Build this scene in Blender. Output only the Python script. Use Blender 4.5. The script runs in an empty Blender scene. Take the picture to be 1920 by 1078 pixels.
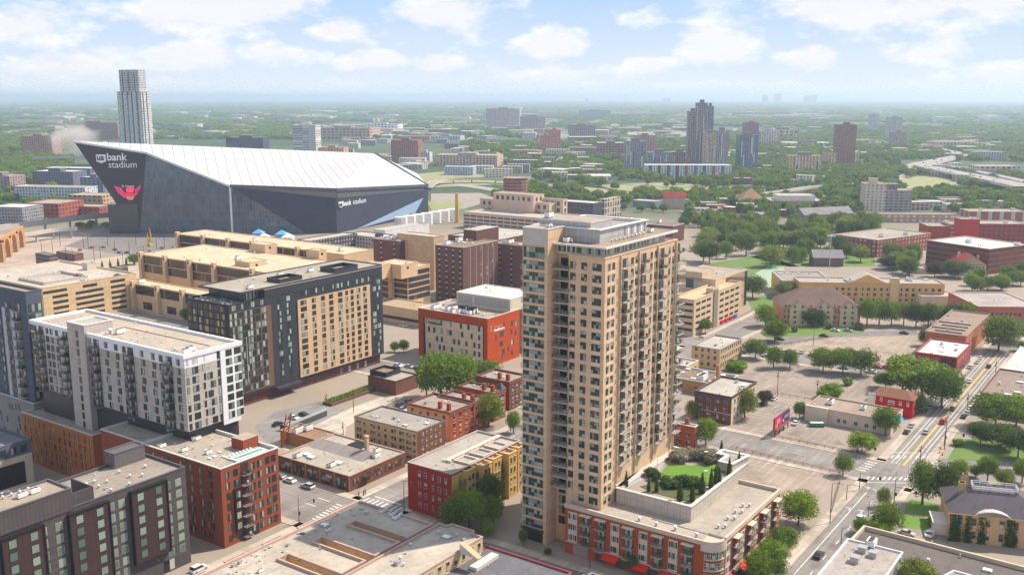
import bpy, math, random
import numpy as np
from mathutils import Vector, Matrix
random.seed(7); NR = np.random.RandomState(7)
sc = bpy.context.scene; COL = sc.collection
R = math.radians
# ------------------------------------------------------------------ camera
F = 1850.0; HC = 120.0; PITCH = math.atan(357 / F)
cam = bpy.data.cameras.new('camera'); camo = bpy.data.objects.new('camera', cam); COL.objects.link(camo)
cam.sensor_width = 36; cam.lens = F / 1920 * 36; cam.clip_start = 1; cam.clip_end = 120000
camo.location = (0, 0, HC); camo.rotation_euler = (math.pi / 2 - PITCH, 0, 0)
sc.camera = camo
sc.render.resolution_x = 1024; sc.render.resolution_y = 574
# ------------------------------------------------------------------ sun, sky, exposure
SAZ, SEL = 66.0, 50.0            # degrees clockwise from the view direction (+Y), above the horizon
sun = bpy.data.lights.new('sun', 'SUN'); sun.energy = 5.0; sun.angle = R(0.5); sun.color = (1.0, 0.90, 0.76)
suno = bpy.data.objects.new('sun', sun); COL.objects.link(suno)
sd = Vector((math.sin(R(SAZ)) * math.cos(R(SEL)), math.cos(R(SAZ)) * math.cos(R(SEL)), math.sin(R(SEL))))
suno.rotation_euler = sd.to_track_quat('Z', 'Y').to_euler(); suno.location = (0, 0, 300)
sc.view_settings.view_transform = 'Standard'; sc.view_settings.look = 'None'
sc.view_settings.exposure = 0.40; sc.view_settings.gamma = 1
sc.cycles.use_denoising = True; sc.cycles.denoiser = 'OPENIMAGEDENOISE'; sc.cycles.denoising_prefilter = 'NONE'; sc.cycles.denoising_input_passes = 'RGB_ALBEDO_NORMAL'; sc.cycles.sample_clamp_indirect = 4; sc.cycles.use_adaptive_sampling = False; sc.cycles.max_bounces = 7; sc.cycles.diffuse_bounces = 3; sc.cycles.glossy_bounces = 3
sc.cycles.volume_bounces = 1; sc.cycles.caustics_reflective = False; sc.cycles.caustics_refractive = False

class NT:
    """small helper to write node trees tersely"""
    def __init__(s, nt): s.t = nt; nt.nodes.clear()
    def n(s, typ, ins=None, **kw):
        nd = s.t.nodes.new('ShaderNode' + typ)
        for k, v in kw.items(): setattr(nd, k, v)
        for k, v in (ins or {}).items():
            sk = nd.inputs[k]
            if isinstance(v, bpy.types.NodeSocket): s.t.links.new(v, sk)
            elif isinstance(v, bpy.types.Node): s.t.links.new(v.outputs[0], sk)
            else: sk.default_value = v
        return nd
    def m(s, op, a, b=None, c=None, clamp=False):
        ins = {0: a}
        if b is not None: ins[1] = b
        if c is not None: ins[2] = c
        nd = s.n('Math', ins, operation=op); nd.use_clamp = clamp; return nd.outputs[0]
    def mix(s, f, a, b, bt='MIX'):
        nd = s.n('Mix', None, data_type='RGBA', blend_type=bt)
        for k, v in ((0, f), (6, a), (7, b)):
            if isinstance(v, bpy.types.Node): v = v.outputs[0]
            if isinstance(v, bpy.types.NodeSocket): s.t.links.new(v, nd.inputs[k])
            else: nd.inputs[k].default_value = v if k == 0 else tuple(v)[:3] + (1,)
        return nd.outputs[2]
    def ramp(s, f, stops):
        nd = s.n('ValToRGB', {0: f}); el = nd.color_ramp.elements
        while len(el) < len(stops): el.new(0.5)
        for e, (p, c) in zip(el, stops): e.position = p; e.color = (c, c, c, 1) if isinstance(c, (int, float)) else tuple(c) + (1,)
        return nd.outputs[0]
    def noise(s, vec, scale, detail=3, rough=0.55, dim='3D'):
        return s.n('TexNoise', {'Vector': vec, 'Scale': scale, 'Detail': detail, 'Roughness': rough}, noise_dimensions=dim).outputs[0]
    def scalev(s, vec, v):
        return s.n('VectorMath', {0: vec, 1: v}, operation='MULTIPLY').outputs[0]

w = bpy.data.worlds.new('World'); sc.world = w; w.use_nodes = True
T = NT(w.node_tree)
sky = T.n('TexSky', sky_type='NISHITA', sun_disc=False, sun_elevation=R(SEL), sun_rotation=R(SAZ))
sky.altitude = 100; sky.air_density = 1.0; sky.dust_density = 0.6; sky.ozone_density = 1.5
tc = T.n('TexCoord').outputs['Generated']
sx = T.n('SeparateXYZ', {0: tc})
az = T.m('ARCTAN2', sx.outputs[0], sx.outputs[1]); el = T.m('ARCSINE', sx.outputs[2])
AZ, EL = az, el
def cloud_field(off, sx_, sy_, det):
    v = T.n('CombineXYZ', {0: T.m('MULTIPLY', AZ, sx_), 1: T.m('MULTIPLY', T.m('ADD', EL, off), sy_), 2: 3.7})
    return T.noise(v.outputs[0], 1.0, det, 0.58)
def blob(cx, cy, rx, ry):      # cloud bank at an azimuth / elevation (degrees), with radii
    a = T.m('DIVIDE', T.m('SUBTRACT', AZ, R(cx)), R(rx)); b = T.m('DIVIDE', T.m('SUBTRACT', EL, R(cy)), R(ry))
    d = T.m('SQRT', T.m('ADD', T.m('MULTIPLY', a, a), T.m('MULTIPLY', b, b)))
    return T.m('SUBTRACT', 1.0, d, clamp=True)
PXC = [(90, 65, 150, 42), (450, 32, 250, 46), (640, 64, 100, 22), (330, 112, 120, 28), (560, 105, 95, 25), (700, 118, 95, 18), (170, 138, 110, 34), (860, 35, 140, 58), (1020, 82, 90, 34), (1065, 150, 140, 30), (820, 125, 60, 22), (1325, 90, 120, 36),
       (1225, 122, 70, 18), (1510, 115, 95, 28), (1680, 108, 105, 26), (1640, 28, 430, 58), (1860, 145, 130, 30), (330, 162, 90, 18), (560, 168, 160, 10), (1400, 165, 200, 12)]
banks = [(math.degrees((x - 960) / 1884), math.degrees((182 - y) / 1884), math.degrees(a_ / 1884) * 1.3, math.degrees(c_ / 1884) * 1.4) for x, y, a_, c_ in PXC]
tot = None
for b_ in banks:
    q = blob(*b_); tot = q if tot is None else T.m('MAXIMUM', tot, q)
f1 = cloud_field(0.0, 17, 34, 9); f2 = cloud_field(0.007, 17, 34, 9)
def dens(f): return T.m('MULTIPLY', T.m('SUBTRACT', T.m('ADD', T.m('MULTIPLY', tot, 1.0), T.m('MULTIPLY', T.m('SUBTRACT', f, .5), 2.6)), 0.27), 2.2, clamp=True)
d1 = dens(f1); d2 = dens(f2)
wisp = T.m('MULTIPLY', T.m('SUBTRACT', cloud_field(.3, 7, 40, 4), .46), 2.2, clamp=True)
# above the picture: unseen scattered cloud added overhead to brighten and neutralise the fill light
shade = T.m('SUBTRACT', 1.0, T.m('MULTIPLY', d2, 0.10))
lo = T.mix(T.m('POWER', T.m('MULTIPLY', el, 11.0, clamp=True), .8), (5.2, 5.4, 5.65), (2.9, 4.0, 6.0))
skyc = T.mix(T.m('MULTIPLY', T.m('SUBTRACT', el, R(9)), 4.0, clamp=True), lo, sky.outputs[0])
over = T.m('MULTIPLY', T.m('MULTIPLY', T.m('SUBTRACT', T.noise(tc, 2.2, 5, .6), .40, clamp=True), 5.0, clamp=True), T.m('MULTIPLY', T.m('SUBTRACT', el, R(14)), 4.0, clamp=True))
skyc = T.mix(T.m('MULTIPLY', over, .5), skyc, (7.6, 7.2, 6.7))
skyb = T.mix(T.m('MULTIPLY', wisp, 0.30), skyc, (5.0, 5.2, 5.45))
cc = T.n('Mix', {6: (5.3, 5.15, 5.2, 1), 7: (6.4, 6.3, 6.25, 1)}, data_type='RGBA')
T.t.links.new(T.m('SUBTRACT', 1.0, T.m('MULTIPLY', d2, T.m('SUBTRACT', 1.0, T.m('MULTIPLY', f1, 0.6)))), cc.inputs[0])
lowfade = T.m('MULTIPLY', el, 40.0, clamp=True)
fin = T.mix(T.m('MULTIPLY', T.m('MULTIPLY', d1, 0.85), lowfade), skyb, cc.outputs[2])
SKYMUL = 0.135
bg = T.n('Background', {0: fin, 1: SKYMUL})
T.n('OutputWorld', {0: bg})

# ------------------------------------------------------------------ pixel -> place
cp, sp = math.cos(PITCH), math.sin(PITCH)
def ray(x, y):
    a = (x - 960) / F; b = -(y - 539) / F
    return (a, cp + b * sp, -sp + b * cp)
def at(x, y, z=0.0):
    d = ray(x, y); t = (z - HC) / d[2]; return Vector((d[0] * t, d[1] * t, z))
def projx(P):
    Z = P[2] - HC; return 960 + F * P[0] / (P[1] * cp - Z * sp)
def projy(P):
    Z = P[2] - HC; return 539 - F * (P[1] * sp + Z * cp) / (P[1] * cp - Z * sp)
def zat(x, y, P):            # height of the thing at ground place P that shows at pixel row y
    d = ray(x, y); return HC + d[2] / d[1] * P[1]
def run(P, d, x):            # how far from P along d until the picture column x
    # solve 960+F*X/(Y*cp-Z*sp) = x
    k = (x - 960) / F; Z = P[2] - HC
    return (k * (P[1] * cp - Z * sp) - P[0]) / (d[0] - k * d[1] * cp)
def axes(rot):
    r = R(rot); return Vector((math.sin(r), math.cos(r), 0)), Vector((-math.cos(r), math.sin(r), 0))
U, V = axes(35)

# ------------------------------------------------------------------ materials
MATS = {}
def mat(name, fn):
    if name not in MATS:
        m = bpy.data.materials.new(name); m.use_nodes = True; t = NT(m.node_tree)
        b = t.n('BsdfPrincipled'); b.inputs['Roughness'].default_value = .85
        b.inputs['Specular IOR Level'].default_value = .3
        o = t.n('OutputMaterial', {0: b}); fn(t, b)
        MATS[name] = m
    return MATS[name]
def lk(t, a, b): t.t.links.new(a, b)
def sat(c, k=1.28):
    l = .3 * c[0] + .5 * c[1] + .2 * c[2]; return tuple(round(min(.95, max(.004, l + (x - l) * k)), 4) for x in c)
def col3(c, k): return tuple(min(1, x * k) for x in c)
def plain(c, rough=.7, metal=0, var=.12, scale=.6, spec=.3):
    c = sat(c, 1.15)
    def fn(t, b):
        p = t.n('NewGeometry').outputs['Position']
        n = t.noise(p, scale, 5, .6)
        lk(t, t.mix(n, col3(c, 1 - var * 1.6), col3(c, 1 + var * 1.6)), b.inputs['Base Color'])
        b.inputs['Roughness'].default_value = rough; b.inputs['Metallic'].default_value = metal
        b.inputs['Specular IOR Level'].default_value = spec
    return mat('plain%.3f_%.3f_%.3f_%.2f_%.2f_%.2f_%.2f' % (*c, rough, metal, var, scale), fn)
def wall(c, brick=0, streak=.12, panel=0):
    c = sat(c)
    """masonry or render wall: blotches, rain streaks, optional brick courses / panel joints; UV is metres"""
    def fn(t, b):
        uv = t.n('TexCoord').outputs['UV']; p = t.n('NewGeometry').outputs['Position']
        n = t.noise(p, .22, 5, .65); k = t.noise(t.scalev(uv, (1.6, .09, 1)), 1, 4, .6)
        cl = t.mix(n, col3(c, .74), col3(c, 1.2))
        cl = t.mix(t.m('MULTIPLY', t.m('SUBTRACT', k, .45, clamp=True), streak * 5), cl, col3(c, .62))
        if brick:
            br = t.n('TexBrick', {'Vector': uv, 'Color1': col3(c, .78) + (1,), 'Color2': col3(c, 1.22) + (1,), 'Mortar': col3(c, 1.2) + (1,),
                                  'Scale': 1.0, 'Mortar Size': .012, 'Brick Width': .6 * brick, 'Row Height': .3 * brick})
            cl = t.mix(.55, cl, br.outputs[0])
        if panel:
            br = t.n('TexBrick', {'Vector': uv, 'Color1': (1, 1, 1, 1), 'Color2': (.9, .9, .9, 1), 'Mortar': (.55, .55, .55, 1),
                                  'Scale': 1.0, 'Mortar Size': .05, 'Brick Width': panel, 'Row Height': 3.0}); br.offset = 0
            cl = t.mix(1, cl, br.outputs[0], 'MULTIPLY')
        lk(t, cl, b.inputs['Base Color']); b.inputs['Roughness'].default_value = .9
    return mat('wall%.3f_%.3f_%.3f_%s_%s_%s' % (*c, brick, streak, panel), fn)
def facade(c, g=(.05, .06, .08), px=3.2, pz=3.2, wf=.5, hf=.5, band=0):
    c = sat(c)
    """far wall with its window rows in the surface (too small to be modelled one by one); UV is metres"""
    def fn(t, b):
        uv = t.n('TexCoord').outputs['UV']; s = t.n('SeparateXYZ', {0: uv})
        fu = t.m('FRACT', t.m('DIVIDE', s.outputs[0], px)); fv = t.m('FRACT', t.m('DIVIDE', s.outputs[1], pz))
        a = t.m('LESS_THAN', t.m('ABSOLUTE', t.m('SUBTRACT', fu, .5)), wf / 2 if not band else .6)
        bb = t.m('LESS_THAN', t.m('ABSOLUTE', t.m('SUBTRACT', fv, .5)), hf / 2)
        cell = t.n('CombineXYZ', {0: t.m('FLOOR', t.m('DIVIDE', s.outputs[0], px)), 1: t.m('FLOOR', t.m('DIVIDE', s.outputs[1], pz)), 2: 0})
        wn = t.n('TexWhiteNoise', {0: cell}, noise_dimensions='3D').outputs[0]
        win = t.m('MULTIPLY', a, bb)
        n = t.noise(t.n('NewGeometry').outputs['Position'], .15, 4, .6)
        cl = t.mix(n, col3(c, .8), col3(c, 1.15)); gl = t.mix(t.m('POWER', wn, 3), g, col3(c, .9))
        lk(t, t.mix(win, cl, gl), b.inputs['Base Color'])
        lk(t, t.m('SUBTRACT', .85, t.m('MULTIPLY', win, .6)), b.inputs['Roughness'])
    return mat('facade%s' % repr((c, g, px, pz, wf, hf, band)), fn)
def glass(c=(.03, .045, .05), bright=.35, curtain=(.62, .62, .55), rough=.06):
    """window glass: dark room, sky reflection, blinds drawn in some of the panes"""
    def fn(t, b):
        g = t.n('NewGeometry'); o = t.n('ObjectInfo')
        r = t.m('FRACT', t.m('ADD', g.outputs['Random Per Island'], t.m('MULTIPLY', o.outputs['Random'], 7.31)))
        r2 = t.m('FRACT', t.m('MULTIPLY', r, 13.7))
        blind = t.m('MULTIPLY', t.m('LESS_THAN', r, bright), t.m('ADD', .25, t.m('MULTIPLY', r2, .6)))
        lk(t, t.mix(blind, c, curtain), b.inputs['Base Color'])
        b.inputs['Roughness'].default_value = rough; b.inputs['Specular IOR Level'].default_value = .55
        nn = t.noise(g.outputs['Position'], .6, 2, .5)
        bp = t.n('Bump', {'Strength': .12, 'Distance': .3, 'Height': nn}); lk(t, bp.outputs[0], b.inputs['Normal'])
    return mat('glass%s' % repr((c, bright, curtain, rough)), fn)
def roofm(c, seam=7):
    c = sat(tuple(round(v * .74, 3) for v in c), 1.2)
    def fn(t, b):
        p = t.n('NewGeometry').outputs['Position']
        n = t.noise(p, .07, 6, .65); n2 = t.noise(p, .55, 5, .7)
        cl = t.mix(n, col3(c, .52), col3(c, 1.3)); cl = t.mix(t.m('MULTIPLY', t.m('SUBTRACT', n2, .5, clamp=True), 2.6), cl, col3(c, .5)); n3 = t.noise(p, .16, 3, .5); cl = t.mix(t.m('MULTIPLY', t.m('LESS_THAN', t.m('ABSOLUTE', t.m('SUBTRACT', n3, .5)), .012), .35), cl, col3(c, .55))
        if seam:
            rv = t.n('VectorRotate', {'Vector': p, 'Angle': R(35)}, rotation_type='Z_AXIS').outputs[0]
            s = t.n('SeparateXYZ', {0: rv}); f = t.m('FRACT', t.m('DIVIDE', s.outputs[0], seam))
            cl = t.mix(t.m('MULTIPLY', t.m('LESS_THAN', f, .05), .3), cl, col3(c, .5))
        lk(t, cl, b.inputs['Base Color']); b.inputs['Roughness'].default_value = .9
    return mat('roof%s' % repr((c, seam)), fn)
def asphalt(c=(.17, .165, .16), name='', crack=1):
    def fn(t, b):
        p = t.n('NewGeometry').outputs['Position']
        n = t.noise(p, .045, 6, .7); n2 = t.noise(p, .5, 4, .7)
        rv = t.n('VectorRotate', {'Vector': p, 'Angle': R(35)}, rotation_type='Z_AXIS').outputs[0]
        st = t.noise(t.scalev(rv, (.9, .04, 1)), 1, 4, .6)
        cl = t.mix(n, col3(c, .5), col3(c, 1.4)); cl = t.mix(t.m('MULTIPLY', n2, .4), cl, col3(c, .62)); pt = t.n('TexBrick', {'Vector': t.n('VectorRotate', {'Vector': p, 'Angle': R(35)}, rotation_type='Z_AXIS').outputs[0], 'Color1': (1, 1, 1, 1), 'Color2': (.72, .70, .68, 1), 'Mortar': (.8, .8, .8, 1), 'Scale': 1.0, 'Mortar Size': .03, 'Brick Width': 23.0, 'Row Height': 9.0}); cl = t.mix(.45, cl, pt.outputs[0], 'MULTIPLY')
        st2 = t.noise(t.scalev(rv, (.05, 1.1, 1)), 1, 4, .65); cl = t.mix(t.m('MULTIPLY', t.m('SUBTRACT', st, .48, clamp=True), 2.6), cl, col3(c, 1.5)); cl = t.mix(t.m('MULTIPLY', t.m('SUBTRACT', st2, .5, clamp=True), 3.0), cl, col3(c, .5)); n4 = t.noise(p, .11, 4, .6); cl = t.mix(t.m('MULTIPLY', t.m('SUBTRACT', n4, .52, clamp=True), 5.5, clamp=True), cl, col3(c, .60))
        vo = t.n('TexVoronoi', {'Vector': t.scalev(rv, (.11, .16, 1)), 'Scale': 1.0}, feature='DISTANCE_TO_EDGE')
        cl = t.mix(t.m('MULTIPLY', t.m('LESS_THAN', vo.outputs[0], .012), .30 * crack), cl, col3(c, .5))
        lk(t, cl, b.inputs['Base Color']); b.inputs['Roughness'].default_value = .92
    return mat('asphalt%s' % repr((c, name, crack)), fn)
def grass(c=(.12, .20, .04), dry=(.30, .27, .12), k=.5):
    def fn(t, b):
        p = t.n('NewGeometry').outputs['Position']; n = t.noise(p, .09, 5, .6); n2 = t.noise(p, 1.3, 3, .7)
        cl = t.mix(t.m('MULTIPLY', t.m('SUBTRACT', n, .5 - k * .3, clamp=True), 3 * k), c, dry)
        cl = t.mix(t.m('MULTIPLY', n2, .5), cl, col3(c, .5)); lk(t, cl, b.inputs['Base Color'])
    return mat('grass%s' % repr((c, dry, k)), fn)
def leaves(name, c, c2):
    def fn(t, b):
        o = t.n('ObjectInfo').outputs['Random']; g = t.n('NewGeometry')
        n = t.noise(g.outputs['Position'], .5, 3, .6)
        cl = t.mix(o, c, c2); bg_ = t.n('HueSaturation', {'Value': 1.45, 'Color': cl}).outputs[0]; rp_ = g.outputs['Random Per Island']; cl = t.mix(t.m('POWER', rp_, 1.3), t.mix(.72, cl, (0.008, .018, .004)), bg_)
        cl = t.mix(t.m('MULTIPLY', n, .5), cl, c2)
        lk(t, cl, b.inputs['Base Color']); b.inputs['Roughness'].default_value = .75; b.inputs['Specular IOR Level'].default_value = .2
        tr = t.n('BsdfTranslucent', {0: t.mix(.4, cl, (.25, .32, .05))}); mx = t.n('MixShader', {0: .25, 1: b, 2: tr})
        lk(t, mx.outputs[0], t.t.nodes['Material Output'].inputs[0])
    return mat('leaves_' + name, fn)
LEAF = leaves('green', (.085, .165, .015), (.21, .30, .03))
LEAFB = leaves('bright', (.13, .25, .012), (.26, .36, .03))
LEAFD = leaves('dark', (.045, .09, .02), (.09, .15, .03))
LEAFY = leaves('yellow', (.16, .22, .02), (.30, .34, .05))
LEAFR = leaves('purple', (.06, .03, .03), (.09, .05, .04))
BARK = plain((.12, .09, .07), .9)
TAN = (.60, .44, .30); CONC = (.46, .42, .37)

# ------------------------------------------------------------------ meshes
class MB:
    def __init__(s): s.v = []; s.f = []; s.m = []; s.uv = []
    def face(s, pts, mi=0, uv=None):
        i = len(s.v); s.v += [tuple(p) for p in pts]; s.f.append(tuple(range(i, i + len(pts)))); s.m.append(mi)
        s.uv.append(uv or [(0, 0)] * len(pts))
    def wallq(s, a, b, z0, z1, mi=0, u0=0.0):     # vertical wall seen from outside with a at left, b at right
        L = math.hypot(b[0] - a[0], b[1] - a[1])
        s.face([(a[0], a[1], z0), (b[0], b[1], z0), (b[0], b[1], z1), (a[0], a[1], z1)], mi, [(u0, z0), (u0 + L, z0), (u0 + L, z1), (u0, z1)])
    def prism(s, poly, z0, z1, mi=0, top=True, tmi=None, bottom=False):   # poly counter-clockwise from above
        u = 0; n = len(poly)
        for i in range(n):
            a, b = poly[i], poly[(i + 1) % n]; s.wallq(a, b, z0, z1, mi, u); u += math.hypot(b[0] - a[0], b[1] - a[1])
        if top: s.face([(p[0], p[1], z1) for p in poly], mi if tmi is None else tmi, [(p[0], p[1]) for p in poly])
        if bottom: s.face([(p[0], p[1], z0) for p in reversed(poly)], mi)
    def box(s, P, a, la, b, lb, z0, z1, mi=0, bottom=True, tmi=None):     # from corner P, la along a, lb along b
        P = Vector((P[0], P[1], 0)); q = [P, P + a * la, P + a * la + b * lb, P + b * lb]
        if area(q) < 0: q.reverse()
        s.prism(q, z0, z1, mi, bottom=bottom, tmi=tmi)
    def cbox(s, x, y, z, dx, dy, dz, mi=0):       # axis box centred in x, y, standing on z
        s.prism([(x - dx / 2, y - dy / 2), (x + dx / 2, y - dy / 2), (x + dx / 2, y + dy / 2), (x - dx / 2, y + dy / 2)], z, z + dz, mi, bottom=True)
    def tube(s, p, q, r, r2=None, n=6, mi=0):
        p = Vector(p); q = Vector(q); d = (q - p).normalized(); r2 = r if r2 is None else r2
        a = d.orthogonal().normalized(); b = d.cross(a)
        c0 = [p + (a * math.cos(6.2832 * i / n) + b * math.sin(6.2832 * i / n)) * r for i in range(n)]
        c1 = [q + (a * math.cos(6.2832 * i / n) + b * math.sin(6.2832 * i / n)) * r2 for i in range(n)]
        for i in range(n): j = (i + 1) % n; s.face([c0[i], c0[j], c1[j], c1[i]], mi)
        s.face(c1, mi); s.face(c0[::-1], mi)
    def mesh(s, name, mats, off=(0, 0, 0)):
        me = bpy.data.meshes.new(name); o = off
        me.from_pydata([(x - o[0], y - o[1], z - o[2]) for x, y, z in s.v], [], s.f)
        for m in mats: me.materials.append(m)
        me.polygons.foreach_set('material_index', s.m)
        l = me.uv_layers.new(name='UVMap'); l.data.foreach_set('uv', [c for q in s.uv for p in q for c in p])
        me.update(); return me
    def build(s, name, mats, parent=None, kind=None):
        if not s.f: return None
        mats = mats if isinstance(mats, (list, tuple)) else [mats]
        off = parent.location if parent else (0, 0, 0)
        o = bpy.data.objects.new(name, s.mesh(name, mats, off)); COL.objects.link(o)
        if parent: o.parent = parent
        if kind: o['kind'] = kind
        return o
def area(q): return sum(q[i][0] * q[(i + 1) % len(q)][1] - q[(i + 1) % len(q)][0] * q[i][1] for i in range(len(q))) / 2
def inpoly(x, y, q):
    c = False; j = len(q) - 1
    for i in range(len(q)):
        if (q[i][1] > y) != (q[j][1] > y) and x < (q[j][0] - q[i][0]) * (y - q[i][1]) / (q[j][1] - q[i][1]) + q[i][0]: c = not c
        j = i
    return c
def inset(poly, d):
    n = len(poly); out = []
    for i in range(n):
        p0, p1, p2 = Vector(poly[i - 1][:2]), Vector(poly[i][:2]), Vector(poly[(i + 1) % n][:2])
        e1 = (p1 - p0).normalized(); e2 = (p2 - p1).normalized()
        n1 = Vector((-e1.y, e1.x)); n2 = Vector((-e2.y, e2.x)); b = (n1 + n2); k = max(.3, 1 + n1.dot(n2))
        out.append(p1 + b * (d / k))
    return out
def tag(o, label=None, cat=None, group=None, kind=None):
    for k, v in (('label', label), ('category', cat), ('group', group), ('kind', kind)):
        if v: o[k] = v
    return o
def root(name, loc, label, cat, group=None):
    o = bpy.data.objects.new(name, None); o.empty_display_size = 1; o.location = loc; COL.objects.link(o); return tag(o, label, cat, group)
def ccw(q):
    q = [Vector((p[0], p[1], 0)) for p in q]
    if area(q) < 0: q.reverse()
    return q
def clone(o, loc, rz=0.0, scale=None, parent=None, **kw):
    c = o.copy(); COL.objects.link(c); c.location = loc; c.rotation_euler = (0, 0, rz)
    if scale is not None: c.scale = scale
    if parent: c.parent = parent
    for ch in o.children:
        d = ch.copy(); COL.objects.link(d); d.parent = c
        for g in ch.children: e = g.copy(); COL.objects.link(e); e.parent = d
    for k, v in kw.items(): c[k] = v
    return c

PROTO = {}; ROOFY = ('roof_unit', 'roof_vent', 'vent_pipe', 'skylight', 'roof_hatch', 'lounger')
def proto(key, fn, mats):
    if key not in PROTO: m = MB(); fn(m); PROTO[key] = (m, mats, [None])
    return PROTO[key]
class B:
    """a building: an Empty at its base, meshes and repeated parts under it"""
    def __init__(s, name, label, cat, P0, rot=35, group=None):
        s.P = Vector((P0[0], P0[1], 0)); s.root = root(name, s.P, label, cat, group); s.u, s.v = axes(rot); s.inst = {}; s.rot = rot; s.roof = None; s.rp = None
    def part(s, name, mb, mats): return mb.build(name, mats, s.root)
    def block(s, poly, z0, z1, wm, rm=None, cm=None, par=.9, out=.12, th=.35, capz=.25, name='wall', bottom=False):
        poly = ccw(poly); m = MB(); m.prism(poly, z0, z1 - (capz if par else 0), 0, top=False, bottom=bottom); wl_ = s.part(name, m, wm)
        m = MB(); q = inset(poly, th if par else -out); m.face([(p[0], p[1], z1 - par) for p in q], 0); s.roof = s.part('roof', m, rm or RGREY)
        if s.rp is None and z1 > 4 and name == 'wall': s.rp = (poly, z1 - par)
        if par:
            m = MB(); o_ = inset(poly, -out); n = len(poly)
            m.prism(o_, z1 - capz, z1, 0, top=False)
            for i in range(n):
                j = (i + 1) % n
                m.face([(*o_[i][:2], z1), (*o_[j][:2], z1), (*q[j][:2], z1), (*q[i][:2], z1)])
                m.face([(*q[i][:2], z1), (*q[j][:2], z1), (*q[j][:2], z1 - par), (*q[i][:2], z1 - par)])
                m.face([(*o_[j][:2], z1 - capz), (*o_[i][:2], z1 - capz), (*poly[i][:2], z1 - capz), (*poly[j][:2], z1 - capz)])
            pp_ = s.part('parapet', m, cm or CAPM)
        else:
            m = MB(); m.prism(inset(poly, -out), z1 - .3, z1 - .01, 0, bottom=True, top=False); pp_ = s.part('parapet', m, cm or CAPM)
        pp_.parent = s.roof
        return poly
    def rect(s, P, lu, lv):
        P = Vector((P[0], P[1], 0)); return [P, P + s.u * lu, P + s.u * lu + s.v * lv, P + s.v * lv]
    def put(s, pname, pr, loc, rz=0.0, scale=(1, 1, 1)): s.inst.setdefault(pname, []).append((pr, Vector(loc), rz, scale))
    def faceR(s, P=None, L=10): P = s.P if P is None else Vector((P[0], P[1], 0)); return (P, s.u, L)
    def faceL(s, P=None, L=10): P = s.P if P is None else Vector((P[0], P[1], 0)); return (P + s.v * L, -s.v, L)
    def win(s, fc, c, z, w_, h_, nx=2, ny=1, fm=None, gm=None, depth=.05, name='window', fr=.09, sm=None):
        fm = fm or FDARK; gm = gm or GL; sm = sm or (SILLM if fm is FDARK else fm)
        key = ('w', round(w_, 2), round(h_, 2), nx, ny, fm.name, gm.name, depth, fr)
        def fn(m):
            d = depth
            m.cbox(0, -d / 2, 0, w_, d, h_, 0)
            if 1.2 < h_ < 2.35 and w_ < 3.7 and sm is not fm: m.cbox(0, -.09, -.13, w_ + .2, .18, .13, 2); m.cbox(0, -.05, h_, w_ + .14, .10, .12, 2)
            pw = (w_ - fr * (nx + 1)) / nx; ph = (h_ - fr * (ny + 1)) / ny
            for i in range(nx):
                for j in range(ny):
                    x = -w_ / 2 + fr + i * (pw + fr); zz = fr + j * (ph + fr)
                    m.face([(x, -d - .01, zz), (x + pw, -d - .01, zz), (x + pw, -d - .01, zz + ph), (x, -d - .01, zz + ph)], 1)
        P, d, L = fc; q = P + d * c
        s.put(name, proto(key + (name == 'window', sm.name), fn, [fm, gm, sm]), (q.x, q.y, z), math.atan2(d.y, d.x))
    def grid(s, fc, cs, z0, dz, n, w_, h_, skip=0, **k):
        for i in range(n):
            for c in cs:
                if skip and random.random() < skip: continue
                s.win(fc, c, z0 + i * dz, w_, h_, **k)
    def balcony(s, fc, c, z, w_, d_=1.5, rail=None, slab=None, h=1.05, solid=0, name='balcony', posts=6):
        rail = rail or RAIL; slab = slab or CONCM; vr = random.choice((0, 0, 1, 2, 3))
        key = ('b', vr, round(w_, 2), d_, rail.name, slab.name, h, solid, posts)
        def fn(m):
            m.cbox(0, -d_ / 2, -.2, w_, d_, .2, 0)
            t = .06
            for zz in ((h,) if solid else (h, h * .66, h * .33)):
                m.cbox(0, -d_ + t / 2, zz - t, w_, t, t, 1); m.cbox(-w_ / 2 + t / 2, -d_ / 2, zz - t, t, d_ - 2 * t, t, 1); m.cbox(w_ / 2 - t / 2, -d_ / 2, zz - t, t, d_ - 2 * t, t, 1)
            for i in range(posts + 1): m.cbox(-w_ / 2 + .08 + (w_ - .16) * i / posts, -d_ + .05, 0, .05, .05, h, 1)
            if vr: m.cbox(w_ * (.25 if vr == 1 else -.2), -d_ * .5, 0, .7, .6, .5, 2); m.cbox(w_ * (.25 if vr == 1 else -.2), -d_ * .3, .5, .7, .1, .45, 2)
            if vr == 2: m.cbox(w_ * .3, -d_ * .6, 0, .4, .4, .5, 1); m.cbox(w_ * .3, -d_ * .6, .5, .6, .6, .6, 3)
            if vr == 3: m.cbox(w_ * .2, -d_ * .5, 0, .8, .8, .65, 3 if w_ > 3 else 2); m.cbox(-w_ * .35, -d_ * .6, 0, .35, .35, 1.1, 3)
            if solid: m.cbox(0, -d_ + .03, .1, w_ - .1, .03, h - .2, 1)
        P, d, L = fc; q = P + d * c
        s.put(name, proto(key, fn, [slab, rail, FURN[vr % 3], PLANTM]), (q.x, q.y, z), math.atan2(d.y, d.x))
    def slab(s, fc, a, b_, z0, z1, d_, m_, name='trim', back=0.0):         # a straight strip or box standing out of a face
        P, d, L = fc; n = Vector((d.y, -d.x, 0)); m = MB(); m.box(P + d * a - n * back, d, b_ - a, n, d_ + back, z0, z1); return s.part(name, m, m_)
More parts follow.
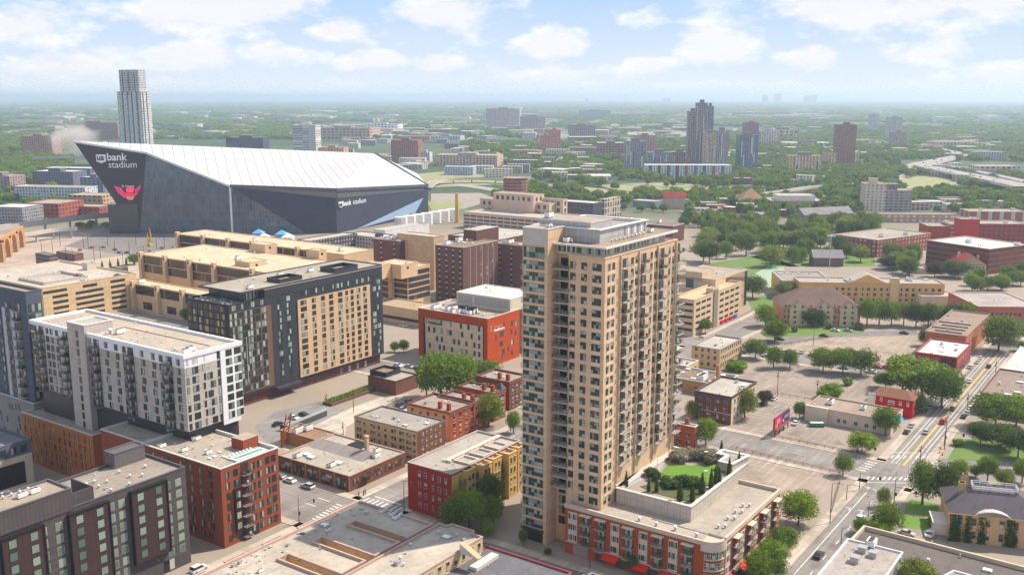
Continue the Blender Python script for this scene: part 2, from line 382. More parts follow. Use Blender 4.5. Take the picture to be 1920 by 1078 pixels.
    def units(s, poly, z, n, kinds=(0, 1, 2), mats=None, keep=1.5, big=1.0):
        """rooftop plant: boxes, vents and pipes"""
        poly = ccw(poly); q = inset(poly, keep); O = Vector(q[0]); a = Vector(q[1]) - O; b_ = Vector(q[3 % len(q)]) - O
        for i in range(n):
            k = random.choice(kinds); p = O + a * random.uniform(.05, .95) + b_ * random.uniform(.05, .95); s.unit(p, z, k, big)
    def unit(s, p, z, k=0, big=1.0, rz=None):
        def hv(m):
            m.cbox(0, 0, .25, 2.6, 1.7, 1.3, 0); m.cbox(0, 0, 0, 2.2, 1.4, .25, 1)
            for x in (-.7, .6): m.cbox(x, 0, 1.55, .95, .95, .12, 1)
            m.cbox(1.5, 0, .4, .5, 1.1, .7, 0)
        def vent(m): m.tube((0, 0, 0), (0, 0, .7), .22, n=8); m.tube((0, 0, .7), (0, 0, .95), .42, .3, n=8, mi=1)
        def pipe(m): m.tube((0, 0, 0), (0, 0, .9), .09, n=6); m.cbox(0, 0, 0, .5, .5, .12, 1)
        def sky_(m): m.cbox(0, 0, 0, 1.5, 1.9, .3, 1); m.cbox(0, 0, .3, 1.2, 1.6, .12, 0)
        def hatch(m): m.cbox(0, 0, 0, 1.1, 1.1, .8, 1); m.cbox(0, 0, .8, 1.3, 1.3, .1, 0)
        nm = ('roof_unit', 'roof_vent', 'vent_pipe', 'skylight', 'roof_hatch')[k]
        mt = ([WHITEM, DKM], [STEEL, WHITEM], [WHITEM, DKM], [WHITEM, STEEL], [STEEL, CONCM])[k]
        pr = proto(('u', k), (hv, vent, pipe, sky_, hatch)[k], mt)
        s.put(nm, pr, (p[0], p[1], z), R(90 - s.rot) if rz is None else rz, (big,) * 3)
    def done(s):
        if s.rp and s.roof and s.P.length < 640 and s.rp[1] < 60:
            q = inset(s.rp[0], 1.3); xs = [p.x for p in q]; ys = [p.y for p in q]; n = int(min(26, max(4, area(q) / 70))); k = 0
            for _ in range(n * 4):
                x, y = random.uniform(min(xs), max(xs)), random.uniform(min(ys), max(ys))
                if k < n and inpoly(x, y, q): s.unit((x, y), s.rp[1], random.choice((2, 2, 2, 1, 4)), random.uniform(.45, .9)); k += 1
        for nm, lst in s.inst.items():
            lst.sort(key=lambda q: q[1].length)
            for pr, loc, rz, scl in lst[:100]:
                m, mats, cache = pr
                if cache[0] is None: cache[0] = m.mesh(nm, mats)
                o = bpy.data.objects.new(nm, cache[0]); COL.objects.link(o); o.parent = (s.roof if nm in ROOFY and s.roof else s.root)
                o.location = loc - s.P; o.rotation_euler = (0, 0, rz); o.scale = scl
            rest = lst[100:]
            if rest:
                big = MB(); mats = []
                for (m, mm, _), loc, rz, scl in rest:
                    c, sn = math.cos(rz), math.sin(rz); i0 = len(big.v)
                    idx = []
                    for q in mm:
                        if q not in mats: mats.append(q)
                        idx.append(mats.index(q))
                    big.v += [(x * scl[0] * c - y * scl[1] * sn + loc.x, x * scl[0] * sn + y * scl[1] * c + loc.y, zz * scl[2] + loc.z) for x, y, zz in m.v]
                    big.f += [tuple(i + i0 for i in f) for f in m.f]; big.m += [idx[i] for i in m.m]; big.uv += m.uv
                o = big.build(nm, mats, s.root); o['kind'] = 'stuff'; o.parent = (s.roof if nm in ROOFY and s.roof else s.root)
        s.inst = {}
        return s
FURN = [plain((.25, .16, .10), .8), plain((.5, .48, .45), .8), plain((.12, .10, .10), .8)]; PLANTM = plain((.05, .11, .03), .9, var=.4, scale=5); SILLM = plain((.50, .43, .35), .8); CAPM = plain((.62, .58, .53), .6); CONCM = plain((.50, .46, .41), .9); FDARK = plain((.035, .035, .04), .5); FWHITE = plain((.72, .70, .66), .6)
GL = glass(); GLG = glass((.03, .05, .045), .5, (.52, .58, .48)); GLB = glass((.03, .05, .07), .15); RAIL = plain((.09, .09, .10), .5, .3)
RGREY = roofm((.48, .44, .39)); WHITEM = plain((.78, .77, .74), .6); ROOFLT = 0; STEEL = plain((.42, .42, .43), .45, .5); DKM = plain((.06, .06, .065), .6)
def cbuild(name, label, cat, px, py, h, xr, xl, rot=35, group=None, ybase=None):
    """rectangular building from its near roof corner in the picture, its height (or the row its foot shows at), and the columns of its right and left roof corners"""
    if ybase is not None:
        G = at(px, ybase, 0); h = zat(px, py, G)
    P = at(px, py, h); b = B(name, label, cat, P, rot, group)
    b.lu = run(P, b.u, xr); b.lv = run(P, b.v, xl); b.h = h
    b.poly = b.rect(b.P, b.lu, b.lv); b.FR = b.faceR(b.P, b.lu); b.FL = b.faceL(b.P, b.lv); LOG.append((name, label[:30], round(h, 1), round(b.lu, 1), round(b.lv, 1)))
    return b
LOG = []
def cols(L, n, m=1.5): return [m + (L - 2 * m) * (i + .5) / n for i in range(n)]
# ================================================================== near buildings
def sx(fc, x, z):            # metres along a face at picture column x, height z
    P, d, L = fc; return run(Vector((P.x, P.y, z)), d, x)
TANW = wall((.66, .49, .345), streak=.06, panel=3.1); TANL = plain((.68, .52, .37), .9); TAND = wall((.50, .36, .235), streak=.05)
BRK = wall((.30, .085, .045), brick=1); BRKD = wall((.15, .065, .045), brick=1); BRKB = wall((.20, .10, .07), brick=1)
BLK = wall((.045, .047, .055), streak=.05, panel=2.4); WHT = wall((.72, .70, .68), streak=.08, panel=2.9); GREIGE = wall((.52, .47, .42), streak=.08, panel=2.9)
CHAR = wall((.085, .075, .075), brick=2); SAND = wall((.56, .42, .27), brick=1); CREAM = wall((.62, .54, .43), streak=.15)
STONE = wall((.55, .49, .42), streak=.2, panel=1.8); RTAN = roofm((.50, .44, .37)); RDK = roofm((.17, .165, .17)); RWH = roofm((.80, .78, .75)); RBR = roofm((.33, .25, .18)); RLT = roofm((.62, .57, .50), seam=9)
FBK = plain((.02, .02, .022), .4); REDM = plain((.62, .04, .03), .7, var=.05); COP = plain((.55, .45, .38), .6)

# ---- the tall beige tower
T0 = at(979, 1008, 0)
b = B('apartment_tower', 'tall beige condominium tower with balconies, the tallest in foreground', 'apartment tower', T0)
bw = run(Vector((T0.x, T0.y, 80)), -V, 1027)
blk = [T0 - V * bw, T0 - V * bw + U * 13, T0 + U * 13, T0]
b.block(blk, 0, 86.8, TANW, RTAN, plain((.6, .56, .52), .8), par=.5, name='stair_block')
fB = (T0, -V, bw)
b.slab(fB, .02, bw - .02, 82.6, 86.5, .03, plain((.50, .46, .41), .9), 'louvre_panel')
T1 = T0 + U * 3.0; Lb = run(Vector((T1.x, T1.y, 80)), -V, 1135); Pc = T1 - V * Lb
Lr = run(Vector((Pc.x, Pc.y, 80)), U, 1270)
ZC = zat(1135, 484, Pc); ZS = zat(1136, 463, Pc) - .1
LOG.append(('tower', 'ZC ZS Lb Lr bw', round(ZC, 1), round(ZS, 1), round(Lb, 1), round(Lr, 1), round(bw, 1)))
body = [Pc, Pc + U * Lr, Pc + U * Lr + V * 22, Pc + V * (Lb - bw + .2)]
body = [Pc, Pc + U * Lr, Pc + U * Lr + V * 22, Pc + U * 10 + V * 22, Pc + U * 10 + V * (Lb - bw), Pc + V * (Lb - bw - 1.9), Pc + V * (Lb - bw - 1.9) + U * 0]
q0 = Lb - bw
body = [Pc, Pc + U * Lr, Pc + U * Lr + V * (Lb - 1), Pc + U * 9.5 + V * (Lb - 1), Pc + U * 9.5 + V * q0, Pc + U * 2.2 + V * q0, Pc + U * 2.2 + V * (q0 - 4.6), Pc + V * (q0 - 4.6)]
b.block(body, 0, ZC, TANW, RTAN, plain((.60, .47, .34), .8), par=.3, out=.15)
pent = [Pc + U * .9 + V * .9, Pc + U * (Lr - 6) + V * .9, Pc + U * (Lr - 6) + V * (q0 + 1), Pc + U * .9 + V * (q0 + 1 - 1.2)]
m = MB(); m.prism(ccw(pent), ZC - .1, ZS - .5, 0, top=False); b.part('penthouse', m, plain((.60, .50, .40), .8))
slabp = [Pc - U * .6 - V * .6, Pc + U * (Lr - 1) - V * .6, Pc + U * (Lr - 1) + V * (Lb - 4), Pc - U * .6 + V * (q0 + .2)]
m = MB(); m.prism(ccw(slabp), ZS - .5, ZS, 0, bottom=True, top=False); i_ = inset(ccw(slabp), .5); s_ = ccw(slabp)
for i in range(4):
    j = (i + 1) % 4; m.face([(*s_[i][:2], ZS), (*s_[j][:2], ZS), (*i_[j][:2], ZS), (*i_[i][:2], ZS)])
b.part('roof_slab', m, plain((.66, .62, .60), .6))
m = MB(); m.face([(p[0], p[1], ZS - .12) for p in i_]); b.part('roof', m, roofm((.42, .33, .25)))
fPL = (Pc + U * .9 + V * (q0 - .3), -V, q0 - 1.2); fPR = (Pc + U * .9 + V * .9, U, Lr - 7)
for c in np.linspace(1.6, q0 - 2.6, 5): b.win(fPL, c, ZC + .35, 2.4, ZS - ZC - 1.1, nx=3, fm=plain((.18, .2, .2), .4), gm=GLG, name='penthouse_window')
for i, c in enumerate(np.linspace(2, Lr - 9, 8)): b.win(fPR, c, ZC + .35, 3.6 if i < 6 else 3.2, ZS - ZC - 1.1, nx=5 if i < 6 else 2, fm=plain((.18, .2, .2), .4), gm=GLG if i < 6 else glass((.2, .25, .24), .2), name='penthouse_window')
# mechanical level on the roof
Pm = Pc + U * 5.0 + V * 4.6; zm = ZS + 3.6
ML = run(Vector((Pm.x, Pm.y, zm)), U, 1212); MV = q0 + 4.5
mech = [Pm, Pm + U * ML, Pm + U * ML + V * MV, Pm + V * MV]
MECH = wall((.50, .49, .47), streak=.05, panel=1.2)
b.block(mech, ZS - .2, zm, MECH, RTAN, plain((.72, .69, .66), .6), par=.9, out=.5, th=.6, name='mechanical_wall')
m2 = [Pm + U * .8 + V * 3.2, Pm + U * 12 + V * 3.2, Pm + U * 12 + V * (MV - .6), Pm + U * .8 + V * (MV - .6)]
b.block(m2, zm - 1, zm + 1.5, MECH, RTAN, plain((.6, .58, .55), .7), par=0, name='mechanical_box')
for k in range(9): b.unit(Pm + U * (4 + k * 2.2) - V * 1.3, ZS - .1, 1, .8)
for k in range(7):
    q = Pm + U * (12.5 + k * 1.9); b.slab((Pm, U, ML), 13 + k * 1.9, 13.9 + k * 1.9, ZS + .6, ZS + 2.8, .06, plain((.75, .74, .73), .6) if k % 2 else plain((.25, .26, .28), .6), 'louvre')
b.unit(Pm + U * 3.5 + V * (MV - 2), zm + 1.5, 0, .9); b.unit(T0 - V * (bw * .55) + U * 6, 86.3, 0, .6); b.unit(T0 - V * (bw * .8) + U * 4, 86.3, 1, 1.1)
b.unit(Pc + U * 2.5 + V * (q0 - 2.5), ZS - .1, 0, .8); b.unit(Pc + U * 1.6 + V * (q0 - 4.5), ZS - .1, 2, 1.3); b.unit(Pc + U * (Lr - 9) + V * 4, ZS - .1, 0, .7); b.unit(Pc + U * (Lr - 5) + V * 8, ZS - .1, 1, 2)
# stair block window bands
g0 = .25; g1 = run(Vector((T0.x, T0.y, 80)), -V, 1021); DP = 2.985
for i in range(26):
    z = 78.9 - DP * i if i else 78.9
    hh = 3.0 if i == 0 else 2.25
    b.win(fB, (g0 + g1) / 2, z, g1 - g0, hh, nx=7, ny=2, fm=plain((.16, .15, .13), .5), gm=GLG, depth=.08, fr=.1, name='window_band')
    if i % 1 == 0 and i: b.balcony((T0 + U * 9.0, -U, 9.0), 6.2, z - .3, 3.6, 1.3, rail=plain((.5, .5, .5), .5), posts=4)
b.slab(fB, .3, g1, .2, 3.4, .06, FBK, 'storefront')
b.slab(fB, .1, g1 + .4, 3.6, 3.95, 1.1, plain((.04, .04, .04), .5), 'canopy')
fT = (T1, -V, Lb); NF = 24; rz0 = 76.7
WF = plain((.05, .05, .05), .5); GT = glass((.03, .045, .04), .33, (.50, .56, .46))
RAILT = plain((.24, .22, .20), .5, .2)
def sT(x): return run(Vector((T1.x, T1.y, 78)), -V, x)
def sR(x): return run(Vector((Pc.x, Pc.y, 78)), U, x)
fTr = (T1 + U * 2.2, -V, Lb); fR = (Pc, U, Lr)
b.rp = None; spk = proto(('spandrel',), lambda m: m.cbox(0, -.02, 0, 1.0, .04, .95), [TANL])
def span(fc, c, z, w_): P, d, L = fc; q = P + d * c; b.put('spandrel', spk, (q.x, q.y, z), math.atan2(d.y, d.x), (w_, 1, 1))
for i in range(NF + 1):
    z = rz0 - DP * i
    if z > 16: b.balcony((T1 + U * 2.2, -V, Lb), (sT(1036) + sT(1071)) / 2 + .2, z - .35 , 4.7, 3.3, rail=RAILT)
    b.win(fTr, bw + 1.9, z - .2, 2.2, 2.35, nx=2, fm=WF, gm=glass((.02, .025, .025), .1), name='balcony_door')
    if z > 16:
        b.win(fT, sT(1074.5), z, 1.6, 1.85, nx=2, ny=2, fm=WF, gm=GT)
    b.win(fT, sT(1095.5), z, 1.75, 1.85, nx=2, ny=2, fm=WF, gm=GT) if z > 14 else None
    if z > 14: b.win(fT, sT(1119.5), z, 2.65, 1.85, nx=4, ny=2, fm=WF, gm=GT)
    if z < 6: continue
    for x, w_ in ((1142.3, 1.35), (1150.8, 1.35), (1186, 1.5), (1194, 1.3), (1222, 1.3), (1230, 1.45), (1256, 1.2), (1263, 1.2)):
        if z < 20 and x > 1155: continue
        b.win(fR, sR(x), z, w_, 1.85, nx=2, ny=2, fm=WF, gm=GT)
    if z > 15:
        for x, w_ in ((1146.5, 3.2), (1190, 3.4)): span(fR, sR(x), z - 1.02, w_)
        span(fT, sT(1119.5), z - 1.02, 2.6)
    for x0, x1 in ((1165, 1181), (1199, 1216), (1234, 1249)):
        if z < 20: continue
        c = (sR(x0) + sR(x1)) / 2; b.win(fR, c - .2, z - .35, 3.2, 2.5, nx=3, fm=plain((.2, .19, .17), .5), gm=glass((.025, .03, .03), .2, (.5, .5, .45)), name='balcony_door')
        b.balcony(fR, c, z - .35, 3.9, 1.6, rail=RAILT)
    if z > 20: b.balcony((Pc + U * (Lr + 1.0), U, 3), 0.2, z - .35, 3.6, 1.6, rail=RAILT, posts=4)
# right end bay of glass
m = MB(); m.box(Pc + U * Lr + V * .4, U, 3.0, V, 8, 14, ZC - 2.4, 0, tmi=1); b.part('end_bay', m, [plain((.20, .19, .17), .5), RTAN])
for i in range(19): b.win((Pc + U * Lr + V * .4, U, 3), 1.5, rz0 - .35 - DP * i, 2.6, 2.5, nx=2, gm=GLG, fm=plain((.3, .28, .25), .6))
# pilasters along the right face
for x in (1163.5, 1198, 1233, 1267): b.slab(fR, sR(x) - .25, sR(x) + .25, 18, ZC - .4, .45, TANW, 'pilaster')
b.slab(fR, sR(1163), Lr, 16.6, 17.2, 2.2, plain((.5, .46, .42), .8), 'deck_canopy')
b.slab(fR, sR(1164), Lr, 13.6, 16.5, .05, FBK, 'deck_storefront')
b.done(); TOW = b

# ---- podium of the tower: brick and cream apartments round a roof garden
z7 = 13.9; G1 = at(1059, 1034, 0); G1.z = 0
b = B('apartment_block', 'low red and cream brick wing with rounded corner and red awnings below the beige tower', 'apartment building', G1)
LA = run(Vector((G1.x, G1.y, z7)), -V, 1346); Pn = G1 - V * LA; RR = 3.4
LB2 = run(Vector((Pn.x, Pn.y, z7)), U, 1463)
arc = []
cen = Pn + V * RR + U * RR
for k in range(9):
    a = math.pi * .5 * k / 8; arc.append(cen - U * math.cos(a) * RR - V * math.sin(a) * RR)
# order: from left face end, round the corner, to right face
pod = [G1, Pn + V * (RR + 1)] + [p for p in arc] + [Pn + U * (RR + 1), Pn + U * LB2, Pn + U * LB2 + V * (LA + 0), G1 + U * 12]
pod = [G1] + arc + [Pn + U * LB2, Pn + U * LB2 + V * LA, G1 + U * LB2]
b.block(pod, 0, z7, BRK, roofm((.55, .49, .42), seam=5), plain((.52, .44, .36), .8), par=1.0, out=.2, th=.45, capz=1.1)
fL = (G1, -V, LA); fR = (Pn, U, LB2)
CRM = plain((.56, .48, .39), .85); PW = plain((.6, .58, .52), .6)
def sL(x): return run(Vector((G1.x, G1.y, 9)), -V, x)
def sR2(x): return run(Vector((Pn.x, Pn.y, 9)), U, x)
for xc, hw in ((1074, 8.5), (1153, 8), (1206, 8), (1262, 8.5)):
    s0, s1 = sL(xc - hw), sL(xc + hw); b.slab(fL, s0, s1, 3.6, z7 - 1.9, .12, CRM, 'cream_bay')
    f2 = (fL[0] - U * .12, -V, LA)
    for r in range(3):
        for dd in (-.24, .24): b.win(f2, (s0 + s1) / 2 + dd * (s1 - s0), 4.0 + r * 2.95, 1.35, 1.75, nx=2, ny=1, fm=PW, gm=GT)
for i, xc in enumerate((1099, 1127, 1179, 1234, 1290)):
    c = sL(xc)
    b.slab(fL, c - 1.3, c + 1.3, 3.6, z7 - 2.2, .04, plain((.05, .035, .03), .8), 'recess_shade_panel')  # flat dark panel, recess shade painted as colour behind the balconies
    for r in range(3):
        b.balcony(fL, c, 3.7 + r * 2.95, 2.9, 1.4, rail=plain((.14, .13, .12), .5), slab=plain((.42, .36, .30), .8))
        b.win((fL[0] - U * .04, -V, LA), c, 3.8 + r * 2.95, 2.1, 2.2, nx=3, gm=GLG, fm=plain((.3, .28, .25), .6), name='balcony_door')
    b.slab(fL, c - 1.6, c + 1.6, z7 - 1.9, z7 - 1.7, 1.3, plain((.62, .54, .42), .7), 'sunshade')
b.slab(fL, .2, LA - 4, 3.25, 3.5, .16, CRM, 'trim'); b.slab(fL, 2.6, 7.2, .1, 2.9, .05, plain((.28, .26, .25), .6), 'garage_door')
for xc in (1141, 1197, 1251):
    c = sL(xc) + 1; m = MB(); n = -U; P = G1 - V * (c - 2.2) ; P2 = G1 - V * (c + 2.2)
    m.face([P + n * .1 + Vector((0, 0, 3.1)), P + n * 1.7 + Vector((0, 0, 2.2)), P2 + n * 1.7 + Vector((0, 0, 2.2)), P2 + n * .1 + Vector((0, 0, 3.1))][::-1])
    m.face([P + n * 1.7 + Vector((0, 0, 2.2)), P + n * 1.7 + Vector((0, 0, 1.9)), P2 + n * 1.7 + Vector((0, 0, 1.9)), P2 + n * 1.7 + Vector((0, 0, 2.2))]); b.part('awning', m, REDM)
for c in (11, 17, 26, 33, 38): b.slab(fL, c - 1.6, c + 1.6, .2, 2.3, .05, plain((.05, .06, .06), .2, spec=.8), 'shop_window')
# rounded corner windows
for k in range(1, 8, 2):
    a = math.pi * .5 * k / 8; d = (-U * math.cos(a) - V * math.sin(a)); p = cen + d * (RR + .28); dr = Vector((-d.y, d.x, 0))
    for r in range(4): b.win((p, dr, 1), 0, .9 + r * 2.9, 1.2, 1.8, nx=2, ny=2, fm=PW, gm=GT)
m = MB(); ring = [cen + (-U * math.cos(math.pi * .5 * k / 8) - V * math.sin(math.pi * .5 * k / 8)) * (RR + .5) for k in range(9)]
for zz, hh in ((3.3, .3), (6.3, .2), (9.2, .2)): m.prism(ring + [cen], zz, zz + hh, 0, bottom=True)
b.part('trim', m, CRM)
m = MB(); m.prism([cen + (-U * math.cos(math.pi * .5 * k / 8) - V * math.sin(math.pi * .5 * k / 8)) * (RR + .7) for k in range(-1, 10)] + [cen + U * 1 + V * 1], z7 - 2.4, z7 + .25, 0, top=False, bottom=True)
m.face([p + Vector((0, 0, z7 - .3)) for p in ([cen + (-U * math.cos(math.pi * .5 * k / 8) - V * math.sin(math.pi * .5 * k / 8)) * (RR + .4) for k in range(-1, 10)] + [cen + U * 1 + V * 1])]); b.part('corner_cap', m, plain((.52, .44, .36), .8))
# right face
s = 6.5; k = 0
while s < LB2 - 3:
    if k % 2 == 0:
        b.slab(fR, s - 1.45, s + 1.45, 3.6, z7 - 2.2, .12, CRM, 'cream_bay')
        for r in range(3):
            for dd in (-.68, .68): b.win((Pn - V * .12, U, LB2), s + dd, 4.0 + r * 2.95, 1.15, 1.75, nx=2, fm=PW, gm=GT)
    else:
        b.slab(fR, s - 1.4, s + 1.4, 3.2, z7 - 2.2, .04, plain((.05, .035, .03), .8), 'recess_shade_panel')  # no real depth here, the shaded recess is a dark panel
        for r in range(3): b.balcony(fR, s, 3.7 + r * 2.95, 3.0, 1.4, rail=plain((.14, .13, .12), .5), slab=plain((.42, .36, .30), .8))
        b.slab(fR, s - 1.7, s + 1.7, z7 - 1.9, z7 - 1.7, 1.5, plain((.60, .52, .40), .7), 'sunshade')
    if k % 2 == 0:
        m = MB(); n = -V; P = Pn + U * (s - 2.4); P2 = Pn + U * (s + 2.4); Z = lambda z: Vector((0, 0, z))
        m.face([P + n * .1 + Z(3.1), P + n * 1.9 + Z(2.1), P2 + n * 1.9 + Z(2.1), P2 + n * .1 + Z(3.1)]); m.face([P + n * 1.9 + Z(2.1), P + n * 1.9 + Z(1.7), P2 + n * 1.9 + Z(1.7), P2 + n * 1.9 + Z(2.1)]); b.part('awning', m, REDM)
    b.slab(fR, s - 1.8, s + 1.8, .2, 1.9, .05, plain((.05, .06, .06), .2, spec=.8), 'shop_window')
    s += 4.6; k += 1
b.slab(fR, 5, LB2, 3.25, 3.5, .16, CRM, 'trim')
# raised garden deck
zg = 17.2
Gc = at(1296, 949, zg); Gc = Vector((Gc.x, Gc.y, 0)); gl = run(Vector((Gc.x, Gc.y, zg)), V, 1156); gr = run(Vector((Gc.x, Gc.y, zg)), U, 1402)
LOG.append(('garden', 'gl gr', round(gl, 1), round(gr, 1)))
gp = ccw([Gc, Gc + U * gr, Gc + U * gr + V * (gl + 4), Gc + V * gl])
b.block(gp, z7 - 1, zg, STONE, plain((.30, .26, .22), .9), plain((.58, .54, .50), .8), par=.6, out=.25, th=.7, name='planter_wall')
b.rp = None
# small white roofed stair house at the far corner of the deck
sp_ = [Gc + U * (gr - 9) + V * 1, Gc + U * (gr + .1) + V * -.1, Gc + U * (gr + .1) + V * 8, Gc + U * (gr - 3.5) + V * 8, Gc + U * (gr - 3.5) + V * 5, Gc + U * (gr - 9) + V * 5]
b.block(sp_, z7 - 1, zg + 2.2, STONE, RTAN, plain((.75, .74, .73), .6), par=.3, out=.3, th=.5, name='stair_house')
for d1, d2 in ((3, 3), (9, 3.5), (14, 3), (19, 3.2)): b.unit(Pn + U * d2 + V * (d1 + 4), z7 - 1, 1, 1.3); b.unit(Pn + U * (d1 + 9) + V * (3.2), z7 - 1, 1, 1.1); b.unit(Pn + U * (d1 + 8) + V * (4.6), z7 - 1, 1, 1.1)
b.slab((Pn + V * 3.2 + U * 8, U, 30), 0, 22, z7 - .95, z7 - .85, .15, STEEL, 'conduit'); b.slab((Pn + U * 6, V, 30), 4, 20, z7 - .95, z7 - .82, .15, STEEL, 'conduit')
b.done()
gz = zg - .58
def flat(name, pts, z, m_, kind='structure', label=None, cat=None, px=True, parent=None):
    m = MB(); q = [at(p[0], p[1], z) if px else p for p in pts]; q = ccw(q); m.face([(p.x, p.y, z) for p in q]); o = m.build(name, m_, parent)
    if kind: o['kind'] = kind
    if label: tag(o, label, cat)
    return o
LAWN = grass((.11, .25, .02), (.20, .31, .05), .5)
m = MB(); m.prism(ccw([at(x, y, gz) for x, y in ((1238, 888), (1250, 872), (1345, 873), (1362, 882), (1328, 906), (1300, 903))]), gz, gz + .12)
tag(m.build('garden_lawn', LAWN), 'bright green lawn on the roof garden beside the beige tower', 'lawn')
m = MB(); m.prism(ccw([at(x, y, gz) for x, y in ((1200, 912), (1226, 905), (1290, 917), (1325, 908), (1315, 930), (1290, 940), (1230, 925))]), gz, gz + .1)
tag(m.build('garden_bed', grass((.05, .09, .02), (.2, .17, .1), .6)), 'dark planting bed behind the roof garden parapet', 'garden bed')
m = MB(); m.prism(ccw([at(x, y, gz) for x, y in ((1170, 917), (1236, 884), (1245, 869), (1310, 851), (1240, 868), (1200, 888), (1165, 908))]), gz, gz + .05)
tag(m.build('garden_paving', plain((.36, .34, .36), .9)), 'grey paved walk between the tower foot and the roof garden lawn', 'paving')

# ---- white apartment tower at the left and the brick podium in front of it
b = cbuild('apartment_tower', 'white and greige apartment tower with dark balconies on a red brick base at left', 'apartment tower', 344, 666, 48, 450, 57)
W = b; zb = 22.3; DS = plain((.30, .27, .25), .8)
b.block(b.poly, zb + 2.9, 48, GREIGE, roofm((.62, .54, .45)), plain((.80, .79, .79), .5), par=.8, out=.35, th=.6, capz=1.1, bottom=True)
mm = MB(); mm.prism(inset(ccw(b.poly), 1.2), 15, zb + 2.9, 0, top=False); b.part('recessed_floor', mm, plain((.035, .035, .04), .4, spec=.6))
WHP = plain((.78, .77, .77), .7)
b.slab(b.FL, .02, b.lv - .02, 44.0, 46.9, .06, WHP, 'white_band'); b.slab(b.FR, .02, b.lu * .56, 44, 46.9, .06, WHP, 'white_band')
b.slab(b.FR, b.lu * .62, b.lu - .05, zb + 2.9, 46.9, .25, WHP, 'white_bay'); b.slab(b.FR, b.lu * .62, b.lu - 1.2, zb + 1.5, zb + 2.9, .2, WHP, 'white_bay_foot')
def s_(fc, x, z=38): return sx(fc, x, z)
fcl = (b.FL[0] - U * .07, -V, b.lv); HZ = 2.73; RB = plain((.07, .07, .075), .4, .3); GW = glass((.03, .045, .045), .3, (.45, .55, .50))
balx = (323, 288 - 40, 183, 122, 84); 
for i in range(8):
    z = 44.5 - HZ * i
    jit = .5 if i % 2 else -.5
    for x in (337, 305, 291 + 2 * jit, 270 + 2 * jit, 236, 222 + 2 * jit, 203 + 2 * jit, 172, 110, 100, 92, 70, 64): b.win(fcl, s_(b.FL, x), z, 1.7, 1.95, nx=2, fm=FBK, gm=GW)
    for x in (320, 248, 184, 126, 81):
        c = s_(b.FL, x); b.win(fcl, c, z - .2, 2.8, 2.3, nx=3, fm=FBK, gm=GW, name='balcony_door'); b.balcony(fcl, c, z - .25, 3.0, 1.7, rail=RB, slab=plain((.2, .2, .2), .7), posts=5)
    c = b.lu
    b.win(b.FR, 1.0, z, 1.0, 2.0, nx=1, fm=FBK, gm=GW); b.win(b.FR, 3.6, z, 2.2, 2.0, nx=2, fm=FBK, gm=GW)
    b.win(b.FR, 6.6 if i % 2 else 6.9, z + .1, .8, 2.0, nx=1, fm=FBK, gm=GW)
    if i > 1: b.win(b.FR, 9.2 + jit, z, 1.9, 2.0, nx=2, fm=FBK, gm=GW)
    f3 = (b.P - V * .25, U, b.lu)
    b.win(b.FR, b.lu * .59, z, .9, 2.1, nx=1, fm=FBK, gm=GW); b.win(f3, b.lu * .77, z, 2.3, 2.0, nx=2, fm=FBK, gm=GW); b.win(f3, b.lu * .93, z, 2.5, 2.05, nx=2, fm=FBK, gm=GW)
    for cc_ in (5.0, 8.0): b.slab(b.FR, cc_, cc_ + .35, z + .7, z + .9, .05, FBK, 'vent_grille') if i % 2 else None
for x in (337, 305, 236, 172): b.win((b.FL[0] + U * 1.15, -V, b.lv), s_(b.FL, x), zb + .3, 2.2, 2.2, nx=2, fm=FBK, gm=GW)
# projecting greige stair fin with its roof box
xa, xb_ = s_(b.FL, 131, 48), s_(b.FL, 163, 48); fm_ = MB(); q = b.FL[0]
fin = ccw([q - V * xa - U * .9, q - V * xb_ - U * .9, q - V * xb_ + U * 9, q - V * xa + U * 9])
b.block(fin, 8, 50.6, GREIGE, roofm((.55, .50, .44)), plain((.75, .74, .74), .6), par=.4, name='stair_fin')
for i in range(13): b.win((q - U * .9, -V, b.lv), xa + (xb_ - xa) * .55, 46 - 2.95 * i, 1.3, 2.2, nx=1, fm=FBK, gm=glass((.06, .035, .03), .1))
for k in range(5): b.unit(b.P + U * (3 + 3 * random.random()) + V * (3 + k * 1.5), 47.2, (0, 0, 2, 2, 1)[k], 1)
for k in range(26): b.unit(b.P + U * 3.2 + V * (6 + k * 1.35), 47.2, 2, .5)
for k in range(26): b.unit(b.P + U * random.uniform(3, 16) + V * random.uniform(6, 70), 47.2, random.choice((2, 2, 1)), .6)
b.slab((b.P + U * 13, V, 60), 5, 48, 47.22, 47.4, .2, plain((.25, .2, .18), .8), 'conduit')
b.unit(b.P + U * 5 + V * 43, 47.2, 1, 2); b.unit(b.P + U * 7 + V * 41, 47.2, 0, 1)
b.done()

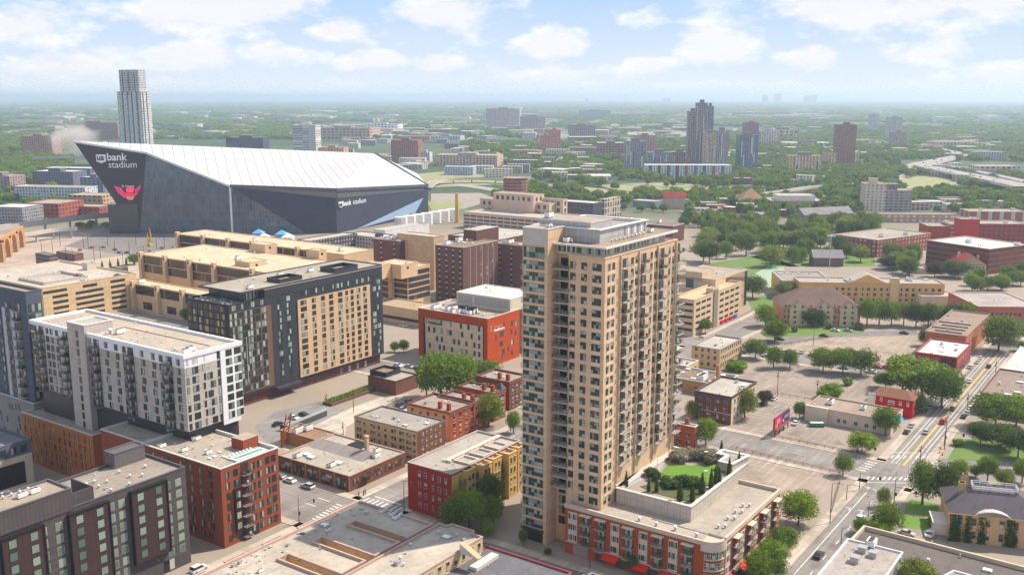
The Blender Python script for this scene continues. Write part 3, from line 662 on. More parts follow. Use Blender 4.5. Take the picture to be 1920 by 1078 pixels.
b = cbuild('apartment_block', 'red brick apartment block carrying a pool terrace in front of the white tower', 'apartment building', 412, 859, 25.7, 520, 262)
BRO = wall((.25, .08, .048), brick=1)
b.block(b.rect(b.P, b.lu, b.lv), 0, 22.8, BRO, RTAN, plain((.62, .60, .58), .6), par=.9, out=.15)
b.root['label'] = b.root['label']
zt = 22.8
b2P = b.P + V * (b.lv + .02)
m = MB()
for i in range(7):
    z = 1.2 + 3.0 * i
    for c in (2.2, 5.0, 8.2, 11.0, 13.5, 16.4, 18.6):
        if abs(c - 8.2) < .1 and i < 7: continue
        if c == 5.0 and 1 <= i <= 4: continue
        b.win(b.FR, c * b.lu / 20.5, z, 1.55 if c not in (2.2,) else 1.2, 2.0, nx=2, fm=FBK, gm=GW)
    b.balcony(b.FR, 8.1 * b.lu / 20.5, z - .3, 2.7, 1.2, rail=RB, slab=plain((.3, .25, .22), .7), posts=4)
    for c in np.arange(2, b.lv - 1, 4.1): b.win(b.FL, c, z, 1.5, 2.0, nx=2, fm=FBK, gm=GW)
    for c in np.arange(4.4, b.lv - 1, 8.2): b.win(b.FL, c, z + .3, .8, 1.6, nx=1, fm=FBK, gm=GW)
b.slab(b.FR, 6.7 * b.lu / 20.5, 9.5 * b.lu / 20.5, .5, 22, .03, plain((.06, .03, .03), .7), 'recess_shade_panel')  # thin dark sheet on the brick, painted as the balcony recess in shade
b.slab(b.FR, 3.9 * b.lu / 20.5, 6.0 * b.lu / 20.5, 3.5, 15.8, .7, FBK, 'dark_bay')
for i in range(4): b.win((b.P - V * .7, U, b.lu), 4.95 * b.lu / 20.5, 4.1 + 3.0 * i, 1.5, 2.0, nx=2, fm=FBK, gm=glass((.1, .1, .08), .7, (.6, .56, .45)))
b.slab(b.FR, 5, 12, 0, 3.2, .04, plain((.03, .03, .03), .4), 'storefront')
# roof terrace: pool, decks, loungers
m = MB(); m.box(b.P + U * 7 + V * 2, U, 11, V, 3.2, zt - .85, zt - .4, 0); b.part('pool_surround', m, plain((.66, .64, .60), .7))
m = MB(); m.box(b.P + U * 7.6 + V * 2.9, U, 9.8, V, 1.4, zt - .4, zt - .38, 0); b.part('pool_water', m, plain((.12, .36, .33), .1, spec=.8, var=.02))
for k in range(8):
    for j in (0, 1):
        def lg(m): m.cbox(0, 0, .2, .6, 1.7, .12); m.cbox(0, .7, .32, .6, .35, .3)
        p = b.P + U * (7.5 + k * 1.2) + V * (.9 if j else 6.2); b.put('lounger', proto(('lounger',), lg, [WHITEM]), (p.x, p.y, zt - .9), R(-35 + 90))
m = MB(); m.box(b.P + U * 14 + V * 7.5, U, 5.5, V, 5, zt - .9, zt + 2.2, 0, tmi=1); b.part('terrace_pavilion', m, [BRO, RTAN])
for k in range(22): b.unit(b.P + U * random.uniform(2, 18) + V * random.uniform(8, 33), zt - .9, random.choice((2, 2, 1, 3, 0)), .7)
b.done()
b2 = B('apartment_block', 'orange brick wing with rows of windows under the left half of the white tower', 'apartment building', b2P)
Pw = W.P + V * 42 - U * .4; wl = W.lv - 42 + 3
b2.P = Vector((Pw.x, Pw.y, 0)); b2.root.location = b2.P
BOR = wall((.40, .16, .075), brick=1)
b2.block(b2.rect(b2.P - U * 4, 12, wl), 0, 17, BOR, RTAN, CAPM, par=.6)
fl = (b2.P - U * 4 + V * wl, -V, wl)
for i in range(5):
    for c in np.arange(1.6, wl - 1, 2.9): b2.win(fl, c, 1.5 + 3 * i, 1.2, 2.0, nx=2, fm=FBK, gm=glass((.1, .08, .05), .5, (.7, .5, .3)))
b2.done()
# connecting brick range between the podium and the white tower
b3 = B('apartment_block', 'red brick apartment range directly below the white tower and behind the charcoal building', 'apartment building', W.P)
b3.block([b.P + U * 1.5 + V * (b.lv + .1), b.P + U * (b.lu) + V * (b.lv + .1), b.P + U * (b.lu) + V * (b.lv + 22), b.P + U * 1.5 + V * (b.lv + 22)], 0, 22.2, BRO, RTAN, CAPM)
b3.done()

# ---- charcoal hotel, bottom left
C1 = at(347, 874, 26.5); C1.z = 0
b = B('hotel', 'charcoal brick hotel with dark framed bays and rooftop plant in the bottom left corner', 'hotel', C1)
LC = 95; P0 = C1 - U * LC; lvc = run(Vector((C1.x, C1.y, 26.5)), V, 268)
b.block([P0, C1, C1 + V * lvc, P0 + V * lvc], 0, 26.5, CHAR, roofm((.42, .37, .32)), plain((.10, .095, .10), .5), par=.7, out=.1)
fC = (P0, U, LC)
def sC(x, z=18): return run(Vector((P0.x, P0.y, z)), U, x)
GC = glass((.10, .16, .13), .75, (.34, .42, .33), .15); FC = plain((.42, .38, .30), .6)
DB = wall((.060, .035, .035), panel=1.5, streak=.02)
for xa, xb_ in ((243, 308), (127, 200), (0, 78)):
    a, c = sC(xa, 24), sC(xb_, 24); b.slab(fC, a, c, 6.2, 25.0, .9, DB, 'framed_bay'); f2 = (P0 - V * .9, U, LC)
    m = MB()
    for (s0, s1, z0, z1) in ((a - .25, a, 6.0, 25.2), (c, c + .25, 6.0, 25.2), (a, c, 25.0, 25.25), (a, c, 6.0, 6.2)): m.box(P0 + U * s0 - V * 1.15, U, s1 - s0, V, 1.15, z0, z1)
    b.part('bay_frame', m, FBK)
    for r in range(6):
        for t in (.24, .76): b.win(f2, a + (c - a) * t, 7.2 + r * 3.0, 1.9, 2.1, nx=1, fm=FBK, gm=GC, fr=.12)
for x in (88, 117, 214, 233, 318, 338):
    for r in range(7): b.win(fC, sC(x, 14), 4.0 + r * 3.0, 1.7, 2.0, nx=1, fm=FC, gm=GC, fr=.1)
for x in (222, 240, 318): b.win(fC, sC(x, 2), .4, 3.2, 3.0, nx=2, fm=FBK, gm=glass((.02, .02, .025), .1))
for z in (3.6, 6.9, 10, 13, 16, 19, 22): b.slab(fC, 1, LC - .05, z, z + .08, .03, plain((.16, .14, .14), .8), 'course')
# roof plant, screens
zr = 25.85
sp0 = C1 - U * 2
pb = C1 + V * (lvc - 8) - U * 14
def rb(P, lu, lv, z0, z1, m_, rm, nm, par=.5): b.block(b.rect(P, lu, lv), z0, z1, m_, rm, plain((.12, .115, .12), .5), par=par, name=nm)
SC = wall((.10, .085, .085), panel=1.0, streak=.03)
e1 = at(267, 850, 26.5); e1.z = 0
rb(C1 - U * 10.5 + V * (lvc - 3.2), 9, 4.2, 20, 30.0, wall((.14, .125, .125), brick=1), RDK, 'stair_house', .3)
a0 = sC(182, 26); screenP = P0 + V * 1.2
m = MB(); m.box(screenP, U, a0 , V, .3, zr, 29.2); m.box(screenP + U * a0, V, 9, -U, .3, zr, 29.2); b.part('plant_screen', m, SC)
c1 = at(110, 920, 31.5); c1.z = 0
rb(c1 - U * 15 , 18, 9.5, zr, 31.3, SC, roofm((.5, .42, .34)), 'plant_house', .5)
for k in range(6): b.unit(c1 - U * (13 - k * 2) + V * 7.5, 30.9, 1, .8)
b.unit(c1 - U * 3 + V * 5, 30.8, 0, .8); b.unit(c1 - U * 6 + V * 5, 30.8, 0, .8)
b.unit(at(22, 958, zr), zr, 0, 1.5); b.unit(at(105, 936, zr), zr, 0, 1.3); b.unit(at(8, 940, zr), zr, 0, 1.3)
for k in range(9): b.unit(C1 - U * random.uniform(5, 22) + V * random.uniform(2, lvc - 6), zr, 1, .9)
b.done()

# ---- small grey building at the left edge
b = cbuild('commercial_building', 'small grey topped cream building with a dark loading opening at the left edge', 'building', 57, 821, 17, 62, 0)
b.P = b.P - U * 26; b.lu = 26.0; b.root.location = b.P; b.lv = 26
b.block(b.rect(b.P, 26, 26), 0, 17, CREAM, roofm((.26, .26, .29)), plain((.13, .13, .15), .5))
fR = b.faceR(b.P, 26); b.slab(fR, 0, 26, 12.6, 16.7, .1, plain((.12, .125, .145), .7), 'grey_band')
for c in (25 - 1.5, 25 - 4.6, 25 - 7.8, 25 - 11): b.win((b.P - V * .1, U, 26), c, 13.4, 1.9, 2.2, nx=2, fm=FBK, gm=GLB)
b.slab(fR, 15, 23.5, 3.5, 10.5, .04, plain((.015, .015, .02), .6), 'dark_opening'); b.done()

# ---- blue-black tower, far left
b = cbuild('apartment_tower', 'dark blue and white apartment tower with balconies cut by the left edge', 'apartment tower', 47, 547, 57, 77, -60)
b.block(b.poly, 19, 57, wall((.10, .115, .14), panel=3), roofm((.5, .42, .34)), plain((.10, .11, .13), .5)); P2 = b.P - U * .6
b.block(b.rect(b.P - U * .8 - V * .3, b.lu + 1.2, b.lv), 0, 19, wall((.30, .28, .27), panel=2), RDK, CAPM)
for k, x in enumerate((12, 27)): b.slab(b.FL, s_(b.FL, x, 40) - 1.1, s_(b.FL, x, 40) + 1.1, 19, 50, .15, plain((.45, .45, .48), .8), 'white_pier')
for i in range(10):
    z = 20.5 + 3.3 * i
    for x in (3, 17, 22): b.win((b.FL[0] - U * .16, -V, 10), s_(b.FL, x, 40), z, 1.7, 2.0, nx=2, fm=FBK, gm=GLB)
    c = s_(b.FL, 38, 40); b.win(b.FL, c, z - .3, 3.2, 2.5, nx=3, fm=FBK, gm=GLB, name='balcony_door'); b.balcony(b.FL, c, z - .4, 3.6, 1.5, rail=RB)
    b.win(b.FR, b.lu * .5, z - .2, b.lu - 1, 2.5, nx=4, fm=FBK, gm=GLG)
for k in range(14): b.win((b.FL[0] - U * .85, -V, 20), s_(b.FL, random.uniform(2, 44), 12), random.uniform(3, 15), .7, 2.2, nx=1, fm=FBK, gm=GLB)
b.done()

# ---- black tower with the beige window panel
b = B('apartment_tower', 'black apartment tower with a beige grid of windows and an open roof terrace', 'apartment tower', at(429, 572, 42))
G0 = b.P; zl = 42.0; LG = run(Vector((G0.x, G0.y, 44)), U, 716); LV = run(Vector((G0.x, G0.y, zl)), V, 350)
b.block(b.rect(G0, LG, LV), 4.5, zl, BLK, roofm((.42, .40, .34)), plain((.05, .05, .055), .4), par=.7, bottom=True)
b.block(b.rect(G0 + U * 6 + V * 1.5, LG - 7, LV - 3), 0, 4.5, wall((.13, .06, .06), brick=1), RDK, CAPM, par=0)
fG = (G0, U, LG); fGL = (G0 + V * LV, -V, LV)
def sG(x, z=30): return run(Vector((G0.x, G0.y, z)), U, x)
up0 = sG(455, 42) ; zt = 46.0
uP = G0 + U * up0
m = MB(); m.prism(ccw(b.rect(uP + U * 2.5 + V * 2, 9, LV - 4)), zl - .6, zt - .7, 0, top=False); b.part('glass_lounge', m, plain((.05, .07, .07), .1, spec=.8))
b.block(b.rect(uP + U * 11 , LG - up0 - 11, LV), zl - .3, zt - .65, BLK, RDK, CAPM, par=0, name='upper_wall')
b.block(b.rect(uP - U * 1 - V * .15, LG - up0 + 1, LV + .3), zt - .7, zt, plain((.07, .065, .07), .5), roofm((.50, .45, .38)), plain((.055, .055, .06), .4), par=.45, out=.05, name='roof_slab', bottom=True)
for c in np.arange(1.5, 9, 1.5): b.win((uP + U * 2.5 + V * 2, U, 9), c, zl - .2, 1.3, 3.0, nx=2, fm=FBK, gm=GLG)
q = uP + U * 22 + V * 3
b.block(b.rect(q, 12, 8), zt - .4, zt + 1.3, plain((.05, .05, .055), .5), RTAN, FBK, par=1.4, name='plant_screen')
b.block(b.rect(uP + U * 52 + V * 2, 14, 9), zt - .4, zt + 1.6, plain((.05, .05, .055), .5), RTAN, FBK, par=1.6, name='plant_screen')
for k in range(10): b.unit(uP + U * random.uniform(6, 60) + V * random.uniform(3, LV - 3), zt - .4, random.choice((0, 1, 2, 2)), 1)
GG = glass((.03, .04, .04), .35, (.50, .60, .52)); FB2 = FBK; BG = wall((.60, .43, .29), streak=.03)
# beige panel
a, c = sG(558, 32), sG(693, 32); b.slab(fG, a, c, 5.2, 38.0, .35, BG, 'beige_panel'); f2 = (G0 - V * .35, U, LG)
for r in range(12):
    z = 5.9 + 2.70 * r
    for k, x in enumerate((571, 590, 607, 622, 639, 651, 661, 673, 685)):
        b.win(f2, sG(x, 20), z, (3.4, 2.2, 2.2, 2.4, 2.6, 1.6, 1.8, 2.2, 2.2)[k], 1.95, nx=2, fm=FB2, gm=GG)
for x in (527, 544):
    for r in range(13): b.win(fG, sG(x, 20), 5.6 + 2.75 * r, 2.0, 2.1, nx=2, fm=FBK, gm=GG)
for x in np.arange(566, 700, 9.5): b.win(fG, sG(x, 40), 39.4, 1.9, 2.2, nx=2, fm=FBK, gm=GG)
for r in range(13):
    for x in (703, 711): b.win(fG, sG(x, 20), 5.4 + 2.9 * r, 2.4, 2.2, nx=2, fm=FBK, gm=GLG)
# brown framed glass part on the left and its side
BRN = plain((.16, .09, .06), .7)
a, c = sG(431, 30), sG(509, 30); f4 = (G0 - V * .3, U, LG)
b.slab(fG, a, c, 5.5, 38.6, .22, BRN, 'brown_frame')
for r in range(12):
    for k, x in enumerate((438, 447, 456, 466, 476, 486, 497)):
        b.win((G0 - V * .22, U, LG), sG(x, 22), 6.2 + 2.72 * r, 2.4, 2.3, nx=2, fm=FBK, gm=GG if k != 1 else GLG)
for x in (445, 452, 462, 471): b.slab(fG, sG(x, 22), sG(x, 22) + .2, 10 + (x % 7) * 2, 22 + (x % 5) * 3, .4, plain((.5, .5, .5), .5), 'fin')
for x in (440, 458, 472, 482, 492): b.win(fG, sG(x, 40), 39.2, 3.2, 2.3, nx=3, fm=FBK, gm=GLG)
for r in range(12):
    for c in np.arange(1.6, LV - 1, 3.3): b.win(fGL, c, 6.2 + 2.95 * r, 2.5, 2.3, nx=2, fm=BRN, gm=glass((.05, .06, .05), .4, (.6, .55, .3)))
for k in range(26): b.unit(G0 + U * random.uniform(.8, up0 + 2) + V * random.uniform(1, LV - 1), zl - .7, random.choice((3, 4)), .6)
b.slab(fG, sG(515, 4), sG(560, 4), 3.4, 4.4, 2.5, BLK, 'entrance_canopy')
for c in np.linspace(sG(562, 3), sG(690, 3), 9): b.win((G0 + U * 6 + V * 1.5, U, LG), c - 6, .5, 1.6, 2.8, nx=1, fm=FBK, gm=GLG)
b.done(); BLT = b
# ================================================================== middle distance, hand placed
def strip_roof(b):
    for ch in [o for o in b.root.children_recursive if o.name.startswith(('roof', 'parapet'))]: bpy.data.objects.remove(ch)
    b.roof = None; b.rp = None
def std(b, z0=0, wm=None, rm=None, cm=None, par=.9, **k): b.block(b.poly, z0, b.h, wm, rm, cm, par=par, **k); return b
def text(name, s, P, d, up, size, m_, parent, thick=.15, bold=False):
    cu = bpy.data.curves.new(name, 'FONT'); cu.body = s; cu.size = size; cu.extrude = thick / 2
    if bold: cu.offset = size * .018
    t_ = bpy.data.objects.new(name, cu); COL.objects.link(t_); bpy.context.view_layer.update()
    me = bpy.data.meshes.new_from_object(t_.evaluated_get(bpy.context.evaluated_depsgraph_get())); bpy.data.objects.remove(t_)
    n = d.cross(up); M = Matrix((d, up, n)).transposed()
    me.transform(M.to_4x4()); me.transform(Matrix.Translation(Vector(P) - (parent.location if parent else Vector())))
    me.materials.clear(); me.materials.append(m_); o = bpy.data.objects.new(name, me); COL.objects.link(o)
    if parent: o.parent = parent
    return o
def strips(b, fc, z0, dz, n, L, h_, m_, a=.6, gap=0, seg=1, name='opening'):
    """long horizontal openings or glazing bands on a face"""
    w_ = (L - 2 * a - gap * (seg - 1)) / seg
    for i in range(n):
        for k in range(seg): b.win(fc, a + w_ / 2 + k * (w_ + gap), z0 + i * dz, w_, h_, nx=max(1, int(w_ / 2.5)), fm=m_, gm=m_, name=name)
VOID = plain((.03, .027, .025), .7)

# orange and cream clinic
b = cbuild('clinic', 'orange clad clinic with a cream front and a mechanical roof house', 'clinic', 914, 597, 23, 974, 784)
ORG = wall((.44, .095, .04), panel=2.2, streak=.1)
std(b, wm=ORG, rm=RTAN, cm=plain((.72, .60, .55), .6), par=.8, out=.05)
fl = b.FL; CRP = wall((.74, .64, .50), panel=2.5, streak=.08)
b.slab(fl, 3.0, b.lv - 2, 0, 19.0, .12, plain((.03, .02, .025), .6), 'reveal'); b.slab(fl, 4.4, b.lv - 2.6, 0, 18.8, .2, CRP, 'cream_front')
f2 = (fl[0] - U * .2, -V, b.lv)
for r, xs in enumerate(((828, 846, 865, 879, 899), (805, 815, 829, 843, 867, 885, 899), (820, 829, 852, 861, 875, 890, 899), (806, 825, 833, 848, 866, 875, 890, 899), (885, 899))):
    for x in xs: b.win(f2, sx(fl, x, 12), 16.3 - 3.9 * r, 1.3 if x != 843 else 3, 2.4, nx=1 if x != 843 else 2, fm=FBK, gm=GLB)
for x, z, w_ in ((941, 12.5, 2.8), (940, 8, 2.4), (944, 4, 2), (940, 1.5, 2), (960, 16, 1.5), (959, 12, 1.2), (961, 7, 2.4), (967, 15, 1.2), (967, 11, 1.2), (930, 11.5, .8), (945, 16.5, .8), (953, 4.5, 1), (960, 2, 1.2)):
    b.win(b.FR, sx(b.FR, x, 12), z, w_, 2.5, nx=1 if w_ < 2 else 2, fm=FBK, gm=GLB)
up = Vector((0, 0, 1)); DKT = plain((.05, .03, .03), .6); WT = plain((.85, .84, .82), .5)
P = fl[0] - U * .3 - V * 6.2
text('sign_lettering', 'Hennepin', P + up * 18.0, -V, up, 1.7, plain((.5, .4, .3), .6), b.root); text('sign_lettering', 'Healthcare', P + up * 16.3, -V, up, 1.9, DKT, b.root, bold=True)
P = b.P + U * 4.6 - V * .1
text('sign_lettering', 'Hennepin', P + up * 17.5, U, up, 1.7, plain((.6, .3, .25), .6), b.root); text('sign_lettering', 'Healthcare', P + up * 15.9, U, up, 1.9, WT, b.root, bold=True)
for dd, P0_, d in ((-U, fl[0] - V * 4.2 - U * .25, -V), (-V, b.P + U * 2.2 - V * .05, U)):
    m = MB()
    for i, (x, z) in enumerate(((0, 18), (1.0, 18), (0, 16.6), (1.0, 16.6))): m.box(P0_ + d * x, d, .6, dd, .08, z, z + .9, i % 2)
    b.part('logo_mark', m, [plain((.9, .5, .02), .5), plain((.35, .12, .35), .5)])
for k in range(14): b.unit(b.P + U * random.uniform(1.5, 9) + V * random.uniform(3, 36), b.h - .8, random.choice((0, 0, 3, 1)), 1.3)
for k in (12, 17):
    q = b.P + U * 5 + V * k; m = MB(); m.box(q, V, 3.4, U, 3, b.h + 1.8, b.h + 2.6)
    for a_ in (0, 3.0):
        for c_ in (0, 2.6): m.box(q + V * a_ + U * c_, V, .4, U, .4, b.h - .8, b.h + 1.8)
    b.part('fan_unit', m, FBK)
b.done()
b.lu = b.lu
b = cbuild('office_building', 'cream framed mechanical block with a big white roof behind the orange clinic', 'office building', 957, 561, 28.6, 1010, 856)
LGR = plain((.38, .37, .36), .7)
std(b, z0=22.3, wm=CREAM, rm=RWH, cm=plain((.75, .70, .62), .7), par=.3, out=.1)
b.block(b.rect(b.P + U * 14, b.lu - 14, b.lv), 0, 22.3, CREAM, RWH, CAPM, par=0)
b.slab(b.FL, 1, b.lv * .3, 23.6, 27.6, .1, LGR, 'louvre_panel'); b.slab(b.FL, b.lv * .34, b.lv - 1, 23.6, 27.6, .1, LGR, 'louvre_panel'); b.done()

# parking ramp, left
b = cbuild('parking_ramp', 'beige parking ramp with dark openings and a pale open roof deck at the left', 'parking ramp', 79, 540, 20.5, 255, -60)
std(b, wm=wall((.66, .50, .33), streak=.05, panel=2.6), rm=roofm((.66, .60, .52)), cm=plain((.66, .50, .36), .8), par=1.0)
for i in range(6):
    for x0, x1 in ((83, 128), (100, 129), (143, 195), (209, 236)):
        if (x0 == 83 and i < 5) or (x0 == 100 and i == 5) or (x0 == 143 and i == 5): continue
        a, c = sx(b.FR, x0, 10), sx(b.FR, x1, 10); b.win(b.FR, (a + c) / 2, 1.4 + 3.1 * i, c - a, 1.5, nx=3, fm=VOID, gm=VOID, name='opening')
a, c = sx(b.FR, 155, 18), sx(b.FR, 182, 18); b.win(b.FR, (a + c) / 2, 16.9, c - a, 1.5, nx=3, fm=VOID, gm=VOID, name='opening')
q = b.P + U * 8 + V * 12
b.block(b.rect(q, 26, 26), 19.5, 20.9, CONCM, roofm((.60, .54, .46)), CONCM, par=1.35, th=.3, name='ramp_wall')
for k in range(7): b.slab((q, V, 26), 2 + k * 3.6, 2.5 + k * 3.6, 20.9, 21.6, .3, CONCM, 'post'); b.slab((q + V * 26 , U, 26), 2 + k * 3.6, 2.5 + k * 3.6, 20.9, 21.6, .3, CONCM, 'post')
b.block(b.rect(b.P + U * 48 + V * 35, 6, 5), 19.5, 24, CREAM, RTAN, CAPM, name='stair_house')
b.done(); RAMP = b

# brutalist hospital complex
HB = wall((.62, .46, .315), streak=.04); HG = glass((.028, .022, .026), .1, (.35, .22, .12), .12); HGF = plain((.05, .04, .045), .5); HR = roofm((.78, .66, .48), seam=12)
def hosp(label, px, py, h, xr, xl, pil, rows, dz=5.3, z0=None, ybase=None, pilR=()):
    b = cbuild('hospital_wing', label, 'hospital', px, py, h, xr, xl, ybase=ybase)
    std(b, wm=HB, rm=HR, cm=HB, par=.5)
    top = b.h - .8; pil = [p if p < 100 else sx(b.FL, p, b.h) for p in pil]; pil = [p for p in pil if p > -1 and p < b.lv]
    for k, fc, ps in ((0, b.FL, pil), (1, b.FR, pilR)):
        if not ps: continue
        for i in range(len(ps) - 1):
            a, c = ps[i] + 1.9, ps[i + 1] - .0
            if c > fc[2] + 2: continue
            for r in range(rows):
                b.win(fc, (a + c) / 2 - .6, top - dz * (r + 1) + .5, c - a + .5, dz - .5, nx=max(2, int((c - a) / 1.4)), fm=HGF, gm=HG, name='window_band', depth=.12)
        for p in ps:
            P, d, L = fc; n = Vector((d.y, -d.x, 0)); q = P + d * (p - 1.1)
            pr = proto(('pier', round(b.h)), lambda m: (m.cbox(0, -1.0, 0, 2.6, 2.6, b.h + 1.6, 0), m.cbox(0, -2.32, b.h - 1.2, 1.3, .06, 1.0, 1)), [HB, VOID])
            b.put('pier', pr, (q.x + d.x, q.y + d.y, 0), math.atan2(d.y, d.x))
    for k in range(5): b.unit(b.P + U * random.uniform(3, max(4, b.lu - 3)) + V * random.uniform(3, b.lv - 4), b.h - .5, random.choice((0, 1, 2)), 1.4)
    return b
b = hosp('long tan hospital wing with a sunlit flat roof and four piers along its dark glazing', 520, 514, 24, 640, 262, [267, 312, 358, 404, 476, 540], 2); b.done()
b = hosp('lower tan hospital terrace in front of the long wing with stout square piers', 500, 575, 15, 530, 205, [208, 252, 298, 345, 392, 440], 1, dz=5.5); [b.win(b.FL, c, 1.0, 8.2, 4.2, nx=6, fm=HGF, gm=HG, name='window_band') for c in [sx(b.FL, q_, 8) for q_ in (230, 276, 321, 368, 416)]]; b.done()
b = hosp('rear tan hospital wing beside the stadium plaza with tall dark boxes', 645, 477, 26, 700, 330, [335, 383, 430, 475, 518, 560, 600], 2); b.done()
b = hosp('tan hospital block with four storeys of dark glass round one tall pier', 764, 504, 25, 806, 706, [12], 0, dz=3.4)
for i in range(5):
    z = 20.6 - 3.5 * i
    b.win(b.FL, 5.2, z, 9.0, 2.6, nx=6, fm=HGF, gm=HG, name='window_band', depth=.15); b.win(b.FL, (13 + b.lv) / 2, z, b.lv - 14, 2.6, nx=5, fm=HGF, gm=HG, name='window_band', depth=.15)
    b.win(b.FR, b.lu / 2, z, b.lu - 1, 2.6, nx=8, fm=HGF, gm=HG, name='window_band', depth=.15)
b.done()
for i, (x, y, h, xr, xl, lb) in enumerate(((575, 536, 31, 583, 562, 'tallest'), (468, 492, 26.5, 500, 440, 'middle'), (598, 470, 29, 612, 574, 'leftmost'), (497, 459, 29, 518, 470, 'stepped'), (618, 505, 29.5, 640, 578, 'palest'), (700, 500, 29, 760, 668, 'longest'), (752, 497, 28.5, 800, 710, 'broad'), (560, 520, 27, 592, 542, 'small'))):
    b = cbuild('roof_house', '%s plain tan service house standing on the hospital roofs' % lb, 'roof house', x, y, h, xr, xl, group='service houses on the hospital roofs')
    b.lu = min(b.lu, 14); b.poly = b.rect(b.P, b.lu, b.lv); std(b, z0=h - 8, wm=HB if i != 4 else CREAM, rm=HR, cm=HB, par=.3); b.win(b.FR, b.lu * .4, h - 3, 1.8, 1.4, fm=VOID, gm=VOID, nx=1, name='opening'); b.done()
# skyway and curved drive at the hospital entrance
b = cbuild('hospital_wing', 'tan entrance level of the hospital with a curved canopy beside the black tower', 'hospital', 800, 584, 9, 840, 690)
std(b, wm=HB, rm=roofm((.55, .44, .30)), cm=HB, par=.6); strips(b, b.FL, 2, 4, 1, b.lv, 1.6, VOID); b.done()

# tall tan slab and the brown brick towers
b = cbuild('office_tower', 'blank tan service tower between the brown brick hospital blocks', 'office tower', 813, 444, 34, 833, 745)
std(b, wm=wall((.62, .45, .30), streak=.1, panel=2.4), rm=RLT, cm=HB, par=.5); b.done()
BB = wall((.13, .065, .055), brick=1, streak=.05)
def brown(label, px, py, h, xr, xl, nl, nr, rows, dz=3.3, ybase=None, pale=True):
    b = cbuild('hospital_block', label, 'hospital', px, py, h, xr, xl, ybase=ybase); std(b, wm=BB, rm=RBR, cm=plain((.5, .46, .42), .8), par=.5)
    for i in range(nl):
        c = b.lv * (i + .6) / nl; b.slab(b.FL, c - .8, c + .8, 1, b.h - 1, .05, plain((.03, .025, .03), .6), 'window_slot')
        for r in range(rows): b.win((b.FL[0] - U * .06, -V, 9), c, b.h - 2.6 - dz * r, 1.2, .8, nx=1, fm=plain((.55, .52, .48), .7), gm=plain((.55, .52, .48), .7), name='spandrel')
    for i in range(nr):
        c = b.lu * (i + 1) / (nr + 1)
        for r in range(rows): b.win(b.FR, c, b.h - 3.2 - dz * r, .9, 2.2, nx=1, fm=plain((.5, .45, .4), .7), gm=GLB)
        b.slab(b.FR, c + .7, c + .95, 1, b.h - 1, .35, plain((.5, .42, .36), .7), 'fin')
    for k in range(9): b.unit(b.P + U * random.uniform(2, max(3, b.lu - 2)) + V * random.uniform(2, b.lv - 2), b.h - .5, random.choice((0, 0, 1, 3)), 1.6)
    return b.done()
brown('tall dark brown brick hospital tower with four dark window slots', 868, 464, 34, 934, 816, 4, 5, 10)
brown('dark brown brick hospital wing left of the tan service tower', 748, 452, 30, 770, 700, 2, 0, 8)
brown('dark brown brick hospital wing touching the beige tower on its left side', 990, 462, 31, 1010, 924, 3, 0, 9)
b = cbuild('roof_house', 'dark brown windowless box on the hospital roof near the long parking ramp', 'roof house', 893, 432, 40, 935, 869); b.block(b.poly, 25, 40, BB, RLT, CAPM, par=.3); b.done()
b = cbuild('hospital_block', 'flat brown roofed hospital wing right behind the dark box', 'hospital', 935, 450, 30, 1020, 840); std(b, wm=BB, rm=RLT, cm=BB, par=.6); b.done()
# dark apartments near the stadium
DA = facade((.06, .06, .075), (.45, .45, .42), 3.0, 3.0, .45, .5)
b = cbuild('apartment_block', 'dark five storey apartment block with pale windows in front of the stadium', 'apartment building', 582, 452, 17, 670, 556); std(b, wm=DA, rm=RLT, cm=FBK, par=.5); b.done()
b = cbuild('apartment_block', 'grey and white apartment wing with a corner turret near the stadium', 'apartment building', 712, 446, 16, 745, 645); std(b, wm=facade((.38, .36, .35), (.05, .05, .07), 3, 3), rm=RLT, cm=FBK, par=.5); b.block(b.rect(b.P, 4, 5), 0, 18.5, DA, RDK, FBK, par=.3, name='turret'); b.done()
# white tanks shed along the stadium
b = cbuild('loading_building', 'long white loading building along the stadium side', 'loading building', 722, 432, 9, 805, 700); std(b, wm=WHT, rm=roofm((.62, .60, .55)), cm=CAPM); b.done()
for k in range(7):
    q = at(752 + k * 16, 417 - k * 2.6, 6); m = MB(); m.prism([q + Vector((math.cos(a) * 6, math.sin(a) * 6, -6)) for a in np.arange(0, 6.28, .7)], 0, 11, 0)
    t_ = m.build('storage_tank', plain((.72, .70, .68), .5)); tag(t_, 'white round topped tank in a row on the stadium service yard', 'tank', 'white tanks beside the stadium')
# smoke stack
P = at(857, 418, 0); m = MB(); m.tube(P, (P.x, P.y, zat(857, 362, P)), 2.2, 1.6, 12); tag(m.build('chimney_stack', plain((.62, .38, .17), .8)), 'tall slim orange brick chimney standing beside the stadium yard', 'chimney')

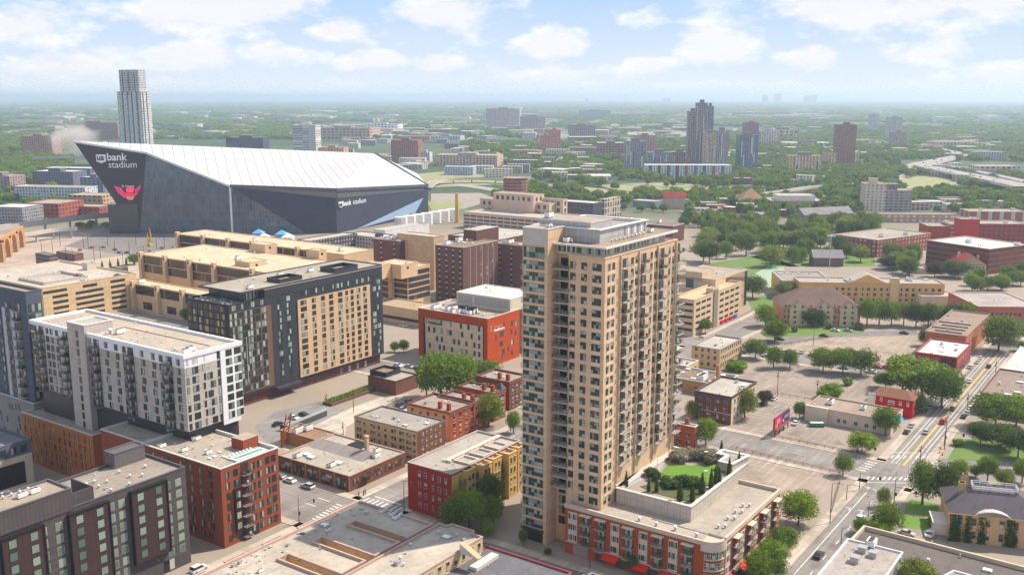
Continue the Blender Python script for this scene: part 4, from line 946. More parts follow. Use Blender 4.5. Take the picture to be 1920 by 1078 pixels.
# pink parking ramp and beige office by the park
PK = plain((.60, .46, .38), .8)
b = cbuild('parking_ramp', 'wide pink beige parking ramp behind the dark hospital box', 'parking ramp', 1052, 412, 15, 1100, 869)
std(b, wm=PK, rm=roofm((.66, .58, .50)), cm=PK, par=1.0)
strips(b, b.FL, 1, 3.3, 4, b.lv, 1.3, VOID, seg=14, gap=1.2)
b.done()
BO = wall((.60, .47, .36), streak=.08)
for lb, x, y, h, xr, xl, rows in (('stepped beige stone office with rows of square windows beside the brown brick building', 1030, 381, 24, 1055, 900, 2), ('upper terrace of the beige stone office with a strip of dark windows', 1000, 366, 31, 1020, 925, 1), ('right hand beige stone office block with a glass notch', 1056, 374, 27, 1064, 985, 4)):
    b = cbuild('office_building', lb, 'office building', x, y, h, xr, xl); std(b, wm=BO, rm=RTAN, cm=BO, par=.5)
    for r in range(rows):
        for c in cols(b.lv, int(b.lv / 6.2), 2): b.win(b.FL, c, b.h - 6.2 - 6.4 * r, 3.2, 4.0, nx=2, fm=plain((.5, .4, .32), .8), gm=GLB)
    if b.lu > 4:
        for r in range(max(rows, 3)):
            for c in cols(b.lu, max(1, int(b.lu / 6)), 2): b.win(b.FR, c, b.h - 6.2 - 6.4 * r, 3.0, 4.0, nx=2, fm=plain((.5, .4, .32), .8), gm=GLB)
    b.done()
b = cbuild('office_building', 'round brown brick residential tower with banded balconies behind the beige office', 'apartment tower', 972, 333, 43, 979, 936, ybase=None)
m = MB(); c_ = b.P + V * b.lv * .5 + U * b.lv * .5; r_ = b.lv * .52
poly = [c_ + Vector((math.cos(a), math.sin(a), 0)) * r_ for a in np.arange(0, 6.28, .52)]
b.block(poly, 0, 42, facade((.27, .15, .11), (.10, .06, .06), 3, 3.2, .6, .5, 1), RTAN, plain((.5, .36, .3), .8), par=.4, out=.6); b.done()
b = cbuild('office_building', 'long dark glass office with a beige end wall and white roof', 'office building', 1112, 381, 22, 1128, 1052); std(b, wm=facade((.10, .11, .13), (.03, .04, .06), 1.6, 4, .8, .9), rm=RWH, cm=BO, par=.4); b.done()
b = cbuild('office_building', 'beige framed office end with a grid of tall windows by the highway', 'office building', 1134, 374, 21, 1165, 1124); std(b, wm=facade((.60, .48, .38), (.06, .08, .12), 5, 6, .65, .8), rm=RTAN, cm=BO, par=.4); b.done()
b = cbuild('warehouse', 'low tan flat roofed building in front of the dark glass office', 'building', 1110, 398, 9, 1157, 1058); std(b, wm=wall((.5, .33, .22)), rm=roofm((.6, .5, .38)), cm=PK, par=.5); b.units(b.poly, 8.5, 6, big=1.8); b.done()
b = cbuild('warehouse', 'dark brown flat roofed hall with white roof plant just behind the beige tower roof', 'building', 1262, 424, 14, 1266, 1150); b.block(b.rect(b.P, 22, b.lv), 0, 14, BB, RBR, CAPM, par=.5); b.units(b.rect(b.P, 22, b.lv), 13.5, 8, big=1.8); b.done()
b = cbuild('warehouse', 'small grey blue shed with a pale roof near the highway', 'building', 1228, 378, 7, 1236, 1187); b.block(b.rect(b.P, 16, b.lv), 0, 7, plain((.2, .25, .3), .8), RLT, CAPM, par=.2); b.done()

# ramp and tan buildings right of the tower
RW_ = wall((.62, .48, .34), streak=.05)
b = cbuild('parking_ramp', 'tan parking ramp with rows of dark openings right of the beige tower', 'parking ramp', 1302, 562, 19.2, 1391, 1262)
std(b, wm=RW_, rm=roofm((.72, .60, .42)), cm=RW_, par=1.1)
for i in range(5):
    z = 2.6 + 3.3 * i; b.win(b.FL, b.lv / 2, z, b.lv - 1.5, 1.3, nx=3, fm=VOID, gm=VOID, name='opening')
    for c in (5, 11.5, 18, 35, 42, 49, 56): b.win(b.FR, c, z, 5.0, 1.3, nx=2, fm=VOID, gm=VOID, name='opening')
b.slab(b.FR, 24, 29, 0, 20.2, .5, plain((.25, .21, .17), .7), 'stair_tower'); b.block(b.rect(b.P + U * 23 - V * .0, 7, 4), 18, 21.2, RW_, RTAN, RW_, par=.3, name='stair_house')
for c in (34, 40, 46, 52): b.slab(b.FR, c, c + 4, .3, 1.9, .8, plain((.5, .03, .04), .6) if c < 50 else plain((.05, .15, .5), .6), 'awning')
b.done()
b = cbuild('office_building', 'tan and dark glass office with stepped flat roofs above the tan parking ramp', 'office building', 1342, 524, 22, 1397, 1262); b.block(b.poly, 0, 22, RW_, RTAN, RW_, par=.4); 
b.block(b.rect(b.P - U * .1 + U * 14, b.lu - 10, 17), 0, 21, FBK, RTAN, CAPM, par=.3, name='dark_wing'); b.block(b.rect(b.P + V * 8, 16, b.lv - 8), 20, 25, RW_, RTAN, RW_, par=.3, name='penthouse'); b.win((b.FL[0], -V, b.lv), b.lv * .45, 15.8, 7, 5, nx=3, fm=FBK, gm=GLB); b.done()
def simple(name, label, cat, px, py, h, xr, xl, wm, rm=None, cm=None, rows=3, nl=5, nr=5, z0=1.3, dz=3.1, ww=1.3, wh=1.7, fm=None, gm=None, rot=35, ybase=None, par=.8, group=None, un=5, ny=2, lu=None):
    b = cbuild(name, label, cat, px, py, h, xr, xl, rot=rot, ybase=ybase, group=group)
    if lu: b.lu = lu; b.poly = b.rect(b.P, b.lu, b.lv); b.FR = b.faceR(b.P, lu)
    std(b, wm=wm, rm=rm or RTAN, cm=cm, par=par)
    for r in range(rows):
        for c in cols(b.lv, nl, .8) if nl else (): b.win(b.FL, c, z0 + dz * r, ww, wh, nx=2 if ww > 1 else 1, ny=ny, fm=fm or FDARK, gm=gm or GL)
        for c in cols(b.lu, nr, .8) if nr else (): b.win(b.FR, c, z0 + dz * r, ww, wh, nx=2 if ww > 1 else 1, ny=ny, fm=fm or FDARK, gm=gm or GL)
    if un: b.units(b.poly, b.h - par, un, (1, 2, 2, 3, 4), big=1.0)
    return b
b = simple('apartment_building', 'small tan three storey apartment house with a white roof right of the beige tower', 'apartment building', 1350, 655, 9.6, 1392, 1297, SAND, RLT, plain((.30, .28, .27), .7), 3, 4, 10, ww=1.2); b.done()
b = simple('garage', 'low tan garage with a white roof next to the small tan apartment house', 'garage', 1288, 686, 6, 1310, 1240, SAND, RLT, rows=1, nl=0, nr=2, ww=2.4, wh=2.6, un=2); b.done()
b = simple('shop_building', 'flat brown roofed shop with white skylights behind the beige tower', 'shop', 1352, 722, 5.5, 1384, 1180, wall((.45, .28, .14)), RBR, rows=1, nl=6, nr=0, un=0)
for k in range(9): b.unit(b.P + U * (4 + (k % 3) * 6) + V * (6 + (k // 3) * 8), 4.7, 3, 1.3)
b.unit(b.P + U * 4 + V * 10, 4.7, 0, 1.8); m = MB(); m.box(b.P + U * 9 + V * 5, U, 1.2, V, 1.2, 4.7, 11); b.part('chimney', m, wall((.45, .22, .12), brick=1)); b.done()
b = simple('apartment_building', 'dark brown brick three storey building with a cream side wall by the car park', 'apartment building', 1372, 744, 11, 1419, 1303, BRKD, RLT, plain((.10, .07, .08), .7), 3, 4, 0, z0=1.5, ww=1.7, wh=1.8, fm=plain((.4, .3, .24), .7))
b.slab(b.FR, .05, b.lu - .05, 0, 9.9, .06, wall((.58, .50, .38), streak=.2), 'cream_wall'); b.grid((b.P - V * .07, U, b.lu), cols(b.lu, 7), 1.6, 3.1, 3, 1.1, 1.7, ny=2)
b.slab(b.FL, 0, b.lv, 8.9, 10.3, .35, plain((.10, .07, .08), .7), 'cornice'); b.slab(b.FL, 0, b.lv, 3.9, 4.2, .12, plain((.5, .42, .34), .8), 'course'); b.done()
b = simple('rowhouse', 'bright red brick house half hidden behind the beige tower', 'house', 1303, 800, 8.5, 1309, 1230, BRK, RLT, rows=2, nl=4, nr=2, un=1); m = MB(); m.box(b.P + U * 1 + V * 3, U, 1, V, 1.3, 7, 10.5); b.part('chimney', m, BRK); b.lu = 9; b.done()

# central low blocks
b = cbuild('restaurant', 'low dark brick corner restaurant with a long skylight roof and a tall chimney', 'restaurant', 655, 892, 5.2, 759, 521)
RBK = wall((.16, .075, .05), brick=1); [b.unit(b.P + U * random.uniform(1, 25) + V * random.uniform(1, 31), 4.7, random.choice((2, 2, 1)), .6) for k in range(26)]
std(b, wm=RBK, rm=roofm((.55, .50, .44)), cm=plain((.38, .28, .22), .8), par=.5, out=.15)
BW = plain((.05, .03, .03), .5)
for c in cols(b.lv, 5, .6): b.win(b.FL, c, 1.3, 4.6, 2.4, nx=5, ny=2, fm=BW, gm=GLG); b.win(b.FL, c, .25, 2.6, .7, nx=2, fm=BW, gm=GLB)
for c in cols(b.lu, 5, .6): b.win(b.FR, c, 1.3, 3.6, 2.4, nx=5, ny=2, fm=BW, gm=glass((.05, .03, .03), .3, (.4, .25, .2)))
for c in np.arange(0, b.lv + 1, b.lv / 5): b.slab(b.FL, max(0, c - .35), min(b.lv, c + .35), 0, 4.9, .18, wall((.33, .19, .12), brick=1), 'brick_pier')
z = 4.7; m = MB()
P = b.P + V * (b.lv * .42) + U * .8; a_ = [P + V * 1.2, P + V * 5.4]; 
A = b.P + U * 9 + V * (b.lv - 4.0); 
# monitor roof running along V, with a lower slope to the front
q0 = b.P + U * 12 + V * 6; L_ = b.lv - 7
s1 = [q0, q0 + V * L_, q0 + V * L_ + U * 5 + up * 1.7, q0 + U * 5 + up * 1.7]
m.face([p + up * z for p in s1][::-1]); s2 = [q0 + U * 5 + up * 1.7, q0 + V * L_ + U * 5 + up * 1.7, q0 + V * L_ + U * 8, q0 + U * 8]; m.face([p + up * z for p in s2][::-1])
for e in (q0, q0 + V * L_): m.face([e + up * z, e + U * 5 + up * (1.7 + z), e + U * 8 + up * z])
b.part('monitor_roof', m, roofm((.40, .37, .34)))
for u_, v_ in ((4, 27), (6, 25), (5, 22), (4.5, 12), (6.5, 11)): b.unit(b.P + U * u_ + V * v_, z, 3, 1.5)
for u_, v_ in ((3, 26), (3.5, 11), (21, 8), (17.5, 5)): b.unit(b.P + U * u_ + V * v_, z, 0, .9)
m = MB(); m.box(b.P + U * 17.5 + V * 9, U, 1.1, V, 1.1, z, 11); m.box(b.P + U * 17.35 + V * 8.85, U, 1.4, V, 1.4, 10.6, 11.1); b.part('chimney', m, plain((.50, .38, .26), .9))
m = MB(); m.box(b.P + U * 20 + V * 14.5, U, 4.6, V, 6, z, z + .5); b.part('roof_hatch', m, FBK)
b.slab(b.FR, 5.4, 9.4, 3.0, 3.3, 1.6, BW, 'entrance_canopy'); b.done()

b = simple('apartment_building', 'cream brick four storey apartment building with a flat grey roof near the centre', 'apartment building', 782, 809, 10.6, 834, 664, SAND, roofm((.46, .42, .38)), plain((.16, .12, .11), .7), 3, 0, 0, par=.5, un=9)
for r in range(4):
    for x in (671, 684, 697, 711, 723, 736, 751, 764, 777): b.win(b.FL, sx(b.FL, x, 5), .6 + 2.45 * r, 1.0, 1.35, nx=1, ny=2, fm=plain((.12, .09, .07), .6), gm=GL); b.win(b.FL, sx(b.FL, x, 5) + 1.25, .6 + 2.45 * r, .8, 1.35, nx=1, ny=2, fm=plain((.12, .09, .07), .6), gm=GL) if x % 3 else None
b.slab(b.FR, .02, b.lu - .02, 0, 10.1, .08, BRKD, 'brick_front'); b.grid((b.P - V * .08, U, b.lu), cols(b.lu, 5), .8, 2.5, 4, 1.2, 1.4, ny=2, fm=plain((.4, .33, .27), .6)); b.done()
specs = [(843, 773, 10.9, 893, 763, BRK, 'red brick rowhouse with twin chimneys, nearest of the terrace behind the cream apartments'),
         (888, 757, 10.6, 918, 820, wall((.34, .10, .06), brick=1), 'red brick rowhouse in the middle of the terrace behind the cream apartments'),
         (926, 737, 11.2, 948, 858, BRK, 'red brick rowhouse with a small pointed dormer further up the terrace'),
         (955, 716, 11.6, 990, 892, BRKD, 'dark red rowhouse at the end of the terrace beside the beige tower')]
for i, (x, y, h, xr, xl, wm, lb) in enumerate(specs):
    b = simple('rowhouse', lb, 'rowhouse', x, y, h, xr, xl, wm, roofm((.44, .38, .33)), plain((.16, .07, .06), .8), 3, 5 if i == 0 else 4, 4, z0=1.2, dz=3.2, ww=1.2, wh=1.9, un=4)
    if i == 0: b.slab(b.FL, .1, b.lv - .1, .1, 10, .05, wall((.46, .27, .18), brick=1), 'side_wall')
    for v_ in (2.5, 6.5): m = MB(); m.box(b.P + U * 3 + V * v_, U, 1.1, V, 1.3, h - 1, h + 1.8); b.part('chimney', m, BRK)
    if i == 2: m = MB(); q = b.P + U * 5; m.face([q + up * h, q + U * 3 + up * h, q + U * 1.5 + V * 1.5 + up * (h + 2.6)]); m.face([q + U * 3 + up * h, q + U * 3 + V * 3 + up * h, q + U * 1.5 + V * 1.5 + up * (h + 2.6)]); m.face([q + V * 3 + up * h, q + up * h, q + U * 1.5 + V * 1.5 + up * (h + 2.6)]); b.part('dormer', m, RDK)
    b.slab(b.FR, 0, b.lu, h - 1.2, h - .5, .25, plain((.22, .08, .06), .8), 'cornice'); b.done()

# red fronted, yellow sided apartments
b = cbuild('apartment_building', 'four storey apartment building with a red painted front and yellow stepped side', 'apartment building', 847, 888, 14.8, 975, 764)
std(b, wm=wall((.30, .05, .035), brick=1, streak=.12), rm=roofm((.56, .51, .45)), cm=plain((.40, .36, .36), .7), par=.6)
YL = wall((.58, .41, .19), streak=.12)
for r in range(4):
    for x, w_ in ((787, 1.0), (798, 1.0), (812, .6), (824, 1.1), (836, .8)): b.win(b.FL, sx(b.FL, x, 8), 1.6 + 3.2 * r, w_, 1.7, nx=1, ny=2, fm=plain((.6, .55, .55), .6), gm=GL)
s0 = 0
b.slab(b.FR, 0, b.lu, 0, 14.0, .06, YL, 'yellow_wall')
for k in range(5):
    a_ = 5.0 + k * (b.lu - 4) / 5; b.block([b.P + U * a_ + V * 1, b.P + U * a_ - V * (1.6 + 1.1 * (k % 2) + k * .3), b.P + U * (a_ + 4.2) - V * (1.6 + 1.1 * (k % 2) + k * .3), b.P + U * (a_ + 4.2) + V * 1], 0, 14.4, YL, roofm((.56, .51, .45)), plain((.62, .45, .25), .8), par=.9, name='yellow_bay')
    for r in range(4):
        dv = 1.6 + 1.1 * (k % 2) + k * .3; b.win((b.P + U * a_ - V * dv, U, 4), 1.3, 1.5 + 3.2 * r, .9, 1.8, nx=1, ny=2); b.win((b.P + U * a_ - V * dv, U, 4), 3.0, 1.5 + 3.2 * r, .9, 1.8, nx=1, ny=2); b.win(b.FR, a_ - 1.2, 1.5 + 3.2 * r, 1.2, 2.2, nx=1, fm=FBK, gm=GLB)
        if a_ < 30: b.balcony((b.P + U * (a_ - 2.4) - V * .1, U, 3), 1.2, 1.3 + 3.2 * r, 1.9, 1.4, rail=RB, slab=plain((.25, .2, .15), .8), posts=3)
m = MB(); m.box(b.P + U * 8 + V * 7, U, b.lu - 8, V, 1.6, 14.6, 15.0)
for k in range(12): m.tube(b.P + U * (9 + k * 2.2) + V * 7 + up * 14, b.P + U * (9 + k * 2.2) + V * 7 + up * 16.2, .06, n=4)
b.part('roof_walkway', m, plain((.62, .54, .46), .7))
for k in range(4): b.unit(b.P + U * 7.5 + V * (6.5 + k * .9), 14.2, 1, .9)
for k in range(3): q = b.P + U * (9 + k * 7.5) + V * .8; b.block(b.rect(q, 5, 5.5), 13.9, 14.9, YL, roofm((.56, .51, .45)), plain((.55, .50, .45), .7), par=.6, name='roof_court')
b.done()

# tan roofs along the bottom edge
ROSE = plain((.46, .33, .28), .7)
Q = at(673, 937, 12.5); Q.z = 0
b = B('apartment_building', 'large flat tan roofed apartment block with narrow light courts at the bottom centre', 'apartment building', Q)
Lw = run(Vector((Q.x, Q.y, 12.5)), -V, 812); Ld = 62; P1 = Q - V * Lw
poly = [P1 - U * Ld, P1, Q, Q - U * Ld]
# comb shaped: courts cut in from the right face
out = [Q - U * Ld]
cur = [P1 - U * Ld]
cr = lambda x: run(Vector((P1.x, P1.y, 12.5)), -U, x); courts = [(cr(764), cr(750)), (cr(702), cr(686)), (cr(640), cr(622))]; dep = Lw * .68
ring = [Q, Q - U * Ld, P1 - U * Ld]
for a_, c_ in reversed(courts): ring += [P1 - U * c_, P1 - U * c_ + V * dep, P1 - U * a_ + V * dep, P1 - U * a_]
ring += [P1]
TANR = roofm((.64, .57, .48))
m = MB(); rr = ccw(ring); m.prism(rr, 0, 12.3, 0, top=False); b.part('wall', m, SAND)
m = MB()
prev = 0
for a_, c_ in courts + [(Ld, Ld)]:
    m.face([P1 - U * a_ + up * 11.8, P1 - U * prev + up * 11.8, P1 - U * prev + V * dep + up * 11.8, P1 - U * a_ + V * dep + up * 11.8]); prev = c_
m.face([P1 + V * dep + up * 11.8, Q + up * 11.8, Q - U * Ld + up * 11.8, P1 - U * Ld + V * dep + up * 11.8]); b.part('roof', m, TANR)
m = MB(); n = len(rr); q_ = inset(rr, .4); o_ = inset(rr, -.1)
m.prism(o_, 12.1, 12.5, 0, top=False)
for i in range(n):
    j = (i + 1) % n; m.face([(*o_[i][:2], 12.5), (*o_[j][:2], 12.5), (*q_[j][:2], 12.5), (*q_[i][:2], 12.5)]); m.face([(*q_[i][:2], 12.5), (*q_[j][:2], 12.5), (*q_[j][:2], 11.8), (*q_[i][:2], 11.8)])
b.part('parapet', m, ROSE)
fr_ = (P1 - U * Ld, U, Ld)
for r in range(4):
    for c in np.arange(1.6, Ld, 2.9):
        if all(not (a_ - .8 < Ld - c < c_ + .8) for a_, c_ in courts): b.win(fr_, c, .8 + 2.9 * r, 1.1, 1.8, nx=1, ny=2)
for x, y, k, s_c in ((633, 966, 1, 1), (609, 985, 3, 1.2), (615, 995, 0, .5), (567, 1000, 2, 2), (717, 960, 0, .6), (736, 966, 0, .7), (742, 972, 0, .7), (747, 968, 0, .7), (600, 1030, 2, 1), (679, 955, 2, 1), (530, 1035, 2, 1), (660, 1010, 2, .8), (488, 1072, 0, .5), (700, 985, 2, .8), (560, 1050, 2, .8), (640, 1040, 2, 1)):
    q = at(x, y, 11.8); b.unit(q, 11.8, k, s_c)
for k in range(34): b.unit(Q - U * random.uniform(2, 50) - V * random.uniform(1, Lw * .3), 11.8, random.choice((2, 2, 2, 1, 4)), random.uniform(.5, .9))
for k in range(5): # stepped brick bays on the street side
    q = Q - U * (4 + k * 11.5); b.block([q + V * .1, q + V * 1.2 , q - U * 6 + V * 1.2, q - U * 6 + V * .1], 0, 12.4, SAND, TANR, ROSE, par=.6, out=.05, name='bay')
b.done()
b = cbuild('apartment_building', 'tan roofed apartment block with a wedge shaped skylight beside the light court block', 'apartment building', 700, 1128, 12.5, 915, 640)
P1 = at(905, 1005, 12.5); P1.z = 0; lw = run(Vector((P1.x, P1.y, 12.5)), V, 824)
b.P = P1 - U * 50; b.root.location = b.P; b.lu = 50.0; b.lv = lw; b.poly = [b.P, P1, P1 + V * (lw * .25), P1 + V * (lw * .28) + U * 1.6, P1 + V * (lw * .8) + U * 1.6, P1 + V * (lw * .83), P1 + V * lw, b.P + V * lw]; b.h = 12.5
std(b, wm=SAND, rm=TANR, cm=plain((.42, .30, .26), .7), par=.6)
for r in range(4):
    for c in np.arange(2, 49, 3.1): b.win((b.P, U, 50), c, .8 + 2.9 * r, 1.1, 1.8, nx=1, ny=2)
q = at(862, 1037, 11.9); q.z = 0; m = MB(); A_ = q; hh = 2.6
m.face([A_ + up * 11.9, A_ - V * 5.5 + up * 11.9, A_ + up * (11.9 + hh)][::1]); B_ = A_ + U * 1.7
m.face([B_ + up * 11.9, B_ + up * (11.9 + hh), B_ - V * 5.5 + up * 11.9]); m.face([A_ + up * (11.9 + hh), A_ - V * 5.5 + up * 11.9, B_ - V * 5.5 + up * 11.9, B_ + up * (11.9 + hh)], 1); m.face([A_ + up * 11.9, A_ + up * (11.9 + hh), B_ + up * (11.9 + hh), B_ + up * 11.9])
b.part('wedge_skylight', m, [plain((.66, .60, .54), .7), plain((.5, .36, .24), .7)])
for x, y, k, s_c in ((822, 1000, 4, .8), (837, 1008, 3, 1.2), (745, 1058, 4, 1.1), (870, 1013, 4, .6), (770, 1023, 1, .8), (750, 1048, 1, .9), (757, 1060, 1, .8), (760, 1038, 2, 1)): b.unit(at(x, y, 11.9), 11.9, k, s_c)
b.done()
P1 = at(1071, 1072, 9); P1.z = 0
b = B('shop_building', 'dark grey flat roofed building with red coping and long roof light along bottom', 'shop', P1 - U * 40); lw = run(Vector((P1.x, P1.y, 9)), V, 912); b.P = P1 - U * 40
b.block([b.P, P1, P1 + V * lw, b.P + V * lw], 0, 9, SAND, roofm((.20, .195, .21)), plain((.28, .07, .08), .8), par=.5, capz=.15, th=.25)
m = MB(); q = P1 - U * 12 + V * (lw - 6); m.box(q, U, 9, V, 2.2, 8.5, 9.4); b.part('roof_light', m, plain((.6, .58, .52), .6)); b.unit(P1 - U * 6 + V * 4, 8.5, 2, 1); b.done()
P1 = at(1150, 1085, 9.4); P1.z = 0
b = B('shop_building', 'dark roofed shop corner with grey coping at the very bottom right of the red coping', 'shop', P1); b.block([P1 - U * 20, P1, P1 + V * 6, P1 - U * 2 + V * 6, P1 - U * 2 + V * 7, P1 - U * 20 + V * 7], 0, 9.4, SAND, roofm((.20, .195, .21)), plain((.25, .25, .26), .7), par=.5); b.done()

# bottom right
P1 = at(1693, 1034, 9); P1.z = 0; lw = run(Vector((P1.x, P1.y, 9)), V, 1590)
b = B('shop_building', 'flat grey roofed building with white coping and three square roof hatches at the bottom right', 'shop', P1 - U * 40); b.P = P1 - U * 40
b.block([b.P, P1, P1 + V * lw, b.P + V * lw], 0, 9, plain((.45, .43, .43), .8), roofm((.50, .45, .41), seam=3.5), plain((.72, .70, .74), .5), par=.5, th=.3)
for x, y, k, s_c in ((1617, 1034, 4, 1.7), (1603, 1053, 4, 1.8), (1637, 1043, 4, 1.6), (1634, 1023, 0, 1.2), (1600, 1030, 2, .8)): b.unit(at(x, y, 8.5), 8.5, k, s_c)
b.done()
P0_ = at(1620, 984, 6); P0_.z = 0
b = B('shop_building', 'long low dark brown roofed building behind a parapet at the bottom right', 'shop', P0_)
rv = at(1925, 1062, 6) - at(1620, 984, 6); rv.z = 0; rv = rv.normalized(); rn = Vector((-rv.y, rv.x, 0))
b.block([P0_, P0_ + rv * 70, P0_ + rv * 70 - rn * 20, P0_ - rn * 20], 0, 6, CREAM, roofm((.19, .165, .15)), plain((.55, .47, .36), .8), par=1.1, th=.5)
for x, y, k in ((1740, 1054, 1), (1747, 1020, 2), (1851, 1070, 3), (1800, 1045, 2), (1880, 1058, 2)): b.unit(at(x, y, 4.9), 4.9, k, 1.2)
b.done()
P1 = at(1788, 1068, 8); b = B('shop_building', 'white edged grey roof corner under the long brown roof', 'shop', (P1.x, P1.y, 0)); P1.z = 0; b.block([P1, P1 + rv * 40, P1 + rv * 40 - rn * 14, P1 - rn * 14 - rv * 4], 0, 8, CREAM, roofm((.42, .38, .35)), plain((.7, .68, .7), .5), par=.4); b.done()

# mansion with ivy
MA = at(1783, 958, 8.5); MA.z = 0
b = B('mansion', 'ivy covered tan mansion with a slate hip roof and white roof railing', 'house', MA)
mu, mv = axes(-72); mu = (at(1880, 968, 8.5) - at(1783, 958, 8.5)); mu.z = 0; ml = mu.length; mu = mu.normalized(); mv = Vector((-mu.y, mu.x, 0)); ml = 24; md = 17
foot = [MA, MA + mu * ml, MA + mu * ml + mv * md, MA + mv * md]
MW = wall((.50, .36, .22), brick=1)
m = MB(); m.prism(ccw(foot), 0, 8.5, 0, top=False); b.part('wall', m, MW)
ev = inset(ccw(foot), -.7); tp = inset(ccw(foot), 6.2); m = MB(); SL = roofm((.16, .14, .16))
for i in range(4): j = (i + 1) % 4; m.face([(*ev[i][:2], 8.4), (*ev[j][:2], 8.4), (*tp[j][:2], 13), (*tp[i][:2], 13)], 0)
m.face([(*p[:2], 13) for p in tp], 0); b.part('roof', m, SL)
m = MB(); m.prism(ev, 8.05, 8.4, 0, bottom=True, top=False); b.part('eaves', m, plain((.6, .42, .2), .7))
m = MB()
for i in range(4):
    j = (i + 1) % 4; a_, c_ = Vector((*tp[i][:2], 0)), Vector((*tp[j][:2], 0)); d_ = (c_ - a_); L_ = d_.length; d_ = d_.normalized(); nn = Vector((-d_.y, d_.x, 0))
    for z in (13.5, 14.0): m.box(a_, d_, L_, nn, .12, z, z + .12)
    for k in range(6): m.box(a_ + d_ * (L_ - .2) * k / 5, d_, .2, nn, .2, 13, 14.2)
b.part('roof_railing', m, WHITEM)
for q, zt_ in ((MA + mu * 3 + mv * 8, 14), (MA + mu * 22 + mv * 8, 14.5), (MA + mu * 5 + mv * 15, 14)): m = MB(); m.box(q, mu, 1.4, mv, 1.4, 8.5, zt_); m.box(q - mu * .15 - mv * .15, mu, 1.7, mv, 1.7, zt_ - .4, zt_); b.part('chimney', m, MW)
q = MA + mu * 6 - mv * 1.0; m = MB(); arcp = [(0, 0), (1, .7), (2.5, 1.2), (4.5, 1.4), (6.5, 1.2), (8, .7), (9, 0)]
m.face([q + mu * x + up * (8.4 + z) for x, z in arcp][::-1], 0); m.face([q + mu * x + up * (8.4 + z) for x, z in arcp], 0)
for (x0, z0_), (x1, z1_) in zip(arcp[:-1], arcp[1:]): m.face([q + mu * x0 + up * (8.4 + z0_), q + mu * x1 + up * (8.4 + z1_), q + mu * x1 + mv * 4 + up * (8.4 + z1_), q + mu * x0 + mv * 4 + up * (8.4 + z0_)], 0)
b.part('curved_gable', m, plain((.50, .45, .42), .7))
fm_ = (MA, mu, ml)
for c in (2.5, 6, 9.5, 13, 16.5, 20, 22.5):
    for z in (1.2, 5.0): b.win(fm_, c, z, 1.3, 2.2, nx=1, ny=2, fm=plain((.3, .22, .14), .6), gm=GLB)
m = MB()
for k in range(3600):
    c0 = random.choice((.8, 2.0, 4.6, 8.2, 14.9, 15.8, 21.8)); x = random.gauss(c0, .55); z = random.uniform(0, random.choice((8.2, 8.2, 5, 3))) ; x = min(max(x, 0), ml)
    q = MA + mu * x - mv * random.uniform(.05, .5) + up * z; s_c = random.uniform(.15, .3); a_ = Vector((random.gauss(0, 1), random.gauss(0, 1), random.gauss(0, 1))).normalized() * s_c; c_ = a_.orthogonal().normalized() * s_c
    m.face([q - a_, q + c_, q + a_, q - c_])
b.part('ivy', m, LEAFD)
m = MB(); m.box(MA - mu * 3.5 + mv * 3, mu, 3.5, mv, 7, 0, 3.4); m.box(MA - mu * 4 + mv * 2.5, mu, 4, mv, 8, 3.4, 3.8)
for k in range(5): m.box(MA - mu * (6.0 - k * .5) + mv * 1, mu, .5, mv, 3, 0, .3 * (k + 1))
b.part('porch', m, plain((.62, .58, .54), .8)); b.done()

# right hand blocks by the avenue
b = cbuild('shop_building', 'low cream painted L shaped workshop with a brown roof and blue awning', 'shop', 1672, 788, 5.6, 1693, 1512)
std(b, wm=wall((.62, .54, .45), streak=.15), rm=roofm((.44, .36, .29)), cm=plain((.40, .31, .25), .8), par=.5)
for x, w_ in ((1524, 2.4), (1573, 1.2), (1584, 1.2), (1605, 1.4), (1625, 1.4), (1640, 1.2)): b.win(b.FL, sx(b.FL, x, 3), 1.2, w_, 1.5, nx=2, fm=plain((.3, .32, .33), .6), gm=GLB)
b.slab(b.FL, 0, b.lv * .27, 0, 6.0, 1.2, wall((.62, .54, .45), streak=.15), 'front_bay')
m = MB(); q = b.P + U * (b.lu * .35); m.face([q + up * 4.6, q + U * 6 + up * 4.6, q + U * 6 - V * 1.6 + up * 3.2, q - V * 1.6 + up * 3.2]); m.face([q + up * 4.6, q - V * 1.6 + up * 3.2, q + up * 3.2]); b.part('awning', m, plain((.02, .25, .65), .6))
b.unit(at(1557, 757, 5.2), 5.1, 0, 1.2); b.unit(at(1619, 767, 5.2), 5.1, 0, .9); b.done()
P1 = at(1712, 751, 7.2); P1.z = 0
b = B('house', 'bright red wooden house with white trimmed windows and a low brown hip roof', 'house', P1)
b.lv = run(Vector((P1.x, P1.y, 7.2)), V, 1636); b.lu = 10.5; ft = b.rect(P1, b.lu, b.lv); RD = wall((.42, .03, .03), streak=.1)
m = MB(); m.prism(ccw(ft), 0, 7.2, 0, top=False); b.part('wall', m, RD)
ev = inset(ccw(ft), -.5); r0, r1 = P1 + U * (b.lu / 2) + V * 4, P1 + U * (b.lu / 2) + V * (b.lv - 4); zr_ = 9.4; m = MB()
cs = [Vector((*p[:2], 7.1)) for p in [P1 - U * .5 - V * .5, P1 + U * (b.lu + .5) - V * .5, P1 + U * (b.lu + .5) + V * (b.lv + .5), P1 - U * .5 + V * (b.lv + .5)]]
R0, R1 = r0 + up * zr_, r1 + up * zr_
m.face([cs[0], cs[1], R0]); m.face([cs[1], cs[2], R1, R0]); m.face([cs[2], cs[3], R1]); m.face([cs[3], cs[0], R0, R1]); b.part('roof', m, roofm((.30, .15, .10)))
fl = (P1 + V * b.lv, -V, b.lv)
